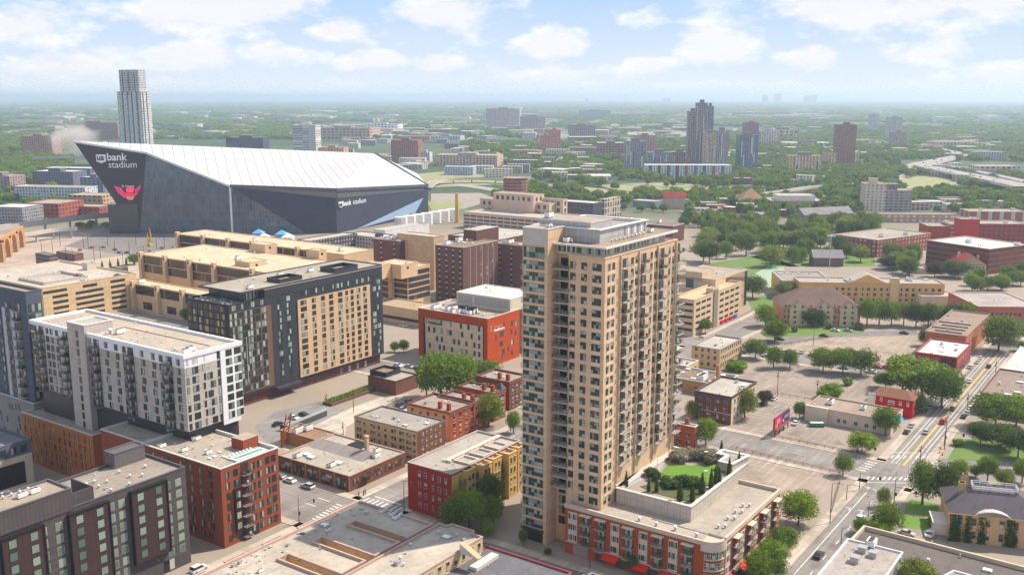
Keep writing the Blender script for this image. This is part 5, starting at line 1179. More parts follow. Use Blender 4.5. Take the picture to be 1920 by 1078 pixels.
for x, z, w_ in ((1640, 5.0, .9), (1652, 4.8, .9), (1671, 4.2, 2.4), (1688, 4.4, 1.0), (1657, 1.4, .8), (1671, .9, 2.0), (1687, 1.0, .9), (1702, 4.5, .9)): b.win(fl, sx(fl, x, 5), z, w_, 1.7, nx=1, ny=2, fm=FWHITE, gm=GL, fr=.16)
for c in (3, 7): b.win((P1, U, 10), c, 4.4, 1, 1.7, nx=1, ny=2, fm=FWHITE, fr=.16); b.win((P1, U, 10), c, 1.1, 1, 1.7, nx=1, ny=2, fm=FWHITE, fr=.16)
b.slab((P1 + V * (b.lv + .02), -V, 3), -1.5, 1.2, 0, 7.6, .3, plain((.68, .64, .62), .7), 'chimney'); b.done()
b = simple('shop_building', 'two storey red brick corner building with a white flat roof on the avenue', 'shop', 1795, 670, 9, 1822, 1716, wall((.33, .07, .055), brick=1), RWH, plain((.30, .10, .09), .8), 1, 5, 8, z0=5.5, ww=1.6, wh=1.8, fm=plain((.6, .5, .4), .6), un=8)
b.slab(b.FR, .5, b.lu - .5, .4, 3.2, .06, plain((.05, .045, .05), .3), 'shopfront'); b.slab(b.FL, b.lv * .62, b.lv * .98, 1.0, 8.2, .06, wall((.10, .04, .05), brick=1), 'dark_bay'); b.done()
b = cbuild('commercial_building', 'long brick building with a brown stepped roof behind the white roofed corner', 'building', 1812, 630, 11, 1856, 1735)
std(b, wm=wall((.40, .17, .10), brick=1), rm=roofm((.40, .31, .25)), cm=plain((.34, .24, .22), .8), par=.7)
for k in range(4): b.slab((b.P + U * (6 + k * 7), V, 30), 3, 15 + 3 * (k % 2), 10.3, 10.9, .4, plain((.2, .15, .14), .8), 'roof_ridge')
b.grid(b.FR, cols(b.lu, 10), 5.6, 3.4, 1, 1.4, 1.8); b.grid(b.FL, cols(b.lv, 7), 2, 3.8, 2, 1.3, 1.8); b.done()
b = cbuild('shop_building', 'dark red brick building with a brown roof at the right edge of the avenue', 'shop', 1985, 758, 8, 2010, 1838); std(b, wm=wall((.30, .07, .06), brick=1), rm=roofm((.34, .26, .22)), cm=plain((.15, .07, .08), .7), par=.6); b.grid(b.FL, cols(b.lv, 9), 3.6, 3, 1, 1.3, 1.8); b.units(b.poly, 7.4, 12, (3, 3, 1, 2), big=1.4); b.done()
b = cbuild('shop_building', 'white roofed tan building at the right edge behind the dark red one', 'shop', 1960, 708, 7, 1990, 1877); std(b, wm=wall((.5, .36, .22)), rm=RWH, cm=CAPM, par=.4); b.done()
b = cbuild('commercial_building', 'curved red brick hall with a grey flat roof at the right edge', 'building', 1950, 575, 11, 1960, 1835, rot=2)
std(b, wm=wall((.42, .16, .12), brick=1), rm=roofm((.52, .46, .42)), cm=PK, par=.6) if b.lu > 0 else None
b.block(b.rect(b.P, 40, b.lv), 0, 11.01, wall((.42, .16, .12), brick=1), roofm((.52, .46, .42)), PK, par=.6) if b.lu <= 0 else None
b.grid(b.FL, cols(b.lv, 12), 1.2, 4.4, 2, 1.0, 2.2, nx=1); b.done()

# buildings turned to the other street grid (faces square to the view)
def other(name, label, cat, px, py, xl, ybase, depth, wm, rm=None, cm=None, rot=4, rows=0, n=0, ww=1.6, wh=1.6, z0=1.2, par=.7, dz=3.1, un=0, group=None, gm=None):
    b = cbuild(name, label, cat, px, py, 10, px + 1, xl, rot=rot, ybase=ybase, group=group)
    b.lu = depth; b.poly = b.rect(b.P, b.lu, b.lv); b.FR = b.faceR(b.P, b.lu); std(b, wm=wm, rm=rm or RTAN, cm=cm or PK, par=par)
    for r in range(rows):
        for c in cols(b.lv, n, 1): b.win(b.FL, c, z0 + dz * r, ww, wh, nx=2, ny=1, fm=FDARK, gm=gm or GL)
    if un: b.units(b.poly, b.h - par, un, (0, 1, 2, 3), big=1.4)
    return b
YB = wall((.60, .40, .20), brick=1)
b = other('apartment_building', 'long tan brick apartment building with a pediment behind the gabled inn', 'apartment building', 1772, 532, 1500, 570, 18, YB, roofm((.55, .48, .42)), plain((.5, .42, .38), .8), rows=3, n=22, ww=1.8, wh=1.7, un=8)
m = MB(); c0 = b.FL[0] + b.FL[1] * (b.lv * .47); d_ = b.FL[1]; n_ = b.u
A_, B_, C_ = c0 - d_ * 11, c0 + d_ * 11, c0 + up * 5; m.face([A_ + up * b.h - n_ * .6, B_ + up * b.h - n_ * .6, C_ + up * b.h - n_ * .6]); m.face([B_ + up * b.h - n_ * .6, B_ + up * b.h + n_ * 14, C_ + up * b.h + n_ * 14, C_ + up * b.h - n_ * .6], 1); m.face([A_ + up * b.h + n_ * 14, A_ + up * b.h - n_ * .6, C_ + up * b.h - n_ * .6, C_ + up * b.h + n_ * 14], 1)
b.part('pediment', m, [YB, RLT]); m = MB(); m.box(c0 + d_ * 13 - n_ * 1, d_, 5, n_, 3, 0, b.h + 3); b.part('chimney', m, wall((.62, .46, .28), brick=1)); b.done()
b = other('apartment_building', 'flat roofed left wing of the long tan brick apartment building', 'apartment building', 1560, 527, 1467, 560, 34, YB, roofm((.42, .37, .34)), plain((.6, .56, .55), .7), rows=3, n=8, un=3); b.done()
b = other('annex', 'low tan annex with a grey roof in front of the long tan brick building', 'annex', 1685, 552, 1605, 566, 14, YB, roofm((.5, .47, .42)), rows=1, n=9); b.done()
b = other('annex', 'low cream annex with a pale roof right of the tan annex', 'annex', 1808, 556, 1728, 576, 16, CREAM, roofm((.60, .54, .47)), rows=0); b.done()
# gabled inn
b = other('inn', 'peach and cream inn with three gables under a steep brown hip roof', 'inn', 1614, 577, 1467, 611, 26, wall((.56, .30, .18), streak=.05), rows=0, rm=RBR)
strip_roof(b)
BRF = roofm((.26, .18, .15)); ft = ccw(b.poly); ev = inset(ft, -.8); tp = inset(ft, 12.6); m = MB()
for i in range(4): j = (i + 1) % 4; m.face([(*ev[i][:2], b.h - .3), (*ev[j][:2], b.h - .3), (*tp[j][:2], b.h + 8.5), (*tp[i][:2], b.h + 8.5)])
m.face([(*p[:2], b.h + 8.5) for p in tp]); b.part('roof', m, BRF)
CI = wall((.66, .54, .38), streak=.05)
for x in (1497, 1545, 1591):
    c = sx(b.FL, x, 8); P, d, L = b.FL; n_ = b.u; w2 = 4.6; q = P + d * c - n_ * 1.2; m = MB()
    m.box(q - d * w2, d, 2 * w2, n_, 1.4, 0, b.h, 0); m.face([q - d * w2 + up * b.h, q + d * w2 + up * b.h, q + up * (b.h + 3.2)], 0)
    e = .7; m.face([q + d * (w2 + e) + up * (b.h - .4) - n_ * .5, q + d * (w2 + e) + up * (b.h - .4) + n_ * 6, q + up * (b.h + 3.4) + n_ * 6, q + up * (b.h + 3.4) - n_ * .5], 1); m.face([q - d * (w2 + e) + up * (b.h - .4) + n_ * 6, q - d * (w2 + e) + up * (b.h - .4) - n_ * .5, q + up * (b.h + 3.4) - n_ * .5, q + up * (b.h + 3.4) + n_ * 6], 1)
    b.part('gable', m, [CI, BRF])
    for r in range(4):
        for dd in (-2, 2): b.win((q, d, 1), dd, 1 + 2.8 * r, 1.5, 1.5, nx=2, fm=plain((.2, .16, .14), .6))
for r in range(4):
    for x in (1473, 1480, 1520, 1566, 1574, 1607): b.win(b.FL, sx(b.FL, x, 8), 1 + 2.8 * r, 1.4, 1.5, nx=2, fm=plain((.2, .16, .14), .6))
b.done()
# right hand hospital group
HK = wall((.32, .085, .06), brick=1)
def fb(c, g=(.05, .05, .06), **k): return facade(c, g, **k)
for a_ in (('red brick hospital wing with striped windows left of the red tower', 1745, 437, 1646, 468, 40, fb((.28, .09, .065), (.5, .45, .4), px=4, pz=3.3), -35),
           ('plain red brick hospital block beside the tall red tower', 1783, 424, 1742, 452, 25, HK, 4), ('cream and red striped hospital block left of the red tower', 1803, 420, 1782, 452, 20, fb((.6, .46, .34), (.3, .1, .08), px=30, pz=3.6, band=1), 4),
           ('tall plain red brick hospital tower', 1838, 411, 1802, 466, 14, wall((.40, .06, .05), brick=1), 4), ('long red brick hospital wing right of the red tower', 1925, 420, 1836, 462, 24, fb((.26, .065, .05), (.08, .05, .05), px=4, pz=3.6), 4),
           ('dark red hospital block with a white roof at the right edge', 1930, 458, 1856, 505, 50, fb((.22, .075, .05), (.06, .04, .04), px=4, pz=3.6, band=1), -30),
           ('red and cream striped apartment row behind the hospital', 1925, 397, 1818, 415, 26, fb((.32, .13, .10), (.62, .55, .45), px=11, pz=40, wf=.35, hf=1.1), 4)):
    lb, x, y, xl, yb, dp, wm, rt = a_; b = other('hospital_block' if 'hospital' in lb[:30] else 'apartment_building', lb, 'hospital' if 'hospital' in lb[:30] else 'apartment building', x, y, xl, yb, dp, wm, RTAN if 'white' not in lb else RWH, rot=rt, un=5); b.done()
# big house with a red roof
b = other('house', 'large tan house with a red tiled roof and white porch', 'house', 1850, 497, 1795, 516, 20, wall((.50, .38, .26)), rows=2, n=8, ww=1.2, wh=1.6)
strip_roof(b)
P = b.P; d = b.FL[1]; n_ = b.u; h = b.h; L_ = b.lv; W_ = b.lu; m = MB(); fl0 = b.FL[0]
c0 = fl0 + d * (L_ / 2); m.face([fl0 - d * .8 + up * (h - .4) - n_ * .6, c0 + up * (h + 7) - n_ * .6, c0 + up * (h + 7) + n_ * W_, fl0 - d * .8 + up * (h - .4) + n_ * W_][::-1], 0); e_ = fl0 + d * (L_ + .8); m.face([e_ + up * (h - .4) - n_ * .6, c0 + up * (h + 7) - n_ * .6, c0 + up * (h + 7) + n_ * W_, e_ + up * (h - .4) + n_ * W_], 0)
m.face([fl0 + up * h, fl0 + d * L_ + up * h, c0 + up * (h + 6.6)], 1); b.part('roof', m, [roofm((.42, .07, .05)), wall((.50, .38, .26))])
m = MB(); m.box(fl0 - n_ * 3 + d * 1, d, L_ - 2, n_, 3, 0, 3.4); b.part('porch', m, WHITEM); m = MB(); m.box(c0 + n_ * 10 - d * 6, d, 1.6, n_, 1.6, h, h + 7); m.box(c0 + n_ * 5 + d * 5, d, 1.6, n_, 1.6, h, h + 6); b.part('chimney', m, PK); b.done()
# twin pale towers and office by the highway
b = other('apartment_tower', 'pale cream high rise, left of the twin towers near the highway', 'apartment tower', 1663, 345, 1622, 402, 24, fb((.62, .56, .46), (.12, .13, .16), px=4.2, pz=3.1, wf=.45), rot=10); b.block(b.rect(b.P + b.u * 5 + b.v * 8, 10, 8), b.h - 1, b.h + 5, CREAM, RTAN, CAPM, par=.3, name='penthouse'); b.done()
b = other('apartment_tower', 'grey high rise with balcony rows, right of the twin towers near the highway', 'apartment tower', 1711, 357, 1659, 402, 24, fb((.36, .34, .34), (.12, .10, .12), px=5, pz=3.0, wf=.7, hf=.5), rot=10); b.block(b.rect(b.P + b.u * 5 + b.v * 14, 10, 12), b.h - 1, b.h + 6, fb((.22, .17, .17)), RTAN, CAPM, par=.3, name='penthouse'); b.done()
b = other('office_building', 'broad brick and white office with roof terraces left of the twin towers', 'office building', 1545, 377, 1446, 392, 40, fb((.50, .30, .2), (.5, .5, .5), px=5, pz=4), RLT); b.block(b.rect(b.P + b.u * 6 + b.v * 8, 28, b.lv - 16), b.h - 1, b.h + 5, WHT, RLT, CAPM, par=.4, name='upper_floor'); b.done()
b = other('church', 'brown brick church with a tall tent shaped roof', 'church', 1437, 376, 1388, 388, 40, wall((.36, .20, .13)), rows=0)
c0 = b.FL[0] + b.FL[1] * b.lv * .5 + b.u * 18; tp_ = c0 + up * zat(1411, 352, c0); m = MB(); q_ = ccw(b.poly)
for i in range(4): m.face([q_[i] + up * (b.h), q_[(i + 1) % 4] + up * (b.h), tp_]); 
b.part('tent_roof', m, roofm((.42, .26, .18))); b.done()
for a_ in (('low blue grey apartment building among the park trees', 1457, 402, 1410, 418, 22, fb((.3, .33, .38), (.65, .65, .62), px=5, pz=3.5, wf=.4), 4), ('long grey gabled school building beside the park trees', 1600, 400, 1508, 418, 18, wall((.3, .27, .26)), -18), ('grey slate roofed lodge in the park', 1582, 484, 1526, 500, 14, wall((.16, .12, .11)), 4),
           ('small brick and tan row behind the park', 1795, 402, 1602, 418, 14, fb((.45, .30, .24), (.7, .66, .6), px=6, pz=4), 4), ('brick building with a flat roof on the far side of the park', 1362, 385, 1323, 396, 16, wall((.24, .09, .07)), 4), ('low pink tan row left of the park', 1340, 402, 1290, 413, 14, fb((.45, .24, .17), (.1, .1, .1), px=5, pz=4), 4),
           ('pale house with a red mansard roof and tall chimney near the park', 1285, 371, 1245, 392, 14, wall((.5, .42, .36)), 4), ('low tan roofed clinic in front of the red roofed house', 1775, 504, 1708, 514, 14, CREAM, 4)):
    lb, x, y, xl, yb, dp, wm, rt = a_; b = other('park_building', lb, 'building', x, y, xl, yb, dp, wm, roofm((.42, .38, .36)) if 'gr' in lb[:18] else RTAN, rot=rt, un=2)
    if 'mansard' in lb or 'lodge' in lb or 'gabled' in lb:
        strip_roof(b)
        q_ = inset(ccw(b.poly), -.6); cA = (q_[0] + q_[1]) / 2; cB = (q_[2] + q_[3]) / 2; s_h = (6, 5)['lodge' in lb]
        if (Vector(q_[0]) - Vector(q_[1])).length > (Vector(q_[1]) - Vector(q_[2])).length: q_ = q_[1:] + q_[:1]; cA = (q_[0] + q_[1]) / 2; cB = (q_[2] + q_[3]) / 2
        m = MB(); z = b.h; A3, B3 = (*cA[:2], z + s_h), (*cB[:2], z + s_h); P3 = [(*p[:2], z) for p in q_]
        m.face([P3[0], P3[1], A3]); m.face([P3[1], P3[2], B3, A3]); m.face([P3[2], P3[3], B3]); m.face([P3[3], P3[0], A3, B3]); b.part('roof', m, roofm((.34, .07, .05)) if 'mansard' in lb else roofm((.36, .34, .34)))
    b.done()
# ================================================================== stadium
def onY(x, y, Y): d = ray(x, y); t = Y / d[1]; return Vector((d[0] * t, Y, HC + d[2] * t))
A0 = at(262, 437, 0); Y0 = A0.y
S = B('stadium', 'huge angular stadium with a white roof, black pointed prow and glass wall', 'stadium', A0)
TP = onY(139, 266, Y0); CP = onY(275, 287, Y0); A1 = at(436, 441, 0); A2 = at(632, 437, 0); A3 = at(803, 404, 0)
A1t = Vector((A1.x, A1.y, zat(437, 349, A1))); A2t = Vector((A2.x, A2.y, zat(632, 356, A2))); A3t = Vector((A3.x, A3.y, zat(793, 348, A3)))
RG = onY(703, 289, 1040); N1 = Vector((TP.x + 90, 1060, 40)); N2 = Vector((RG.x + 30, 1180, 30)); N0 = Vector((TP.x + 30, Y0 + 90, 0))
PROW = plain((.035, .028, .033), .35, .2, var=.08); STD = wall((.045, .052, .075), panel=6, streak=.02); SGL = MATS.get('x')
def sgl(t, b):
    uv = t.n('TexCoord').outputs['UV']; s = t.n('SeparateXYZ', {0: uv})
    a = t.m('LESS_THAN', t.m('FRACT', t.m('DIVIDE', s.outputs[0], 2.6)), .14); c = t.m('LESS_THAN', t.m('FRACT', t.m('DIVIDE', s.outputs[1], 7.0)), .06)
    br = t.n('TexBrick', {'Vector': uv, 'Color1': (.07, .11, .15, 1), 'Color2': (.03, .055, .085, 1), 'Mortar': (.03, .04, .05, 1), 'Scale': 1, 'Brick Width': 2.6, 'Row Height': 7, 'Mortar Size': .1}); br.offset = 0
    n = t.noise(t.scalev(uv, (.06, .05, 1)), 1, 5, .7)
    cl = t.mix(t.m('MULTIPLY', t.m('SUBTRACT', n, .48, clamp=True), 2.0), br.outputs[0], (.20, .21, .20))
    lk(t, t.mix(t.m('MULTIPLY', t.m('MAXIMUM', a, c), .6), cl, (.16, .18, .19)), b.inputs['Base Color']); b.inputs['Roughness'].default_value = .06; b.inputs['Specular IOR Level'].default_value = .6
SGL = mat('stadium_glass', sgl)
def uvq(m, pts, mi=0):
    o = pts[0]; d = Vector((pts[1].x - o.x, pts[1].y - o.y, 0)).normalized(); m.face(pts, mi, [((p - o).dot(d), p.z) for p in pts])
m = MB(); m.face([A0, CP, TP]); m.face([TP, N0 + up * 55, A0 + Vector((-6, 6, 0))]); m.face([A0 + Vector((-6, 6, 0)), A0, TP]); S.part('prow', m, PROW)
m = MB(); uvq(m, [A0, A1, A1t]); uvq(m, [A0, A1t, CP]); D1 = at(575, 439, 0); D1 = A1 + (A2 - A1) * ((D1 - A1).length / (A2 - A1).length)
uvq(m, [A1, D1, A1t]); S.part('glass_wall', m, SGL)
m = MB(); uvq(m, [D1, A2, A2t, A1t]); uvq(m, [A2, A3, A3t, A2t]); uvq(m, [A3, N2 * 1.0 - up * 30, N2, A3t]); uvq(m, [N2 - up * 30, N0, N0 + up * 30, N2]); S.part('dark_wall', m, STD)
def rfm(t, b):
    p = t.n('NewGeometry').outputs['Position']; s = t.n('SeparateXYZ', {0: t.n('VectorRotate', {'Vector': p, 'Angle': R(-21)}, rotation_type='Z_AXIS').outputs[0]})
    f = t.m('LESS_THAN', t.m('FRACT', t.m('DIVIDE', s.outputs[0], 9.0)), .09); n = t.noise(p, .02, 4, .6)
    lk(t, t.mix(f, t.mix(n, (.46, .455, .445), (.54, .53, .52)), (.33, .33, .33)), b.inputs['Base Color']); b.inputs['Roughness'].default_value = .45
m = MB(); e = up * .6
m.face([TP + e, CP + e, RG + e]); m.face([CP + e, A1t + e, RG + e]); m.face([A1t + e, A2t + e, RG + e]); m.face([A2t + e, A3t + e, RG + e])
m.face([TP + e, RG + e, N2 + e, N1 + e]); m.face([RG + e, A3t + e, N2 + e]); S.part('roof', m, mat('stadium_roof', rfm))
m = MB(); m.tube(TP, CP, 1.2, n=4); m.tube(CP, A1t, 1.3, n=4); S.part('roof_edge', m, plain((.74, .72, .70), .5))
m = MB(); m.tube(A1t, A2t, 1.8, n=4); m.tube(A2t, A3t, 1.8, n=4); m.tube(A3t, RG + e, 1.8, n=4); S.part('roof_gutter', m, plain((.10, .09, .11), .6))
m = MB(); m.tube(A1, A1t, 1.0, n=6); S.part('corner_post', m, plain((.75, .75, .76), .5))
d2 = (A3 - A2).normalized(); n2 = Vector((d2.y, -d2.x, 0)); d1 = (A2 - A1).normalized(); n1 = Vector((d1.y, -d1.x, 0))
def onW(x, y, Pp, n, off=.3):
    r = Vector(ray(x, y)); C0 = Vector((0, 0, HC)); t = (Pp + n * off - C0).dot(n) / r.dot(n); return C0 + r * t
m = MB(); m.face([onW(668, 430, A2, n2), onW(779, 399, A2, n2), onW(794, 371, A2, n2)]); S.part('glass_wedge', m, plain((.34, .45, .62), .25, spec=.6))
m = MB(); m.face([onW(448, 352, A1, n1), onW(632, 372, A1, n1), onW(632, 360, A1, n1)]); m.face([onW(633, 372, A2, n2), onW(795, 357, A2, n2), onW(795, 352, A2, n2), onW(633, 360, A2, n2)]); S.part('clerestory', m, SGL)
m = MB(); q = at(206, 438, 0); m.prism([q, A0 + Vector((0, -1, 0)), A0 + Vector((-5, 60, 0)), q + Vector((-5, 60, 0))], 0, 26, 0); S.part('entrance_wedge', m, plain((.03, .035, .045), .2, spec=.7))
def shield(P, d, s, par):
    m = MB(); n = d.cross(up); pts = [(0, 0), (1.25, 0), (1.25, -.85), (.62, -1.1), (0, -.85)]; f = [P + n * .5 + d * x * s + up * z * s for x, z in pts]; m.face(f[::-1]); return m.build('logo_shield', WT, par)
X1 = Vector((1, 0, 0)); P = onY(180, 290, Y0 - .5)
shield(P, X1, 7.0, S.root); text('sign_lettering', 'us', P + X1 * .6 - up * 5.0 - Vector((0, 1.0, 0)), X1, up, 7.5, PROW, S.root, bold=True)
text('sign_lettering', 'bank', P + X1 * 9.2 - up * 5.2, X1, up, 9.2, WT, S.root, bold=True); text('sign_lettering', 'stadium', P + X1 * 10 - up * 11.6, X1, up, 8.2, WT, S.root)
P = onW(634, 379, A2, n2, .5); s_ = 5.6; shield(P, d2, s_ * .9, S.root); text('sign_lettering', 'us', P + d2 * .3 - up * 4.0 + n2 * .8, d2, up, 5.6, STD, S.root, bold=True)
text('sign_lettering', 'bank', P + d2 * 6.4 - up * 4.2, d2, up, 6.6, WT, S.root, bold=True); text('sign_lettering', 'stadium', P + d2 * 21.5 - up * 4.2, d2, up, 6.6, WT, S.root)
def scr(t, b):
    uv = t.n('TexCoord').outputs['UV']; s = t.n('SeparateXYZ', {0: uv}); r = t.m('SQRT', t.m('ADD', t.m('POWER', t.m('SUBTRACT', s.outputs[0], .5), 2), t.m('POWER', t.m('MULTIPLY', t.m('SUBTRACT', s.outputs[1], .62), .9), 2)))
    n = t.noise(t.scalev(uv, (7, 7, 1)), 1, 5, .75); k = t.m('SUBTRACT', 1.15, t.m('MULTIPLY', r, 2.4), clamp=True)
    cl = t.mix(n, (.25, .01, .22), (1.0, .03, .10)); lk(t, t.mix(k, (.02, .01, .03), cl), b.inputs['Base Color']); lk(t, t.mix(k, (.0, .0, .0), cl), b.inputs['Emission Color']); b.inputs['Emission Strength'].default_value = .6
a_, c_ = onY(210, 346, Y0 - .4), onY(268, 376, Y0 - .4); m = MB(); q0, q1, q2, q3 = onY(210, 345, Y0 - .4), onY(263, 345, Y0 - .4), onY(260, 376, Y0 - .4), onY(230, 376, Y0 - .4)
m.face([q3, q2, q1, q0], 0, [(.35, 0), (.9, 0), (1, 1), (0, 1)]); S.part('video_screen', m, plain((.02, .015, .02), .3))
def sc_poly(pts, col_, k_, off):
    m = MB(); m.face([onY(x, y, Y0 - off) for x, y in pts][::-1]); m.face([onY(x, y, Y0 - off) for x, y in pts]); mm = bpy.data.materials.new('screen_light'); mm.use_nodes = True; t = NT(mm.node_tree); n = t.noise(t.n('NewGeometry').outputs['Position'], .9, 3, .7); e_ = t.n('Emission', {0: t.mix(n, col3(col_, .35), col3(col_, 1.3)), 1: k_}); t.n('OutputMaterial', {0: e_}); S.part('screen_image', m, mm)
sc_poly([(213, 348), (228, 353), (234, 362), (260, 362), (248, 372), (232, 371), (222, 362)], (.75, .03, .10), .9, .6); sc_poly([(236, 353), (246, 351), (252, 353), (250, 361), (237, 361)], (.95, .05, .12), 1.2, .8); sc_poly([(265, 346), (252, 356), (254, 362), (262, 358)], (.65, .03, .14), .8, .7)
sc_poly([(219, 354), (226, 357), (224, 362)], (.25, .05, .6), 1.0, .9); sc_poly([(255, 355), (260, 357), (257, 361)], (.25, .05, .6), 1.0, .9); sc_poly([(236, 369), (252, 369), (249, 375), (240, 375)], (.75, .35, .15), .7, .9)
text('screen_lettering', 'St. Vincent', onY(228, 351, Y0 - 1), X1, up, 2.6, WT, S.root, bold=True)
S.done()

# ================================================================== ground, roads, markings
def gnd(t, b):
    p = t.n('NewGeometry').outputs['Position']; s = t.n('SeparateXYZ', {0: p}); n = t.noise(p, .012, 6, .7); n2 = t.noise(p, .2, 5, .7); n3 = t.noise(p, .0016, 6, .65)
    near = t.mix(n, (.20, .165, .13), (.44, .37, .30)); near = t.mix(t.m('MULTIPLY', n2, .45), near, (.22, .18, .145))
    far = t.mix(t.m('MULTIPLY', t.m('SUBTRACT', n3, .42, clamp=True), 6, clamp=True), (.035, .065, .022), (.08, .11, .045)); far = t.mix(t.m('MULTIPLY', t.m('SUBTRACT', n, .62, clamp=True), 5, clamp=True), far, (.40, .37, .32))
    k = t.m('MULTIPLY', t.m('SUBTRACT', t.m('ADD', s.outputs[1], t.m('MULTIPLY', n, 300)), 1000), .004, clamp=True)
    lk(t, t.mix(k, near, far), b.inputs['Base Color']); b.inputs['Roughness'].default_value = .95
m = MB(); m.face([(-34000, -300, 0), (34000, -300, 0), (34000, 60000, 0), (-34000, 60000, 0)]); o = m.build('ground', mat('ground', gnd)); o['kind'] = 'structure'
ROAD = asphalt((.27, .245, .225), 'road'); RDK2 = asphalt((.22, .20, .19), 'dark'); LOT = asphalt((.31, .26, .215), 'lot'); PAVE = asphalt((.50, .43, .35), 'pave', crack=0); MARK = plain((.58, .56, .52), .8, var=.35); MARKY = plain((.72, .47, .14), .8)
EXC = []      # open ground kept clear of trees, as pixel polygons
def strip(name, pl, pr, d, l0, l1, z, m_, kerb=3.0):
    a_, c_ = at(*pl), at(*pr); n = Vector((-d.y, d.x, 0)); w_ = (c_ - a_).dot(-n); P = a_ - n * w_
    q = [a_ + d * l0, a_ + d * l1, P + d * l1, P + d * l0]
    flat(name, q, z, m_, px=False); ROADS.append([p.copy() for p in q])
    if kerb:
        for A_, s_ in ((a_, 1), (P, -1)):
            m = MB(); K = [A_ + d * l0, A_ + d * l1, A_ + d * l1 + n * kerb * s_, A_ + d * l0 + n * kerb * s_]; KERBS.append(K)
    return a_, P, w_, n
ROADS, KERBS = [], []
MK = MB()
def line(P, d, l0, l1, z=.035, w_=.28, dash=0, gap=0, mi=0):
    n = Vector((-d.y, d.x, 0)); l = l0
    while l < l1:
        e_ = min(l1, l + dash) if dash else l1
        MK.face([P + d * l + up * z, P + d * l + up * z - n * w_, P + d * e_ + up * z - n * w_, P + d * e_ + up * z][::-1] if 0 else [P + d * l + up * z - n * w_, P + d * e_ + up * z - n * w_, P + d * e_ + up * z, P + d * l + up * z], mi); l = e_ + gap if dash else l1
sa = strip('road', (1625, 904), (1700, 905), U, -110, 420, .012, ROAD); a2, p2, w2, nn = sa
strip('road', (1500, 835), (1500, 872), -V, -385, 46, .016, ROAD); pB3 = Vector((U.x * 453, U.y * 453, 0)); b3a, b3b = pB3 + V * 150, pB3 - U * 19 + V * 150; strip('road', (projx(b3a), projy(b3a)), (projx(b3b), projy(b3b)), -V, -230, 60, .02, ROAD)
flat('road', [(1738, 858), (1930, 866), (1930, 900), (1712, 893)], .02, ROAD)
sb = strip('road', (600, 918), (540, 971), -V, -200, 150, .012, ROAD); sc_ = strip('road', (698, 926), (752, 957), U, -120, 330, .016, ROAD)
strip('road', (1040, 1052), (1010, 1078), -V, -5, 60, .018, RDK2, kerb=0)
for l0, l1 in ((-105, -8), (22, 200)):
    for f, kw in (((.2, {}), (.52, dict(dash=3, gap=8)), (.78, {})) if l0 < 0 else ((.17, {}), (.30, {}), (.52, dict(mi=1)), (.56, dict(mi=1)), (.72, {}), (.86, {}))): line(a2 - nn * (w2 * f), U, l0, l1, **kw)
a1_, p1_, w1_, n1_ = sb
for l0, l1 in ((-90, -14), (16, 100)):
    for f in (.3, .55, .8): line(a1_ - n1_ * (w1_ * f), -V, l0, l1, dash=3, gap=6)
for f in (.35, .65): line(sc_[0] - sc_[3] * (sc_[2] * f), U, 12, 120, dash=3, gap=6)
def cross(px0, px1, d, n_, L_=3.2, z=.04, w_=.7):
    A_, C_ = at(*px0), at(*px1)
    for i in range(n_):
        q = A_ + (C_ - A_) * ((i + .5) / n_); e_ = (C_ - A_).normalized(); MK.face([p + up * z for p in ccw([q - e_ * w_ / 2 - d * L_ / 2, q + e_ * w_ / 2 - d * L_ / 2, q + e_ * w_ / 2 + d * L_ / 2, q - e_ * w_ / 2 + d * L_ / 2])])
cross((1622, 896), (1704, 897), U, 8); cross((1655, 856), (1750, 856), U, 8); cross((1612, 883), (1648, 858), V, 7); cross((1745, 888), (1755, 862), V, 5)
cross((590, 976), (640, 945), V, 8); cross((682, 935), (752, 956), U, 8); cross((568, 950), (620, 932), V, 2, 5, w_=.4); cross((1620, 904), (1700, 905), U, 1, .5, w_=13); cross((1662, 848), (1740, 849), U, 1, .5, w_=15); cross((697, 928), (758, 948), U, 1, .5, w_=11)
for x0, y0, n_, dx, dy in ((1392, 800, 9, 7, -4.2), (1425, 812, 6, 9, -3), (1448, 766, 8, 4, 6), (1475, 770, 8, 5, 5), (1400, 772, 7, 6, -3.5)):
    for k in range(n_): q = at(x0 + dx * k, y0 + dy * k); line(q, (V if dx > 5 else U), 0, 4.5, w_=.15)
# arrows and bicycle marks on the avenue
for x, y in ((1625, 917), (1590, 956), (1612, 961), (1640, 922)): q = at(x, y); line(q, U, 0, 2.4, w_=.35); line(q + U * 1.6 - V * .8, V, 0, 2.0, w_=.4)
MK.build('road_markings', [MARK, MARKY])['kind'] = 'structure'
def inpoly(x, y, q):
    c = False; j = len(q) - 1
    for i in range(len(q)):
        if (q[i][1] > y) != (q[j][1] > y) and x < (q[j][0] - q[i][0]) * (y - q[i][1]) / (q[j][1] - q[i][1]) + q[i][0]: c = not c
        j = i
    return c
for K in KERBS:      # pavements: split where another road crosses
    o_, d = K[0], (K[1] - K[0]); L_ = d.length; d = d.normalized(); n = (K[3] - K[0]); l = 0; seg0 = None; m = MB()
    def hit(l): c = o_ + d * l + n * .5; return any(inpoly(c.x, c.y, r_) for r_ in ROADS)
    while l < L_:
        h_ = hit(l)
        if not h_ and seg0 is None: seg0 = l
        if (h_ or l + 1 >= L_) and seg0 is not None:
            q = ccw([o_ + d * seg0, o_ + d * l, o_ + d * l + n, o_ + d * seg0 + n]); m.prism(q, 0, .13); seg0 = None
        l += 1
    if m.f: m.build('pavement', PAVE)['kind'] = 'structure'
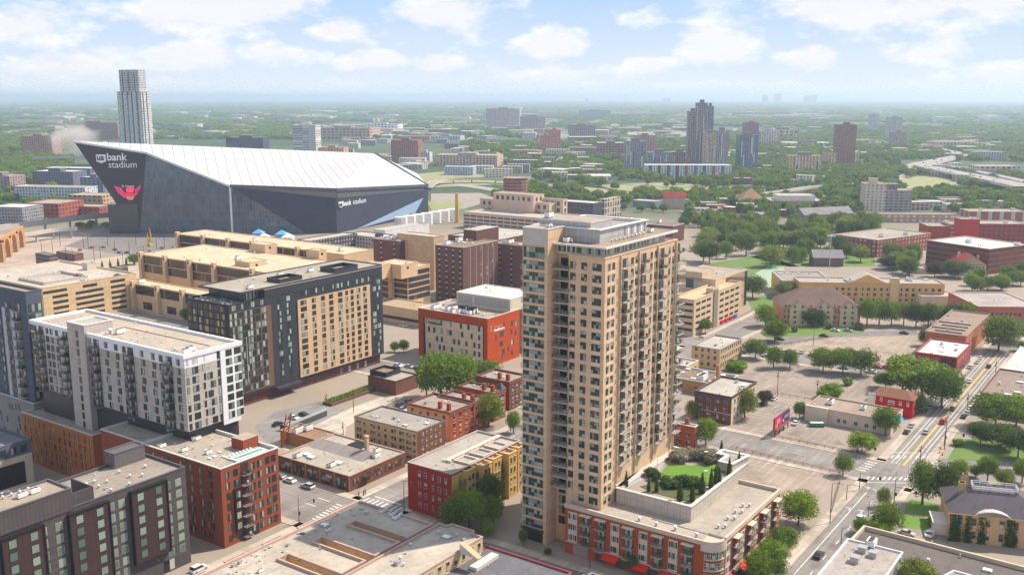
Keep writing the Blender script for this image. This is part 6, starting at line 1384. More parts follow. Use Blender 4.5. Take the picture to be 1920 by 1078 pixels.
for nm, pts, z, m_ in (('parking_lot', [(1385, 706), (1470, 676), (1640, 712), (1610, 745), (1455, 740)], .008, LOT), ('parking_lot', [(1470, 640), (1600, 632), (1722, 630), (1722, 672), (1640, 690), (1480, 655)], .008, asphalt((.38, .30, .235), 'gravel', 0)),
                       ('parking_lot', [(1370, 800), (1440, 748), (1500, 762), (1560, 815), (1600, 845), (1450, 822)], .01, LOT), ('parking_lot', [(1370, 840), (1440, 858), (1577, 890), (1500, 975), (1460, 1000), (1380, 960)], .007, asphalt((.37, .295, .235), 'gravel2', 0)),
                       ('parking_lot', [(1290, 430), (1420, 432), (1440, 470), (1300, 470)], .01, LOT), ('sports_court', [(1405, 502), (1470, 500), (1468, 535), (1440, 538), (1418, 525)], .02, plain((.30, .38, .28), .9)),
                       ('driveway', [(500, 835), (560, 800), (720, 742), (770, 738), (690, 775), (650, 800), (640, 850), (560, 850)], .02, asphalt((.52, .47, .39), 'drive')), ('driveway', [(478, 800), (515, 772), (600, 752), (648, 768), (560, 812), (500, 832)], .024, asphalt((.27, .26, .25), 'yard')), ('driveway', [(1693, 990), (1780, 1000), (1780, 1018), (1690, 995)], .02, LOT),
                       ('plaza', [(60, 500), (270, 475), (290, 520), (180, 545)], .01, asphalt((.50, .41, .31), 'plaza')), ('plaza', [(120, 462), (215, 425), (470, 445), (420, 475), (250, 480)], .012, RDK2), ('plaza', [(0, 440), (120, 430), (200, 445), (110, 500), (0, 500)], .009, asphalt((.46, .36, .29), 'plaza2')),
                       ('parking_lot', [(1860, 592), (1925, 575), (1925, 625), (1880, 615)], .012, LOT), ('road', [(1290, 640), (1400, 585), (1440, 560), (1450, 566), (1395, 620), (1300, 660)], .013, RDK2), ('road', [(1440, 650), (1560, 632), (1720, 628), (1720, 620), (1560, 622), (1430, 640)], .014, RDK2), ('road', [(1640, 470), (1665, 465), (1710, 512), (1670, 512)], .014, ROAD), ('road', [(1850, 690), (1880, 655), (1905, 560), (1925, 560), (1925, 700), (1900, 720)], .015, ROAD), ('road', [(1505, 445), (1600, 405), (1625, 395), (1628, 400), (1560, 430), (1520, 450)], .012, LOT)):
    flat(nm, pts, z, m_)
GR = grass((.10, .20, .03), (.28, .26, .10), .5); GRB = LAWN; DRY = grass((.20, .24, .08), (.42, .38, .20), .8)
for pts, m_ in (([(1775, 862), (1800, 823), (1825, 822), (1925, 838), (1925, 866)], GR), ([(1700, 943), (1708, 935), (1762, 945), (1755, 968), (1695, 962)], GRB), ([(1693, 965), (1750, 972), (1745, 995), (1690, 988)], GRB), ([(1300, 520), (1320, 495), (1430, 478), (1500, 500), (1440, 500), (1400, 520)], GR), ([(1440, 600), (1460, 585), (1470, 612), (1620, 614), (1620, 624), (1440, 634), (1425, 625)], GR), ([(1400, 560), (1465, 548), (1465, 570), (1410, 580)], GR), ([(1400, 480), (1640, 455), (1640, 500), (1480, 500)], GR),
                ([(770, 327), (830, 322), (935, 330), (1000, 341), (1110, 352), (1200, 362), (1190, 372), (1050, 358), (930, 346), (800, 352)], DRY), ([(1120, 347), (1240, 342), (1440, 354), (1440, 361), (1240, 366), (1150, 355)], DRY), ([(1660, 343), (1720, 330), (1800, 335), (1800, 352), (1700, 356)], DRY), ([(1800, 352), (1925, 365), (1925, 378), (1780, 360)], DRY), ([(800, 378), (870, 376), (870, 392), (810, 396)], DRY), ([(1770, 310), (1880, 318), (1900, 330), (1820, 318)], DRY)):
    flat('lawn', pts, .025, m_); EXC.append(pts)
EXC += [[(140, 470), (1300, 470), (1300, 380), (140, 400)], [(120, 380), (140, 262), (820, 262), (1000, 330), (820, 420), (200, 450)]]
def ribbon(name, pts, width, z, m_, kind='structure', thick=0, label=None, cat=None, piers=0, grp=None):
    P = [at(x, y, z if not isinstance(z, (list, tuple)) else z[i]) for i, (x, y) in enumerate(pts)]
    Q = []
    for i in range(len(P) - 1):
        p0, p1, p2_, p3 = P[max(i - 1, 0)], P[i], P[i + 1], P[min(i + 2, len(P) - 1)]
        for k in range(6):
            t = k / 6; Q.append(.5 * ((2 * p1) + (p2_ - p0) * t + (2 * p0 - 5 * p1 + 4 * p2_ - p3) * t * t + (3 * p1 - p0 - 3 * p2_ + p3) * t ** 3))
    Q.append(P[-1]); m = MB(); Lf, Rt = [], []
    for i, q in enumerate(Q):
        t = (Q[min(i + 1, len(Q) - 1)] - Q[max(i - 1, 0)]); t.z = 0; t = t.normalized(); n = Vector((-t.y, t.x, 0)) * width / 2; Lf.append(q + n); Rt.append(q - n)
    for i in range(len(Q) - 1):
        m.face([Rt[i], Rt[i + 1], Lf[i + 1], Lf[i]], 0)
        if thick:
            T_ = up * thick; W_ = up * .9
            for A_, C_ in ((Lf[i + 1], Lf[i]), (Rt[i], Rt[i + 1])): m.face([A_ - T_, C_ - T_, C_ + W_, A_ + W_], 1)
            m.face([Lf[i] - T_, Lf[i + 1] - T_, Rt[i + 1] - T_, Rt[i] - T_], 1)
            if piers and i % piers == 0 and Q[i].z > 2.5: q = Q[i]; m.cbox(q.x, q.y, 0, 1.6, 1.6, q.z - thick, 1)
    o = m.build(name, [m_, CONCM]); 
    if kind: o['kind'] = kind
    else: tag(o, label, cat, grp)
    FOOTL.extend((q.x, q.y, width / 2 + 6) for q in Q)
    return Q
FOOTL = []
HW = asphalt((.38, .35, .32), 'hwy', 0)
hq = ribbon('highway', [(1925, 350), (1840, 332), (1765, 318), (1735, 309), (1765, 300), (1805, 291), (1775, 283), (1740, 277), (1690, 273)], 34, [9, 9, 8, 6, 4, 3, 3, 3, 3], HW, thick=2, piers=5)
ribbon('highway', [(1925, 341), (1860, 327), (1800, 315), (1765, 308)], 18, [8, 8, 7, 5], HW, thick=1.6, piers=5)
ribbon('highway', [(1200, 377), (1300, 374), (1440, 362), (1530, 350), (1625, 344), (1665, 340), (1704, 326), (1708, 317), (1702, 311), (1730, 304)], 13, [1, 2, 6, 7, 6, 2, 1, 1, 1, 1], HW, thick=1.4, piers=5)
ribbon('highway', [(800, 352), (815, 341), (850, 336), (905, 335), (980, 340), (1043, 350), (1110, 361), (1200, 370)], 13, [3, 5, 6, 6, 5, 3, 1, .2], HW, thick=1.6, piers=4)
ribbon('highway', [(820, 347), (870, 348), (935, 357), (1000, 368)], 22, .1, HW); ribbon('highway', [(1430, 372), (1560, 366), (1650, 372), (1720, 360), (1790, 352), (1850, 356), (1925, 372)], 18, .15, HW)
ribbon('road', [(880, 270), (905, 277), (932, 288), (950, 300)], 16, [4, 4, 4, 4], HW, thick=2); ribbon('road', [(905, 228), (880, 262), (873, 268)], 12, .2, HW); ribbon('road', [(975, 345), (1000, 332), (1010, 322)], 16, .2, RDK2); ribbon('road', [(840, 205), (860, 200), (880, 192)], 40, .3, HW)
ribbon('road', [(1150, 345), (1290, 352), (1440, 345)], 8, .2, RDK2)
# rail yard
flat('rail_yard', [(808, 363), (900, 362), (935, 372), (870, 392), (808, 385)], .02, asphalt((.36, .31, .27), 'rail', 0))
ribbon('bridge', [(60, 296), (110, 295), (170, 294), (260, 293)], 16, 14, HW, kind=None, thick=3, piers=3, label='pale concrete road bridge on piers left of the stadium prow', cat='bridge')
ribbon('rail_bridge', [(-10, 425), (60, 417), (130, 408), (200, 401), (232, 399)], 6, 11, CONCM, kind=None, thick=3.4, piers=4, label='long covered walkway bridge on piers running to the stadium prow', cat='bridge')
ribbon('footbridge', [(-10, 447), (50, 439), (100, 431), (145, 428)], 5, 8, CONCM, kind=None, thick=1.8, piers=4, label='low footbridge in front of the covered walkway bridge', cat='bridge')

# ================================================================== far buildings: right, top, left, foot rows in the picture
FL = [('office_tower', 'tall white gridded condominium tower rising behind the stadium prow', 264, 172, 219, 309, 30, (.50, .48, .46), 4.6, 4.2),
 ('apartment_block', 'brown and pink block left of the smoke near the stadium tip', 96, 255, 39, 293, 30, (.38, .22, .18), 5, 3.5), ('apartment_block', 'brown block standing behind the smoke', 220, 230, 126, 262, 40, (.26, .16, .14), 6, 4),
 ('apartment_block', 'dark glass apartment block with white frames at the far left', 136, 322, 60, 356, 30, (.14, .14, .17), 4, 3.2), ('apartment_block', 'blue grey apartment block right of the white framed one', 192, 333, 150, 362, 30, (.16, .19, .26), 6, 3.2), ('apartment_block', 'dark roofed block behind the white framed apartments', 168, 316, 78, 335, 30, (.12, .12, .15), 5, 3.2),
 ('apartment_block', 'long pale grey apartment row with small dark windows', 159, 352, 26, 380, 24, (.50, .50, .52), 4, 3.4), ('warehouse', 'red brick warehouse with a tan end near the covered walkway', 109, 382, 47, 413, 40, (.28, .09, .07), 5, 4), ('warehouse', 'tan brick warehouse with arched windows', 192, 367, 128, 388, 30, (.44, .30, .20), 6, 4.5), ('warehouse', 'low red brick warehouse beside the covered walkway', 186, 388, 126, 407, 24, (.26, .08, .065), 6, 4.5),
 ('apartment_block', 'grey and white townhouse row at the left edge', 41, 389, -20, 424, 30, (.24, .23, .24), 3, 3.2), ('apartment_block', 'red and grey block at the left edge above the townhouses', 17, 330, -30, 360, 30, (.30, .22, .22), 5, 3.2),
 ('office_tower', 'pale striped office tower beyond the stadium roof', 591, 235, 548, 300, 26, (.60, .57, .54), 60, 3.4), ('apartment_block', 'orange and cream stepped apartments beyond the stadium roof', 644, 277, 598, 300, 26, (.55, .32, .20), 6, 3.4), ('apartment_block', 'brown brick slab tower right of the stadium roof ridge', 784, 263, 733, 306, 26, (.26, .13, .10), 4, 3.2), ('apartment_block', 'small pale block right of the brown slab tower', 805, 286, 786, 305, 20, (.5, .52, .54), 4, 3.4),
 ('apartment_block', 'dark apartment block behind the stadium roof', 493, 258, 423, 290, 30, (.06, .06, .08), 4, 3.4), ('office_building', 'long low beige office beyond the loop road', 932, 292, 818, 313, 50, (.50, .38, .30), 6, 4), ('apartment_block', 'blue grey apartments with white frames by the grass slope', 887, 313, 833, 329, 20, (.36, .40, .46), 4, 3.2),
 ('arena', 'wide tan roofed arena on the campus far behind the stadium', 693, 240, 590, 262, 90, (.42, .30, .24), 12, 8), ('arena', 'white curved roof hall on the campus beside the arena', 745, 233, 685, 250, 60, (.66, .64, .62), 12, 8),
 ('hospital_block', 'tall pinkish hospital block on the far campus', 974, 204, 911, 243, 40, (.42, .35, .33), 5, 4), ('hospital_block', 'grey brown stepped hospital block right of the pinkish one', 1023, 218, 975, 247, 50, (.34, .29, .29), 5, 4), ('office_building', 'wide brown block with a glass centre across the river', 1116, 234, 1065, 258, 50, (.26, .20, .20), 6, 4), ('apartment_block', 'left of a pair of pink brick dormitory towers', 1032, 254, 1012, 290, 20, (.46, .22, .18), 4, 3.2), ('apartment_block', 'right and taller of a pair of pink brick dormitory towers', 1051, 244, 1028, 290, 20, (.48, .23, .18), 4, 3.2),
 ('office_building', 'brown campus building right of the pink towers', 1120, 277, 1067, 292, 30, (.34, .19, .17), 6, 4), ('office_building', 'brown campus block with white roof edges', 1171, 268, 1120, 297, 40, (.30, .18, .17), 6, 5), ('apartment_tower', 'colourful panelled grey apartment tower left of the tall cluster', 1211, 265, 1173, 326, 22, (.24, .25, .28), 3, 2.9), ('apartment_block', 'pink brown block behind the colourful apartment tower', 1230, 254, 1190, 300, 30, (.42, .26, .22), 5, 3.4), ('apartment_block', 'mid rise with a blank tan end left of the tall cluster', 1258, 286, 1215, 318, 22, (.30, .30, .34), 3, 2.9), ('apartment_block', 'brown grey mid rise tucked against the tall cluster', 1292, 285, 1258, 316, 30, (.26, .22, .22), 4, 3),
 ('apartment_tower', 'left narrow concrete slab of the tall tower cluster', 1309, 209, 1291, 320, 20, (.36, .30, .27), 3, 2.9), ('apartment_tower', 'tallest dark tower of the cluster', 1327, 193, 1308, 322, 26, (.24, .23, .24), 3, 2.9), ('apartment_tower', 'right shoulder tower of the tall cluster', 1339, 199, 1327, 318, 20, (.24, .24, .27), 3, 2.9), ('apartment_tower', 'tan slab tower in front of the tall cluster', 1343, 250, 1320, 324, 20, (.46, .36, .28), 3, 2.9), ('apartment_tower', 'grey and white panelled tower right of the tan slab tower', 1367, 245, 1343, 324, 24, (.32, .30, .31), 3, 2.9),
 ('apartment_tower', 'blue grey panelled tower on the right of the cluster', 1423, 253, 1385, 324, 22, (.17, .20, .26), 3, 2.9), ('office_building', 'dark red college tower behind the blue grey tower', 1423, 230, 1396, 275, 30, (.26, .12, .12), 5, 4), ('office_building', 'pale wide block right of the college tower', 1460, 245, 1424, 275, 40, (.50, .44, .40), 6, 4),
 ('apartment_block', 'long white apartment block with red and grey panels', 1372, 310, 1210, 335, 26, (.62, .58, .56), 4, 3.1), ('storage_hall', 'white topped round hall by the highway grass', 1146, 330, 1101, 342, 40, (.66, .60, .56), 20, 9), ('apartment_block', 'small brick block left of the white hall', 1130, 318, 1092, 332, 16, (.32, .22, .20), 4, 3.4),
 ('apartment_tower', 'tall brown residential tower standing alone on the right', 1607, 234, 1573, 318, 28, (.29, .17, .13), 3, 2.9), ('apartment_block', 'tan balconied apartment block left of the tall brown tower', 1541, 292, 1480, 328, 22, (.58, .42, .28), 5, 3), ('apartment_block', 'tan apartment block directly behind the tall brown tower', 1611, 287, 1548, 318, 22, (.56, .42, .30), 5, 3), ('apartment_tower', 'pale distant high rise, leftmost of three near the river', 1649, 215, 1633, 250, 24, (.48, .45, .44), 4, 3), ('apartment_tower', 'pale distant high rise, tallest of three near the river', 1693, 221, 1667, 262, 26, (.46, .42, .41), 4, 3), ('apartment_tower', 'brown grey distant high rise, nearest of three near the river', 1701, 247, 1673, 279, 24, (.36, .26, .25), 4, 3),
 ('warehouse', 'low tan complex beyond the highway bend', 1838, 266, 1754, 280, 60, (.46, .36, .29), 8, 5), ('office_building', 'grey long office right of the highway', 1888, 285, 1828, 302, 30, (.34, .35, .35), 5, 3.4), ('warehouse', 'wide low tan warehouse at the right above the freeway', 1912, 312, 1835, 330, 40, (.46, .40, .36), 8, 5), ('office_building', 'college building with tall glass bays right of the cluster', 1497, 243, 1440, 263, 40, (.44, .34, .26), 14, 9), ('warehouse', 'low white roofed hall left of the tall brown tower', 1560, 268, 1470, 278, 60, (.5, .42, .38), 12, 8),
 ('office_building', 'dark red townhouse row under the long white apartments', 1410, 334, 1373, 346, 14, (.26, .10, .11), 5, 4), ('office_building', 'long pinkish low building left of the pink towers', 1010, 282, 958, 296, 30, (.44, .26, .22), 6, 4), ('warehouse', 'pale campus hall behind the brown slab tower', 862, 255, 805, 268, 50, (.40, .44, .46), 8, 5), ('office_building', 'brown campus range in the trees beyond the stadium', 805, 256, 745, 268, 40, (.30, .17, .15), 6, 4), ('hospital_block', 'grey block on the horizon ridge near the centre', 1145, 207, 1086, 222, 60, (.30, .30, .32), 8, 5)]
for nm, lb, x, y, xl, yb, dp, c, px_, pz_ in FL:
    wf = 1.1 if px_ > 50 else .55
    b = other(nm, lb, 'tower' if 'tower' in nm else 'building', x, y, xl, yb, dp, facade(col3(c, 1.25), (.035, .045, .065), px_, pz_, wf, .5), RWH if 'white' in lb and 'arena' not in nm else (RBR if 'tan roofed' in lb else RTAN), plain(col3(c, 1.4), .8), par=.5, rot=12 if x < 1000 else 3)
    if 'condominium' in lb:
        c0 = b.rect(b.P + b.u * 4 + b.v * 5, dp - 8, b.lv - 9); b.block(c0, b.h - 1, zat(262, 131, b.P), facade(c, (.035, .04, .06), 4.6, 4.2), RTAN, CAPM, par=.5, name='crown'); [b.slab((c0[3], -b.v, b.lv - 9), (b.lv - 9) * f_, (b.lv - 9) * f_ + 2, b.h, zat(262, 136, b.P), .3, plain((.05, .06, .09), .4), 'glass_strip') for f_ in (.15, .45, .75)]
        for k in range(5): b.slab(b.FL, 3 + k * b.lv / 5, 5 + k * b.lv / 5, 0, b.h - 6, .5, plain((.66, .64, .62), .7), 'pier')
        [b.slab(b.FL, b.lv * f_, b.lv * f_ + 2.6, 0, b.h, .35, plain((.05, .06, .09), .4), 'glass_strip') for f_ in (.2, .42, .58, .8)]; b.slab(b.FR, 4, 7, 0, b.h, .35, plain((.05, .06, .09), .4), 'glass_strip'); b.slab(b.FR, 15, 18, 0, b.h, .35, plain((.05, .06, .09), .4), 'glass_strip')
    elif 'office_tower' in nm: b.slab(b.FL, b.lv * .7, b.lv, 0, b.h, .4, plain((.55, .53, .52), .7), 'end_wall')
    elif 'panelled' in lb or 'cluster' in lb or 'left of the tall' in lb:
        for k in range(8):
            f_ = random.random() * .94; z_ = random.uniform(.1, .55) * b.h; b.slab(b.FL, b.lv * f_, b.lv * f_ + b.lv * .045, z_, min(b.h - 1, z_ + b.h * random.uniform(.25, .6)), .3 + .03 * k, plain(((.72, .70, .66), (.60, .50, .40), (.72, .72, .70), (.10, .13, .20), (.50, .20, .15), (.66, .60, .52), (.10, .12, .18), (.70, .66, .6))[k], .7), 'coloured_panel')
        b.block(b.rect(b.P + b.u * 4 + b.v * b.lv * .3, 8, b.lv * .4), b.h - 1, b.h + 5, plain((.25, .2, .18), .8), RTAN, CAPM, par=.2, name='penthouse')
    elif 'long white apartment' in lb:
        for k in range(9): b.slab(b.FL, b.lv * (.04 + .105 * k), b.lv * (.075 + .105 * k), 0, b.h - 1, .5, plain(((.10, .11, .14), (.45, .14, .08), (.2, .2, .23))[k % 3 if k > 3 else 0], .7), 'coloured_bay')
    elif b.h > 18: b.block(b.rect(b.P + b.u * 4 + b.v * b.lv * .35, dp * .4, b.lv * .3), b.h - 1, b.h + 4, plain(col3(c, .8), .8), RTAN, CAPM, par=.2, name='penthouse')
    b.done()
FCOL = [(.66, .60, .53), (.40, .22, .17), (.70, .66, .60), (.62, .60, .57), (.42, .36, .32), (.28, .16, .13), (.5, .42, .34), (.3, .3, .32)]
FOOT = []
def low(x, y, w_, h, dp, c, lb, grp, nm='low_building', roof=None):
    nm = 'campus_building' if 'campus' in lb else 'warehouse' if 'industrial' in lb else 'house' if 'house' in lb or 'right' in lb else 'hazy_building' if 'hazy' in lb else nm
    P = at(x, y, 0); r_ = random.choice((4, 8, -3, 35)); b = B(nm, lb, 'building', P, r_, grp); b.lu, b.lv, b.h = dp, w_, h
    b.poly = b.rect(P, dp, w_); b.block(b.poly, 0, h, facade(c, (.06, .07, .09), 5, 3.5), roof or random.choice((RLT, RWH, RLT, RTAN, RBR, RWH)), plain(col3(c, 1.1), .8), par=0 if y < 330 else .4, out=.3); b.done()
random.seed(21)
for zone, n, wr, hr, dr, lb, grp in ((((0, 270, 700), (0, 275, 330)), 26, (18, 46), (6, 14), (14, 30), 'low city building among trees left of and behind the stadium', 'low buildings left of the stadium'),
        (((600, 1300, 0), (228, 264, 0)), 130, (26, 80), (8, 18), (30, 70), 'low campus building scattered between the far trees in the middle', 'campus buildings beyond the highway'), (((0, 600, 0), (212, 262, 0)), 75, (30, 90), (7, 14), (30, 70), 'pale industrial building in the far trees on the left', 'industrial buildings far left'),
        (((1280, 1920, 0), (218, 300, 0)), 100, (16, 60), (5, 12), (14, 40), 'low building showing between the distant trees on the right', 'low buildings in the distant right trees'), (((0, 1920, 0), (194, 226, 0)), 170, (60, 220), (9, 22), (60, 160), 'hazy low building near the horizon', 'hazy buildings near the horizon'),
        (((1290, 1640, 0), (384, 412, 0)), 12, (12, 24), (5, 9), (10, 16), 'small flat roofed house between the trees beyond the park', 'houses beyond the park'), (((1420, 1920, 0), (318, 348, 0)), 24, (12, 30), (6, 11), (10, 16), 'small building in the trees under the tall brown tower', 'small buildings under the tall brown tower'),
        (((640, 1180, 0), (266, 345, 0)), 95, (18, 50), (6, 14), (14, 30), 'low building between the trees just beyond the loop highway', 'low buildings beyond the loop highway'), (((1640, 1920, 0), (385, 402, 0)), 8, (14, 30), (5, 9), (10, 18), 'low building in the trees above the red hospital', 'low buildings above the red hospital')):
    for k in range(n):
        x, y = random.uniform(zone[0][0], zone[0][1]), random.uniform(zone[1][0], zone[1][1])
        if 262 < y < 350 and 200 < x < 830 and 'loop' not in lb: continue
        if any(inpoly(x, y, e_) for e_ in EXC[:13]): continue
        low(x, y, random.uniform(*wr), random.uniform(*hr), random.uniform(*dr), random.choice(FCOL), lb, grp)
for x, y, w_, h, lb in ((1465, 176, 110, 150, 'tallest pale tower of the hazy skyline on the horizon'), (1440, 179, 90, 120, 'left pale tower of the hazy skyline on the horizon'), (1518, 180, 90, 110, 'pale tower right of the tallest in the hazy skyline'), (1531, 178, 110, 120, 'wide pale block at the right of the hazy skyline'), (1257, 184, 120, 60, 'lone grey block on the horizon left of the tall cluster'), (1105, 185, 60, 40, 'small lone block on the horizon above the campus')):
    P = at(x, 195.5, 0)
    b = B('distant_tower', lb, 'tower', P, 3); b.block(b.rect(P, 80, w_), 0, zat(x, y, P), plain((.42, .42, .44), .8), RTAN, CAPM, par=0); b.done()

# plaza pieces at the left: brick arches, kiosks, horns, tents
q = at(7, 492, 0); q2 = at(48, 462, 0); d = (q2 - q); L_ = d.length; d = d.normalized(); n = Vector((-d.y, d.x, 0)); m = MB()
for k in range(4):
    s0 = L_ * k / 3.0 * .92; m.box(q + d * s0, d, L_ * .085, n, 3, 0, 14)
for k in range(3):
    c = q + d * (L_ * (.085 / 2 + (k + .5) / 3.0 * .92)); r_ = L_ * .92 / 6 - L_ * .04
    for j in range(8):
        a0, a1 = math.pi * j / 8, math.pi * (j + 1) / 8; z0, z1 = 7 + math.sin(a0) * r_ * .9, 7 + math.sin(a1) * r_ * .9; x0, x1 = -math.cos(a0) * r_, -math.cos(a1) * r_
        for f in (0, 3): pts = [c + d * x0 + n * f + up * z0, c + d * x1 + n * f + up * z1, c + d * x1 + n * f + up * 16, c + d * x0 + n * f + up * 16]; m.face(pts if f == 0 else pts[::-1])
        m.face([c + d * x1 + up * z1, c + d * x0 + up * z0, c + d * x0 + n * 3 + up * z0, c + d * x1 + n * 3 + up * z1])
m.box(q, d, L_, n, 3, 15.9, 17); tag(m.build('arcade', wall((.42, .23, .12), brick=1)), 'orange brick arcade of three arches on the plaza at the left edge', 'arcade')
for x, y, h, xr, xl, lb in ((92, 479, 13, 108, 66, 'dark slatted kiosk tower on the plaza behind the ramp stair house'), (223, 503, 11, 240, 207, 'dark slatted kiosk at the corner of the parking ramp')):
    b = cbuild('kiosk', lb, 'kiosk', x, y, h, xr, xl); std(b, wm=plain((.09, .08, .085), .7), rm=RBR, cm=FBK, par=.3)
    for r in range(4): b.slab(b.FL, .2, b.lv, 2 + r * 2.8, 2.4 + r * 2.8, .1, plain((.35, .3, .25), .7), 'slat'); b.slab(b.FR, .2, b.lu, 2 + r * 2.8, 2.4 + r * 2.8, .1, plain((.35, .3, .25), .7), 'slat')
    b.done()
b = cbuild('pavilion', 'low dark pavilion with a tan roof on the plaza', 'pavilion', 140, 477, 5, 156, 105); std(b, wm=plain((.16, .09, .08), .7), rm=RBR, cm=FBK, par=.3); b.done()
for x, y, s_c, lb in ((277, 462, 1, 'golden curved horn sculpture, left one on the plaza'), (284, 462, .8, 'golden curved horn sculpture, right one on the plaza')):
    q = at(x, y, 0); m = MB(); pr_ = None
    for k in range(7): t = k / 6; p = q + Vector((math.sin(t * 2.4) * 3 * (1 if s_c == 1 else -1), 0, t * 15 * s_c)); (m.tube(pr_, p, 1.3 * (1 - (k - 1) / 7), 1.3 * (1 - k / 7), 6) if pr_ else None); pr_ = p
    tag(m.build('horn_sculpture', plain((.65, .42, .08), .4, .3)), lb, 'sculpture')
for x, y, c, lb in ((485, 444, (.15, .35, .55), 'blue canopy tent by the stadium glass'), (495, 452, (.75, .75, .75), 'white canopy tent by the stadium glass, nearer the hospital'), (528, 446, (.15, .35, .55), 'second blue canopy tent, further right by the glass'), (540, 452, (.75, .75, .75), 'white canopy tent, further right by the glass')):
    q = at(x, y, 0); m = MB(); m.cbox(q.x, q.y, 0, 9, 9, 3.5); cs = [q + Vector((a_ * 5, b_ * 5, 3.5)) for a_, b_ in ((-1, -1), (1, -1), (1, 1), (-1, 1))]
    for i in range(4): m.face([cs[i], cs[(i + 1) % 4], q + up * 7])
    tag(m.build('tent', plain(c, .7)), lb, 'tent')
# ================================================================== trees
def crown_mesh(name, seed, nleaf, size, lobes, hz=(.30, 1.0), rx=.5, kind='round', inner=.72):
    r = np.random.RandomState(seed); m = MB(); V3 = []; F3 = []
    Ls = []
    if kind == 'round':
        cz = (hz[0] + hz[1]) / 2; rz = (hz[1] - hz[0]) / 2
        for i in range(lobes):
            a = 2.4 * i + r.rand() * .8; t = (i + .5) / lobes; zz = cz + rz * (1.25 * t - .62) ; rr = rx * (.50 + .16 * r.rand()) * (1.15 - .75 * abs(t - .45)); d_ = rx * .58 * math.sqrt(max(0, 1 - (1.5 * (t - .45)) ** 2)) * (.7 + .4 * r.rand())
            Ls.append((d_ * math.cos(a), d_ * math.sin(a), zz, rr * .78, rr * .82 * rz / .35 * .8))
        Ls.append((0, 0, cz + rz * .35, rx * .5, rz * .6))
    elif kind == 'column':
        for i in range(5): t = i / 4; Ls.append((0, 0, .12 + .72 * t, rx * (1.0, 1, .85, .62, .36)[i], .17))
    elif kind == 'cone':
        for i in range(6): t = i / 5; Ls.append((0, 0, .18 + .72 * t, rx * (1 - .82 * t), .13))
    tot = sum(l[3] ** 2 for l in Ls)
    ico = []
    for i in range(6):
        th = math.pi * (i + .5) / 6
        for j in range(8): ph = 2 * math.pi * j / 8; ico.append((i, j, math.sin(th) * math.cos(ph), math.sin(th) * math.sin(ph), math.cos(th)))
    for lx, ly, lz, lr, lh in Ls:
        base = len(V3); k = inner
        for i, j, x, y, z in ico: q = k * (1 + .16 * (r.rand() - .5)); V3.append((lx + x * lr * q, ly + y * lr * q, lz + z * lh * q))
        for i in range(5):
            for j in range(8): F3.append((base + i * 8 + j, base + (i + 1) * 8 + j, base + (i + 1) * 8 + (j + 1) % 8, base + i * 8 + (j + 1) % 8))
        F3.append(tuple(base + j for j in range(8))); F3.append(tuple(base + 40 + 7 - j for j in range(8)))
        n = int(nleaf * lr ** 2 / tot)
        v = r.normal(size=(n, 3)); v /= np.linalg.norm(v, axis=1)[:, None]; rad = .58 + .54 * r.rand(n) ** .8
        wob = 1 + .16 * np.sin(v[:, 0] * 5 + seed) * np.cos(v[:, 1] * 6 + v[:, 2] * 4)
        c = np.stack([lx + v[:, 0] * lr * rad * wob, ly + v[:, 1] * lr * rad * wob, lz + v[:, 2] * lh * rad * wob], 1)
        a = r.normal(size=(n, 3)) + v * .3; a /= np.linalg.norm(a, axis=1)[:, None]; b_ = np.cross(a, r.normal(size=(n, 3))); b_ /= np.linalg.norm(b_, axis=1)[:, None]
        s_ = size * (.45 + 1.0 * r.rand(n))[:, None]; asp = .7
        P4 = np.stack([c - a * s_, c + b_ * s_ * asp, c + a * s_, c - b_ * s_ * asp], 1).reshape(-1, 3); base = len(V3); V3.extend(map(tuple, P4)); F3.extend((base + 4 * i, base + 4 * i + 1, base + 4 * i + 2, base + 4 * i + 3) for i in range(n))
    me = bpy.data.meshes.new(name); me.from_pydata(V3, [], F3); me.update(); return me
def trunk_mesh(seed, hz=.42, r0=.028):
    r = random.Random(seed); m = MB(); m.tube((0, 0, 0), (0, 0, hz), r0, r0 * .6, 7)
    for k in range(5): a = k * 1.3 + r.random(); m.tube((0, 0, hz * (.65 + .07 * k)), (math.cos(a) * .2, math.sin(a) * .2, hz + .15 + .05 * k), r0 * .45, r0 * .15, 5)
    return m.mesh('trunk', [BARK])
NEARC = [crown_mesh('crown', 60 + i, 5200, .022, 16, hz=(.18, 1.0), inner=.30) for i in range(3)] + [crown_mesh('crown', 10 + i, 8000, .0195, 12 + i, inner=.45, hz=((.22, 1.0), (.28, 1.0), (.2, .98))[i % 3]) for i in range(5)]
MIDC = [crown_mesh('crown', 40 + i, 1700, .040, 9 + i, inner=.62, hz=(.16, 1.0)) for i in range(4)]
TRK = [trunk_mesh(i) for i in range(3)]
COLC = crown_mesh('crown', 77, 1800, .03, 5, rx=.12, kind='column', inner=.85); CONEC = crown_mesh('crown', 78, 2600, .03, 5, rx=.26, kind='cone', inner=.8); SHRC = [crown_mesh('crown', 80 + i, 2600, .034, 9, hz=(.0, 1.0), rx=.5) for i in range(2)]
TBASE = {}
def tree_proto(kind, mt, i):
    key = (kind, mt.name, i)
    if key not in TBASE:
        src = {'near': NEARC, 'mid': MIDC, 'column': [COLC], 'cone': [CONEC], 'shrub': SHRC}[kind]; me = src[i % len(src)].copy(); me.materials.append(mt); TBASE[key] = me
    return TBASE[key]
NT_ = [0]
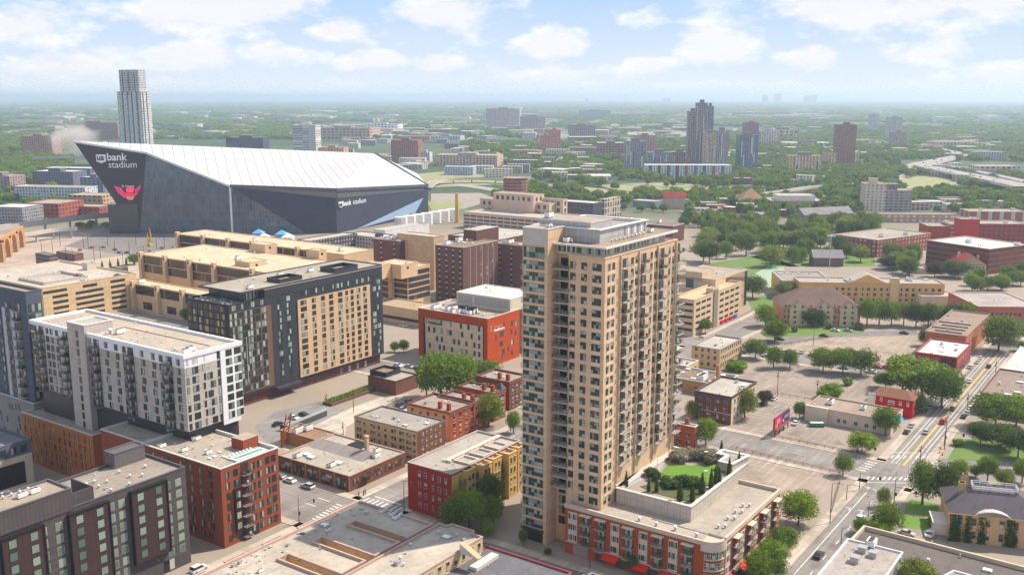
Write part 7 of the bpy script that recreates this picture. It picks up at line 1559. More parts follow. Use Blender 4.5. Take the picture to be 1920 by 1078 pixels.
def tree(P, h, w_, label, mt=None, kind='near', group=None, name='leafy_tree', cat='tree', rz=None):
    mt = mt or random.choice((LEAF, LEAF, LEAFB, LEAFD, LEAFY)); mt = LEAFY if (mt in (LEAF, LEAFB) and random.random() < .12 and kind in ('near', 'mid')) else mt; NT_[0] += 1
    r_ = bpy.data.objects.new(name, None); r_.empty_display_size = .1; COL.objects.link(r_); r_.location = P; tag(r_, label, cat, group)
    ang = random.uniform(0, 6.28) if rz is None else rz
    ws = w_ if kind not in ('column', 'cone') else h
    if kind not in ('shrub', 'column'):
        t = bpy.data.objects.new('trunk', TRK[NT_[0] % 3]); COL.objects.link(t); t.parent = r_; t.scale = (h, h, h * 1.0)
    c = bpy.data.objects.new('crown', tree_proto(kind, mt, NT_[0])); COL.objects.link(c); c.parent = r_; q1, q2 = random.uniform(.86, 1.14), random.uniform(.86, 1.14); c.scale = (ws * q1, ws * q2, h); c.rotation_euler = (0, 0, ang)
    return r_
def ptree(x, yb, yt, wpx, label, mt=None, kind='near', group=None, **k):
    P = at(x, yb, 0); h = max(2.0, zat(x, yt, P)); return tree(P, h, wpx / F * P.length * 1.06, label, mt, kind, group, **k)
random.seed(5)
G1_ = 'trees in front of the orange clinic'
for a_ in ((826, 748, 660, 92, 'tall bright green tree in front of the orange clinic, leftmost of the clump', LEAFB, 'near'), (864, 745, 662, 84, 'large bright green tree in front of the orange clinic, middle of the clump', LEAFB), (912, 722, 675, 58, 'round green tree at the right end of the clump by the orange clinic', LEAF), (800, 745, 690, 40, 'small tree on the left edge of the clump by the orange clinic', LEAFB),
           (916, 800, 738, 62, 'green street tree before the red brick terrace', LEAFB), (963, 812, 770, 30, 'green tree between the terrace and the beige tower', LEAF), (880, 992, 918, 78, 'broad green tree beside the red painted apartment front', LEAFB), (850, 996, 935, 56, 'darker tree hugging the red painted apartment front', LEAF), (920, 960, 885, 56, 'green tree along the yellow apartment side', LEAF), (940, 925, 862, 44, 'upper green tree along the yellow apartment side', LEAF), (914, 1006, 975, 40, 'small light green tree at the pavement by the tan roofs', LEAFB), (925, 985, 930, 50, 'green tree between the yellow side and the beige tower', LEAF),
           (1027, 1042, 1026, 16, 'small dark round street tree at the foot of the beige tower', LEAFD), (981, 1022, 992, 20, 'small street tree left of the beige tower entrance', LEAF), (1186, 1074, 1040, 26, 'small dark street tree between the red awnings', LEAFD),
           (1323, 836, 782, 44, 'bright green tree by the street right of the beige tower', LEAFB), (1298, 785, 750, 30, 'tree beside the small red brick house', LEAF), (1396, 783, 726, 46, 'green tree in front of the cream side wall', LEAFB), (1434, 757, 732, 30, 'dark purple tree in the car park', LEAFR), (1322, 625, 598, 28, 'tree at the foot of the tan parking ramp', LEAF),
           (1497, 984, 921, 70, 'large green tree at the corner of the brick apartment wing', LEAFB), (1467, 1034, 988, 58, 'green street tree below the brick apartment wing corner', LEAF), (1444, 1066, 1012, 60, 'second green street tree along the brick wing', LEAFB), (1420, 1090, 1030, 60, 'lowest green street tree along the brick wing', LEAFB), (1455, 1085, 1045, 50, 'green tree crown at the bottom edge by the avenue', LEAF),
           (1580, 891, 851, 32, 'slim young tree at the end of the red fence', LEAF), (1616, 848, 810, 57, 'round bright green tree on the gravel lot corner', LEAFB), (1660, 816, 764, 56, 'green tree in front of the cream workshop', LEAF), (1499, 784, 752, 24, 'narrow green tree between the billboard and the workshop', LEAF),
           (1543, 697, 652, 50, 'dark green tree, leftmost of the three beside the long lot', LEAF), (1580, 700, 652, 56, 'dark green tree, middle of the three beside the long lot', LEAF), (1614, 702, 654, 54, 'dark green tree, rightmost of the three beside the long lot', LEAF), (1450, 690, 648, 36, 'green tree by the parked cars left of the long lot', LEAF), (1481, 690, 655, 36, 'young green tree by the parked cars near the long lot', LEAF), (1416, 672, 636, 40, 'green tree right of the small tan apartment house', LEAF),
           (1728, 752, 676, 130, 'very large spreading green tree behind the red wooden house', LEAFB), (1692, 735, 663, 70, 'large green tree left part of the group behind the red house', LEAFB), (1765, 765, 690, 70, 'large green tree over the parked cars by the avenue', LEAF), (1660, 728, 700, 44, 'low green tree left of the red wooden house', LEAF), (1715, 775, 735, 40, 'shaded tree right beside the red wooden house', LEAFD),
           (1872, 658, 589, 66, 'big dark green tree at the top of the avenue', LEAF), (1733, 648, 616, 26, 'dark tree against the long brick building', LEAFD), (1866, 800, 738, 78, 'large green tree at the right side of the avenue', LEAF), (1905, 800, 742, 60, 'large green tree at the right edge by the avenue', LEAFB), (1838, 832, 790, 50, 'dark tree on the dry grass corner, left one', LEAFD), (1876, 840, 795, 56, 'dark tree on the dry grass corner, middle one', LEAFD), (1908, 860, 805, 56, 'dark tree on the dry grass corner, right one', LEAFD), (1926, 660, 640, 40, 'green tree cut by the right edge beside the avenue', LEAF),
           (1729, 945, 862, 58, 'tall green tree on the mansion lawn, left of two', LEAF), (1772, 950, 866, 50, 'tall dark green tree on the mansion lawn, right of two', LEAFD), (1798, 896, 862, 34, 'light green tree behind the mansion lawn trees', LEAFB), (1851, 902, 856, 40, 'light green street tree behind the mansion', LEAFB), (1829, 895, 872, 24, 'small green street tree behind the mansion', LEAF), (1882, 912, 878, 38, 'green tree behind the mansion chimney', LEAF), (1916, 905, 860, 36, 'bright street tree at the right edge near the mansion', LEAFB),
           (1656, 950, 913, 27, 'narrow dark tree beside the avenue above the low roof', LEAF), (1664, 998, 944, 66, 'green tree beside the avenue next to the small lawn', LEAF), (1612, 1000, 970, 34, 'small green tree at the end of the long brown roof', LEAF), (1645, 1004, 972, 56, 'bushy green tree at the end of the long brown roof', LEAFB), (1718, 1125, 1050, 76, 'bright green tree at the bottom edge beside the hatch roof', LEAFB),
           (1524, 611, 579, 42, 'dark round tree in front of the gabled inn', LEAFD), (1452, 640, 600, 50, 'green tree left of the gabled inn', LEAF), (1480, 558, 527, 50, 'round green tree beside the long tan building', LEAF), (1411, 558, 515, 48, 'big round green tree at the park corner behind the ramp', LEAF), (1445, 500, 458, 52, 'largest round dark tree in the park', LEAF), (1435, 612, 570, 44, 'bright green tree beside the street by the inn', LEAFB), (1520, 585, 560, 30, 'tree on the left side of the gabled inn', LEAFD), (1668, 505, 480, 40, 'purple leaved tree by the long tan building', LEAFR), (1790, 520, 488, 50, 'dark round tree beside the red roofed house', LEAFD), (1752, 520, 490, 36, 'purple tree left of the red roofed house', LEAFR), (1900, 640, 600, 60, 'green tree beside the car park at the right', LEAF), (740, 660, 640, 20, 'small street tree by the curved hospital drive', LEAF), (757, 660, 636, 22, 'second small street tree by the curved hospital drive', LEAF), (252, 496, 476, 24, 'green tree at the end of the tan hospital wing', LEAF), (348, 600, 578, 20, 'green tree at the left foot of the black tower', LEAFB)):
    ptree(*a_[:5], mt=a_[5], kind='near')
# the row in front of the long tan building
for k in range(10): ptree(1625 + k * 23, 612 + random.uniform(-3, 3), 556 + random.uniform(0, 9) + k * 1.2, 34, 'dense dark green tree in the long row in front of the tan annexes', random.choice((LEAF, LEAFD, LEAFB)), 'near', 'row of trees before the tan annexes')
for x, y in ((1450, 600), (1538, 612), (1555, 616), (1490, 622), (1610, 616), (1462, 612)): ptree(x, y, y - 12, 16, 'low rounded shrub in the planting around the gabled inn', LEAF, 'shrub', 'shrubs round the inn', name='shrub', cat='shrub')
for x, y, yt, w_, lb in ((1558, 745, 718, 44, 'bright green bush on the long lot, right'), (1546, 748, 728, 30, 'bright green bush on the long lot, left'), (1589, 722, 706, 20, 'small round bush on the long lot'), (1380, 695, 675, 44, 'bushy hedge along the small tan apartment house'), (1745, 985, 968, 16, 'low shrub at the mansion steps'), (1795, 835, 822, 22, 'round shrub on the grass corner')): ptree(x, y, yt, w_, lb, LEAFB, 'shrub', name='shrub', cat='shrub')
# roof garden planting
for i, (x, y, hh, lb) in enumerate(((1174, 912, 4.6, 'leftmost'), (1216, 921, 4, 'second'), (1231, 922, 4.5, 'third'), (1275, 938, 6.2, 'front left'), (1298, 940, 5.2, 'front middle'), (1316, 925, 6, 'front right'), (1333, 915, 5.6, 'inner right'), (1342, 906, 5.6, 'tall right'), (1348, 905, 4.6, 'narrow right'), (1367, 889, 5, 'upper right'), (1385, 876, 4.8, 'topmost right'), (1352, 856, 5, 'lone back'))):
    tree(at(x, y, gz), hh, hh, '%s slim dark cypress standing on the roof garden edge' % lb, LEAFD, 'column', 'cypresses on the roof garden', name='cypress')
for x, y, w_, h_ in ((1220, 892, 4, 2.6), (1230, 900, 4, 2.8), (1262, 913, 5, 2.4), (1278, 910, 5, 3.2), (1292, 911, 5, 3), (1306, 911, 5, 2.6), (1247, 906, 4, 2.2)): tree(at(x, y, gz), h_, w_, 'dark round leafed bush between the lawn and the roof garden parapet', LEAFD, 'shrub', 'bushes on the roof garden', name='shrub', cat='shrub')
BLO = leaves('blossom', (.14, .15, .08), (.42, .36, .28))
for x, y in ((1268, 862), (1282, 860), (1296, 860), (1310, 860), (1322, 861), (1334, 862), (1274, 866), (1330, 868)): tree(at(x, y, gz), 3.4, 5.5, 'pale flowering bush at the back of the roof garden', BLO, 'shrub', 'flowering bushes on the roof garden', name='shrub', cat='shrub')
for k in range(9): tree(at(132 + k * 15, 514 - k * 2.4), 6, 3, 'small dark conical tree in the row along the sandy plaza', LEAFD, 'column', 'conical trees on the plaza', name='conifer')
for x, y in ((150, 428), (166, 430), (172, 425), (200, 428), (216, 521), (88, 420)): ptree(x, y, y - 12, 16, 'small green tree between the walkway bridge and the plaza', LEAF, 'mid', 'plaza trees')
for k in range(12): q = pB3 - U * (3 if k % 2 else 15) + V * (120 + k * 5.5); car(0, 0, random.choice(('white', 'silver', 'black', 'grey')), V, 'parked car on the street in front of the tan parking ramp', 'cars before the tan ramp', P=q + up * .05) if 0 else None
# clusters
BUILT = [(Vector(o.matrix_world.translation), o) for o in []]
FC = []
for o in list(sc.objects):
    if o.type == 'MESH' and o.name.startswith(('wall', 'stair_block', 'glass_wall', 'dark_wall')):
        c = [Vector(v) + (o.parent.location if o.parent else Vector()) for v in o.bound_box]; xs = [p.x for p in c]; ys = [p.y for p in c]; cx, cy = (min(xs) + max(xs)) / 2, (min(ys) + max(ys)) / 2; FC.append((cx, cy, .42 * math.hypot(max(xs) - min(xs), max(ys) - min(ys)) + 2))
FC = np.array(FC + FOOTL)
def free(P): return ((FC[:, 0] - P.x) ** 2 + (FC[:, 1] - P.y) ** 2 > FC[:, 2] ** 2).all()
PLACED = []
def cluster(poly, n, hr, label, group, mts, kind='mid', sep=6.5):
    g = [at(x, y) for x, y in poly]; x0, x1, y0, y1 = min(p.x for p in g), max(p.x for p in g), min(p.y for p in g), max(p.y for p in g); k = tries = 0
    while k < n and tries < n * 30:
        tries += 1; P = Vector((random.uniform(x0, x1), random.uniform(y0, y1), 0))
        if not inpoly(P.x, P.y, g) or not free(P) or any((P - q).length < sep for q in PLACED[-90:]): continue
        PLACED.append(P); h = random.uniform(*hr); tree(P, h, h * random.uniform(.85, 1.15), label, random.choice(mts), kind, group); k += 1
MX = (LEAF, LEAFB, LEAFB, LEAFD, LEAF)
cluster([(1290, 478), (1330, 430), (1460, 425), (1650, 430), (1640, 490), (1480, 505), (1400, 480), (1330, 500)], 64, (11, 19), 'mature green tree in the park behind the tan parking ramp', 'park trees', MX, 'near', 9)
cluster([(1280, 430), (1290, 405), (1450, 405), (1660, 415), (1650, 432), (1440, 430)], 40, (9, 15), 'green tree in the strip between the park and the brick rows', 'trees above the park', MX, 'mid')
cluster([(1640, 480), (1700, 472), (1760, 476), (1800, 505), (1700, 520)], 14, (9, 15), 'green tree between the long tan building and the hospital', 'trees before the hospital', MX, 'near')
cluster([(1800, 530), (1925, 520), (1925, 545), (1820, 552)], 12, (8, 12), 'bright green tree behind the curved brick hall', 'trees behind the curved hall', (LEAFB, LEAF), 'near', 5)
cluster([(1280, 400), (1400, 382), (1620, 385), (1620, 402)], 34, (8, 13), 'green tree scattered among the brick rows beyond the park', 'trees beyond the park', MX, 'mid')
cluster([(1640, 372), (1925, 372), (1925, 392), (1640, 396)], 26, (8, 14), 'green tree in the belt above the red hospital', 'trees above the red hospital', MX, 'mid')
cluster([(1215, 352), (1400, 352), (1400, 342), (1215, 345)], 22, (9, 14), 'tree in the row in front of the long white apartments', 'trees before the white apartments', MX, 'mid', 5)
cluster([(1050, 375), (1200, 380), (1260, 400), (1060, 398)], 12, (7, 11), 'tree near the low tan building beyond the beige tower', 'trees behind the beige tower', MX, 'mid')
# ---- the rest of the trees as one mass
pts = []
def fill(n, y0, y1, x0, x1, hr, wm=1.0, avoid=True):
    for _ in range(n):
        x, y = random.uniform(x0, x1), random.uniform(y0, y1)
        if any(inpoly(x, y, e_) for e_ in EXC): continue
        P = at(x, y); 
        if avoid and not free(P): continue
        h = random.uniform(*hr); pts.append((P.x, P.y, 0, h * wm * random.uniform(.9, 1.3), h))
def fillg(n, r0, r1, hr, wm=1.0, a0=-29, a1=29, clump=None, avoid=True):
    k = 0
    while k < n:
        d_ = math.sqrt(random.uniform(r0 * r0, r1 * r1)); a = R(random.uniform(a0, a1)); X, Y = d_ * math.sin(a), d_ * math.cos(a); k += 1
        if clump and math.sin(X * .004 + 1.3) * math.cos(Y * .0031 + X * .0012) + .5 * math.sin(Y * .011 + X * .006) < clump: continue
        P = Vector((X, Y, 0)); x, y = projx(P), projy(P)
        if avoid and (any(inpoly(x, y, e_) for e_ in EXC) or not free(P)): continue
        h = random.uniform(*hr); pts.append((X, Y, 0, h * wm * random.uniform(.9, 1.3), h))
fillg(2600, 1120, 1700, (7, 14)); fillg(6500, 1500, 2600, (7, 14), 1.15, clump=-.5); fillg(9500, 2500, 4200, (7, 14), 1.7, clump=-.3); fillg(9000, 4200, 7000, (8, 16), 3.0, clump=-.2, avoid=False); fillg(7000, 7000, 13000, (12, 24), 6.0, clump=-.1, avoid=False); fillg(5000, 13000, 26000, (14, 26), 12.0, clump=-.1, avoid=False)
fill(700, 262, 345, 1420, 1760, (9, 15)); fill(350, 240, 262, 560, 1000, (9, 15)); fill(260, 296, 345, 0, 130, (8, 13)); fill(300, 360, 392, 1160, 1460, (7, 11)); fill(420, 345, 378, 1560, 1925, (7, 12)); fill(150, 262, 300, 1000, 1300, (8, 13)); fill(120, 300, 340, 830, 1100, (6, 10))
pts = np.array(pts, dtype=np.float32); me = bpy.data.meshes.new('woodland'); me.from_pydata([tuple(p[:3]) for p in pts.tolist()], [], [])
at1 = me.attributes.new('sc', 'FLOAT_VECTOR', 'POINT'); at1.data.foreach_set('vector', np.stack([pts[:, 3], pts[:, 3], pts[:, 4]], 1).ravel())
wd = bpy.data.objects.new('woodland', me); COL.objects.link(wd); wd['kind'] = 'stuff'
srcs = []
for o in sc.objects:
    if o.name.startswith('crown') and o.type == 'MESH' and o.parent and o.parent.get('group') in ('trees above the park', 'trees beyond the park'):
        if all(o.data != s_.data for s_ in srcs): srcs.append(o)
    if len(srcs) >= 6: break
ng = bpy.data.node_groups.new('woodland', 'GeometryNodeTree'); ng.interface.new_socket('Geometry', in_out='INPUT', socket_type='NodeSocketGeometry'); ng.interface.new_socket('Geometry', in_out='OUTPUT', socket_type='NodeSocketGeometry')
N = ng.nodes; L = ng.links; gi = N.new('NodeGroupInput'); go = N.new('NodeGroupOutput'); iop = N.new('GeometryNodeInstanceOnPoints'); jn = N.new('GeometryNodeJoinGeometry')
for s_ in srcs:
    oi = N.new('GeometryNodeObjectInfo'); oi.inputs['Object'].default_value = s_; oi.transform_space = 'ORIGINAL'; g2 = N.new('GeometryNodeGeometryToInstance'); L.new(oi.outputs['Geometry'], g2.inputs[0]); L.new(g2.outputs[0], jn.inputs[0])
na = N.new('GeometryNodeInputNamedAttribute'); na.data_type = 'FLOAT_VECTOR'; na.inputs[0].default_value = 'sc'; rv_ = N.new('FunctionNodeRandomValue'); rv_.data_type = 'FLOAT'; rv_.inputs[3].default_value = 6.28; cx = N.new('ShaderNodeCombineXYZ'); L.new(rv_.outputs[1], cx.inputs[2])
L.new(gi.outputs[0], iop.inputs['Points']); L.new(jn.outputs[0], iop.inputs['Instance']); iop.inputs['Pick Instance'].default_value = True; L.new(na.outputs[0], iop.inputs['Scale']); L.new(cx.outputs[0], iop.inputs['Rotation']); L.new(iop.outputs[0], go.inputs[0])
md = wd.modifiers.new('woodland', 'NODES'); md.node_group = ng

# ================================================================== vehicles
def car_proto(color, suv=0):
    L_, W_ = (4.6, 1.85) if not suv else (4.8, 1.95); h = 1.45 + .25 * suv; m = MB(); x0, x1 = -L_ / 2, L_ / 2; zb_, zs = .32, .92 + .1 * suv
    prof = [(x0, zb_), (x0, zs - .12), (x0 + .15, zs), (x0 + (.25 if suv else .7), zs + .03), (x1 - 1.3, zs), (x1 - .1, zs - .18), (x1, zs - .35), (x1, zb_)]
    n = len(prof)
    for s_ in (-1, 1): f = [(x, s_ * W_ / 2, z) for x, z in prof]; m.face(f if s_ < 0 else f[::-1])
    for i in range(n): (xa, za), (xb2, zb2) = prof[i], prof[(i + 1) % n]; m.face([(xa, W_ / 2, za), (xb2, W_ / 2, zb2), (xb2, -W_ / 2, zb2), (xa, -W_ / 2, za)][::-1])
    a, b2, c, d = (x0 + (.15 if suv else .55), x0 + (.5 if suv else 1.2), x1 - 2.0, x1 - 1.25); wi = W_ / 2 - .16
    m.face([(b2, -wi, h), (c, -wi, h), (c, wi, h), (b2, wi, h)]); root_ = m
    g = MB(); wo = W_ / 2 - .03
    B0 = [(a, -wo, zs), (d, -wo, zs), (d, wo, zs), (a, wo, zs)]; T_ = [(b2, -wi, h), (c, -wi, h), (c, wi, h), (b2, wi, h)]
    for i in range(4): j = (i + 1) % 4; g.face([B0[i], B0[j], T_[j], T_[i]])
    wh = MB(); wh.tube((0, -.11, 0), (0, .11, 0), .34, n=10); wh.tube((0, -.12, 0), (0, .12, 0), .18, n=8, mi=1)
    mt = plain(color, .3, .1, var=.02, spec=.6)
    return dict(body=root_.mesh('body', [mt]), cabin=g.mesh('cabin_glass', [plain((.02, .025, .03), .1, spec=.8)]), wheel=wh.mesh('wheel', [plain((.02, .02, .02), .8), STEEL]), L=L_, W=W_)
CC = {'white': (.78, .78, .78), 'silver': (.45, .46, .48), 'black': (.02, .02, .025), 'red': (.5, .02, .03), 'blue': (.05, .10, .25), 'grey': (.15, .15, .16)}
CP_ = {}
def car(x, y, col, d, label, group=None, suv=0, z=0.03, P=None):
    k = (col, suv)
    if k not in CP_: CP_[k] = car_proto(CC[col], suv)
    pr = CP_[k]; P = P if P is not None else at(x, y, z); r_ = bpy.data.objects.new('parked_car' if 'driving' not in label else 'car', None); COL.objects.link(r_); r_.location = P; r_.rotation_euler = (0, 0, math.atan2(d.y, d.x)); tag(r_, label, 'car', group)
    for nm, me in (('body', pr['body']), ('cabin_glass', pr['cabin'])): o = bpy.data.objects.new(nm, me); COL.objects.link(o); o.parent = r_
    for sx_ in (-1, 1):
        for sy in (-1, 1): o = bpy.data.objects.new('wheel', pr['wheel']); COL.objects.link(o); o.parent = r_; o.location = (sx_ * pr['L'] * .31, sy * (pr['W'] / 2 - .1), .34)
for a_ in ((524, 895, 'grey', V, 'grey car at the kerb, first by the brick podium'), (543, 903, 'white', V, 'white hatchback at the kerb below the brick restaurant'), (577, 914, 'silver', V, 'silver estate car at the kerb below the brick restaurant'), (373, 1069, 'white', U, 'white estate car in the street beside the charcoal hotel'),
           (1775, 733, 'white', U, 'white car under the great tree by the avenue'), (1768, 741, 'blue', U, 'dark blue car under the great tree by the avenue'), (1744, 764, 'silver', U, 'silver car on the avenue by the red wooden house'), (1734, 772, 'grey', U, 'grey car on the avenue by the red wooden house'), (1709, 800, 'silver', U, 'silver car at the kerb by the workshop, upper one'), (1700, 812, 'black', U, 'black car at the kerb by the workshop, lower one'), (1768, 793, 'red', U, 'dark red van driving along the avenue'),
           (1833, 680, 'white', U, 'white car below the white roofed corner building, middle'), (1838, 673, 'white', U, 'white car below the white roofed corner building, upper'), (1818, 690, 'silver', U, 'silver car below the white roofed corner building, lower'), (1807, 783, 'black', U, 'black car on the right side of the avenue, lowest'), (1814, 776, 'silver', U, 'silver car on the right side of the avenue, middle'), (1821, 767, 'white', U, 'white car on the right side of the avenue, upper'), (1833, 745, 'white', U, 'white car beside the dark red brick building'),
           (1492, 795, 'white', U, 'white pickup at the wall behind the billboard'), (1462, 637, 'black', -V, 'black car on the street left of the inn'), (1545, 631, 'black', -V, 'black car on the street before the inn'), (1566, 621, 'white', -V, 'white car before the inn'), (1590, 621, 'silver', -V, 'silver car before the inn'), (1612, 619, 'black', -V, 'black car before the right end of the inn'), (1695, 626, 'black', -V, 'dark car in the shade of the long tree row'), (1645, 690, 'red', -V, 'red car beside the three dark trees, left'), (1661, 691, 'red', -V, 'red car beside the three dark trees, right'), (1504, 662, 'silver', U, 'silver car in the lot left of the three dark trees'), (1467, 665, 'white', -V, 'white car under the young trees, upper'), (1477, 679, 'white', -V, 'white car under the young trees, lower'), (1457, 676, 'white', -V, 'white car under the young trees, left'), (1450, 749, 'white', U, 'white car beside the fence of the car park'), (1432, 758, 'black', U, 'black car beside the purple tree'),
           (746, 687, 'white', -V, 'white car on the street near the clinic trees, left'), (767, 689, 'silver', -V, 'silver car on the street near the clinic trees, middle'), (783, 692, 'grey', -V, 'grey car on the street near the clinic trees, right'), (751, 762, 'grey', -V, 'grey car behind the cream apartment building, left'), (768, 755, 'grey', -V, 'grey car behind the cream apartment building, upper'), (755, 770, 'silver', -V, 'silver car behind the cream apartment building, lower'), (551, 785, 'white', -V, 'white car in the yard below the black tower'), (570, 779, 'black', -V, 'black car in the yard below the black tower'), (521, 797, 'black', U, 'black car beside the red steel frame'), (757, 612, 'white', -V, 'white car on the curved hospital drive'), (1743, 1003, 'white', U, 'white car parked beside the mansion lawn'), (224, 475, 'blue', -V, 'blue car on the plaza street'), (284, 552, 'blue', -V, 'blue car in the street below the tan hospital terrace'), (1700, 1002, 'silver', -V, 'silver car on the drive beside the long brown roof')):
    car(*a_[:5], suv=1 if 'van' in a_[4] or 'estate' in a_[4] else 0)
for x, y, c, lb in ((116, 512, 'black', 'black pickup on the parking ramp roof'), (148, 517, 'red', 'orange red car on the parking ramp roof'), (156, 529, 'white', 'white car on the parking ramp roof'), (221, 518, 'black', 'black car at the corner of the parking ramp roof')): car(x, y, c, U, lb, z=19.6)
for k in range(12): q = pB3 - U * (2.5 if k % 2 else 16) + V * (112 + k * 6); car(0, 0, random.choice(('white', 'silver', 'black', 'grey')), V, 'parked car on the street in front of the tan parking ramp', 'cars before the tan ramp', P=q + up * .05)
for k in range(14): car(*((0, 0)), random.choice(('white', 'silver', 'black', 'red')), V, 'car on the streets between the ramp and the stadium plaza', 'cars near the plaza', P=at(150 + 22 * k, 470 - 6 * math.sin(k), .05))
for k, (f_, l_) in enumerate(((.4, -60), (.62, -30), (.42, 60), (.62, 95), (.4, 140), (.64, 170))): car(0, 0, ('black', 'white', 'silver', 'grey', 'white', 'black')[k], U, 'car driving along the avenue', 'moving cars on the avenue', P=a2 - nn * (w2 * f_) + U * l_ + up * .05)
for k in range(9): car(1884 + k * 4.2, 586 + k * 3.6, ('white', 'silver', 'white')[k % 3], Vector((1, .1, 0)), 'pale car in the packed row of the right hand car park', 'cars in the right hand car park')
for k in range(26): q = random.choice(hq[4:-6]); car(0, 0, random.choice(('white', 'silver', 'black', 'red')), (hq[8] - hq[4]), 'small car driving on the elevated freeway', 'cars on the freeway', P=q + Vector((random.uniform(-9, 9), random.uniform(-9, 9), .1)))
for k in range(8): car(0, 0, random.choice(('white', 'silver', 'grey')), X1, 'car parked between the stadium and the chimney', 'cars by the chimney', P=at(838 + (k % 4) * 5, 408 + (k // 4) * 5, .05))

# ================================================================== street furniture, fences, signs
def pole(x, yb, yt, kind, label, group=None, d=None, arm=2.6):
    P = at(x, yb, 0); h = max(4.5, zat(x, yt, P)); d = d or -V
    nm, cat = (('utility_pole', 'utility pole'), ('street_lamp', 'street lamp'), ('traffic_light', 'traffic light'))[kind]; r_ = root(nm, P, label, cat, group); mt = (plain((.20, .13, .09), .9), plain((.14, .09, .08), .6), plain((.10, .07, .06), .6))[kind]
    m = MB(); m.tube(P, P + up * h, .17 if kind == 0 else .13, .11 if kind == 0 else .08, 6); m.build('pole', mt, r_)
    if kind == 0: m = MB(); m.box(P + up * 0 - d * .9 - V * .06, d, 1.8, V, .12, h - .9, h - .75); m.tube(P + V * .3 + up * (h - 2.4), P + V * .3 + up * (h - 1.6), .2, n=6); m.build('crossarm', mt, r_)
    if kind == 1:
        m = MB(); a_ = P + up * h; b_ = a_ + d * arm * .6 + up * .5; c_ = a_ + d * arm + up * .45; m.tube(a_, b_, .06, n=5); m.tube(b_, c_, .06, n=5); m.build('arm', mt, r_); m = MB(); m.box(c_ - V * .15, d, .7, V, .3, c_.z - .1, c_.z + .05); m.build('lamp_head', plain((.5, .5, .5), .5), r_)
    if kind == 2:
        m = MB(); a_ = P + up * 5.6; m.tube(a_, a_ + d * 6, .07, n=5); m.build('arm', mt, r_)
        m = MB(); q = P + d * 5.8; m.box(q - V * .15, d, .35, V, .3, 4.6, 5.7); m.box(P + d * .2 - V * .15, d, .3, V, .3, 2.8, 3.8); m.build('signal_head', FBK, r_)
for x, yb, yt, k, lb in ((1457, 746, 696, 0, 'wooden utility pole behind the car park fence'), (1532, 744, 711, 0, 'wooden utility pole on the long lot with a lamp'), (1640, 709, 657, 0, 'tall wooden utility pole right of the three dark trees'), (1813, 770, 737, 0, 'wooden utility pole on the right side of the avenue'), (1866, 706, 677, 0, 'wooden utility pole before the white roofed tan building'), (1771, 842, 780, 0, 'tall pole on the avenue near the grass corner'), (1725, 868, 834, 0, 'pole at the far corner of the crossing'), (663, 773, 729, 0, 'tall wooden pole at the corner of the cream apartment building'), (612, 757, 748, 0, 'short wooden pole by the driveway'), (644, 825, 790, 0, 'wooden pole behind the brown garage roof'),
                         (1556, 980, 906, 1, 'street lamp on the left pavement of the avenue'), (1628, 968, 944, 1, 'street lamp in front of the bushy trees'), (1577, 1018, 1003, 1, 'street lamp at the end of the hatch roof'), (758, 956, 902, 1, 'street lamp at the corner of the red painted apartments'), (286, 1082, 1046, 1, 'street lamp in front of the charcoal hotel'), (1525, 648, 612, 1, 'street lamp at the lot before the inn'), (1106, 1064, 984, 1, 'tall lamp before the brick wing garage door'), (1248, 1078, 1050, 1, 'street lamp near the bottom awnings'), (1587, 937, 909, 1, 'short lamp on the pavement near the red fence'),
                         (1676, 945, 885, 2, 'traffic light on the near right corner of the crossing'), (1611, 918, 885, 2, 'traffic light on the near left corner of the crossing'), (1770, 836, 808, 2, 'traffic light on the far right corner of the crossing'), (1605, 862, 838, 2, 'traffic light on the far left corner of the crossing'), (561, 983, 931, 2, 'traffic light with a long arm over the striped crossing')):
    pole(x, yb, yt, k, lb, d=U if k == 2 and x == 561 else -V)
for k in range(26): x = random.uniform(60, 400); pole(x, random.uniform(455, 520) - max(0, x - 200) * .15, 0, 1, 'slim dark lamp post on the stadium plaza', 'lamp posts on the plaza') if 0 else None
for k in range(24):
    x = 75 + k * 13 + random.uniform(-4, 4); y = 478 + 18 * math.sin(k * 1.7); P = at(x, y); r_ = root('street_lamp', P, 'slim dark lamp post on the plaza before the stadium', 'street lamp', 'lamp posts on the plaza'); m = MB(); m.tube(P, P + up * 10, .2, .15, 5); m.build('pole', FBK, r_)
P = at(1555, 505); r_ = root('floodlight_mast', P, 'tall floodlight mast with a row of lamps beside the park court', 'floodlight'); m = MB(); m.tube(P, P + up * 24, .3, .2, 6); m.build('pole', CONCM, r_); m = MB(); m.cbox(P.x, P.y, 23.5, 6, .4, .9); m.build('lamp_bar', WHITEM, r_)
for x, y in ((1232, 882), (1323, 868), (1323, 905)):
    P = at(x, y, gz); r_ = root('garden_lamp', P, 'white headed lamp post in the roof garden', 'lamp', 'garden lamps'); m = MB(); m.tube(P, P + up * 3.4, .06, n=5); m.build('pole', STEEL, r_); m = MB(); m.cbox(P.x, P.y, P.z + 3.4, 1.1, .5, .15); m.build('lamp_head', WHITEM, r_)
def fence(p0, p1, label, mt, h=1.1, rails=2, z=0.13, step=3.0, name='fence'):
    a_, c_ = at(*p0, z), at(*p1, z); d = (c_ - a_); L_ = d.length; d = d.normalized(); n = Vector((-d.y, d.x, 0)); r_ = root(name, a_, label, 'fence'); m = MB()
    for k in range(int(L_ / step) + 1): m.box(a_ + d * k * step, d, .14, n, .14, z, z + h)
    m.build('posts', mt, r_); m = MB()
    for k in range(rails): zz = z + h * (k + 1) / rails - .12; m.box(a_, d, L_, n, .08, zz, zz + .14)
    m.build('rails', mt, r_)
REDF = plain((.34, .09, .07), .8); BRF2 = plain((.22, .13, .10), .8)
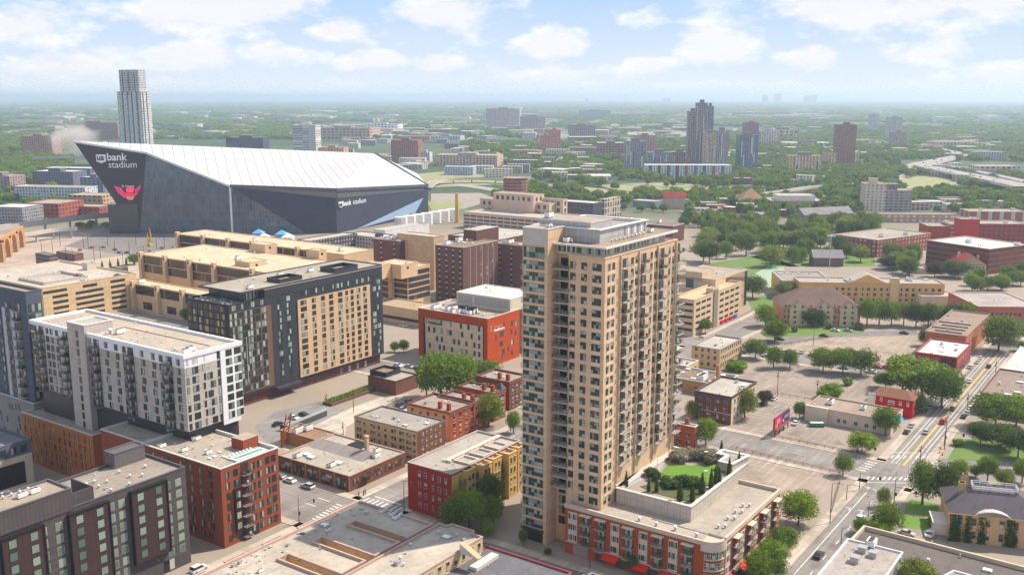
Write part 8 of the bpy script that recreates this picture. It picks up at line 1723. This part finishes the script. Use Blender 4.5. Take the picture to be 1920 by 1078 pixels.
fence((1380, 843), (1577, 889), 'long low red railing along the near side of the cross street', REDF); fence((1452, 820), (1606, 852), 'brown railing between the gravel lot and the cross street', BRF2); fence((1440, 737), (1528, 752), 'brown railing between the car park and the long lot', BRF2); fence((1470, 648), (1560, 633), 'thin railing along the upper gravel lot', BRF2, step=5); fence((1478, 668), (1500, 690), 'short orange railing by the young trees', REDF); fence((1560, 960), (1577, 900), 'brown railing at the edge of the tan lot by the avenue', BRF2); fence((1620, 850), (1640, 838), 'railing behind the round tree on the gravel lot corner', BRF2); fence((614, 758), (708, 728), 'orange brown fence round the planted terrace of the black tower', REDF, z=.1, rails=3, step=1.5)
# low walls, planters and garage ramp by the black tower
q = at(540, 801, 1.8); dd = (at(613, 771, 1.8) - q); dl = dd.length; dd = dd.normalized(); nn_ = Vector((-dd.y, dd.x, 0)); r_ = root('ramp_wall', q, 'low black walled garage ramp topped with glass below the black tower', 'ramp'); m = MB(); m.box(q, dd, dl, nn_, .4, 0, 2.2); m.box(q, nn_, 4, dd, .4, 0, 2.2); m.build('wall', plain((.08, .07, .07), .7), r_); m = MB(); m.box(q + nn_ * .1, dd, dl, nn_, .12, 2.2, 3.2); m.build('glass_rail', plain((.4, .5, .48), .2), r_)
b = cbuild('shop_building', 'single storey dark brick annex with roof terrace at right foot of the black tower', 'annex', 742, 715, 6, 783, 690); std(b, wm=wall((.17, .08, .065), brick=1), rm=RTAN, cm=FBK, par=.5); b.block(b.rect(b.P + b.u * 3 + b.v * 8, 9, 9), 5.4, 7.6, BLK, roofm((.35, .28, .22)), FBK, par=1.0, name='roof_terrace'); b.done()
b = cbuild('garage', 'low brown roofed garage building behind the restaurant', 'garage', 607, 828, 4.6, 643, 525); std(b, wm=wall((.38, .21, .12), brick=1), rm=roofm((.40, .27, .18)), cm=plain((.34, .24, .19), .8), par=.4); b.unit(b.P + U * 6 + V * 14, 4.2, 0, 1.2); b.unit(b.P + U * 2 + V * 15, 4.2, 0, 1.3); b.done()
q = at(622, 762, 0); r_ = root('planter', q, 'raised planted terrace with hedges along the foot of the black tower', 'planter'); m = MB(); m.box(q, U, 26, V, 5, 0, 1.1); m.build('planter_wall', plain((.16, .08, .07), .8), r_); m = MB()
for k in range(1400):
    p_ = q + U * random.uniform(.5, 25.5) + V * random.uniform(.5, 4.5) + up * random.uniform(1.1, 2.0); a_ = Vector((random.gauss(0, 1), random.gauss(0, 1), random.gauss(0, 1))).normalized() * .3; c_ = a_.orthogonal().normalized() * .25; m.face([p_ - a_, p_ + c_, p_ + a_, p_ - c_])
m.build('hedge', LEAF, r_)
# red lattice frame
q = at(527, 838, 0); r_ = root('steel_frame', q, 'leaning red steel lattice frame beside the brick podium', 'frame'); m = MB()
for s_ in (0, 2.4):
    m.tube(q + U * s_, q + U * (s_ + 3) + up * 11, .25, n=4)
for k in range(5): m.tube(q + U * (.6 * k) + up * 2.2 * k, q + U * (2.4 + .6 * (k + 1)) + up * 2.2 * (k + 1), .15, n=4)
m.build('lattice', plain((.40, .07, .04), .7), r_)
# billboard
q = at(1451, 821, 0); d = U; r_ = root('billboard', q, 'double billboard on dark red posts at the edge of the car park', 'billboard'); h0, h1 = 3.0, 7.2; Lb_ = 15.5; m = MB()
for k in range(4): m.tube(q + d * (1 + k * 4.4), q + d * (1 + k * 4.4) + up * h0, .22, n=6)
m.build('posts', plain((.18, .05, .05), .7), r_); m = MB(); m.box(q, d, Lb_, V, .5, h0, h1); m.box(q - V * .9, d, Lb_, V, .9, h0 - .25, h0 - .1); m.build('frame', plain((.20, .05, .06), .7), r_)
m = MB(); P_ = q - V * .04
def pq(a_, c_, z0, z1, mi): m.face([P_ + d * a_ + up * z0, P_ + d * c_ + up * z0, P_ + d * c_ + up * z1, P_ + d * a_ + up * z1], mi)
pq(.4, 7.2, h0 + .3, h1 - .3, 0); pq(8, 15.1, h0 + .3, h1 - .3, 1); P_ = q - V * .08; pq(.4, 3.4, h0 + .3, h0 + 1.6, 2); pq(2.2, 5.2, h0 + 1.6, h1 - .9, 3); pq(9.8, 14.4, h0 + 2.3, h0 + 2.6, 4); pq(9.8, 14.0, h0 + 1.7, h0 + 1.9, 4); pq(8.4, 9.4, h0 + .6, h0 + 1.8, 4)
m.build('poster', [plain((.55, .05, .16), .6), plain((.06, .05, .09), .6), plain((.7, .22, .05), .6), plain((.75, .25, .35), .6), plain((.6, .6, .62), .6)], r_)
# dumpster and small signs
q = at(1531, 799, 0); r_ = root('skip', q, 'open green skip full of pale rubble beside the workshop', 'skip'); m = MB(); m.cbox(q.x, q.y, .2, 5.4, 2.3, 1.2); m.build('bin', plain((.04, .20, .10), .7), r_); m = MB(); m.cbox(q.x, q.y, 1.4, 4.8, 1.8, .15); m.build('rubble', plain((.6, .58, .55), .9, var=.3), r_)
for x, y, lb, c in ((1668, 822, 'yellow diamond warning sign by the workshop corner', (.8, .5, .02)), (1765, 848, 'orange diamond roadworks sign at the far kerb', (.8, .12, .02))):
    q = at(x, y, 0); r_ = root('road_sign', q, lb, 'sign'); m = MB(); m.tube(q, q + up * 2.4, .05, n=5); m.build('post', STEEL, r_); m = MB(); c0 = q + up * 2.3 - V * .1; m.face([c0 - U * .7, c0 - up * .7, c0 + U * .7, c0 + up * .7]); m.build('panel', plain(c, .6), r_)
for x, y in ((1763, 842), (1767, 853), (1762, 850)):
    q = at(x, y, 0); m = MB(); m.tube(q, q + up * 1.1, .3, .1, 8); tag(m.build('traffic_barrel', plain((.8, .15, .02), .7)), 'orange traffic barrel at the far right kerb of the crossing', 'barrel', 'orange barrels')
# people
def person(x, y, label, c):
    q = at(x, y, .13); m = MB()
    for s_ in (-1, 1): m.tube(q + U * .1 * s_, q + U * .09 * s_ + up * .85, .07, .1, 6); m.tube(q + U * .24 * s_ + up * .8, q + U * .2 * s_ + up * 1.4, .04, .06, 5)
    m.tube(q + up * .82, q + up * 1.45, .17, .2, 8, mi=1); m.tube(q + up * 1.45, q + up * 1.55, .06, n=6, mi=2); m.tube(q + up * 1.53, q + up * 1.66, .07, .11, 7, mi=2); m.tube(q + up * 1.66, q + up * 1.78, .11, .06, 7, mi=3)
    tag(m.build('person', [FBK, plain(c, .8), plain((.4, .25, .18), .7), FBK]), label, 'person')
person(682, 929, 'person in dark clothes walking on the restaurant corner', (.04, .04, .05)); person(685, 926, 'person in a grey top beside the walker at the restaurant corner', (.2, .2, .22)); person(673, 931, 'person in a red top waiting at the striped crossing', (.4, .1, .08))
# smoke plume behind the stadium tip
q = at(150, 300, 0); m = MB(); q.y = 1500
def smk(t, b):
    t.t.nodes.clear(); tc_ = t.n('TexCoord').outputs['Object']; n = t.noise(tc_, .03, 5, .6); ln = t.n('VectorMath', {0: t.scalev(tc_, (1 / 40, 1 / 26, 1 / 24))}, operation='LENGTH'); dd_ = t.m('MULTIPLY', t.m('SUBTRACT', t.m('ADD', t.m('SUBTRACT', 1.0, ln.outputs['Value']), t.m('MULTIPLY', n, 1.6)), 1.0, clamp=True), .12)
    v_ = t.n('VolumePrincipled', {'Color': (.95, .90, .84, 1)}); lk(t, dd_, v_.inputs['Density']); o_ = t.n('OutputMaterial'); lk(t, v_.outputs[0], o_.inputs['Volume'])
mm_ = bpy.data.materials.new('smoke'); mm_.use_nodes = True; smk(NT(mm_.node_tree), None)
c = onY(138, 258, 1150); bx = MB(); bx.prism([c + Vector((-42, -28, 0)), c + Vector((42, -28, 0)), c + Vector((42, 28, 0)), c + Vector((-42, 28, 0))], c.z - 25, c.z + 25, 0, bottom=True)
me = bx.mesh('smoke', [mm_], c); o = bpy.data.objects.new('smoke', me); o.location = c; COL.objects.link(o); o['kind'] = 'stuff'
# ================================================================== the air
m = MB(); m.prism([(-35000, -600), (35000, -600), (35000, 61000), (-35000, 61000)], -1, 182, 0, bottom=True)
hz = bpy.data.materials.new('haze'); hz.use_nodes = True; t = NT(hz.node_tree); v_ = t.n('VolumePrincipled', {'Color': (.68, .83, 1.0, 1), 'Density': .0001, 'Anisotropy': .3}); o_ = t.n('OutputMaterial'); lk(t, v_.outputs[0], o_.inputs['Volume'])
HAZE = m.build('haze', hz); HAZE['kind'] = 'stuff'
open('/tmp/log.txt', 'w').write('\n'.join(map(str, LOG)) + '\ntrees %d pts %d' % (NT_[0], len(pts))) if 0 else None
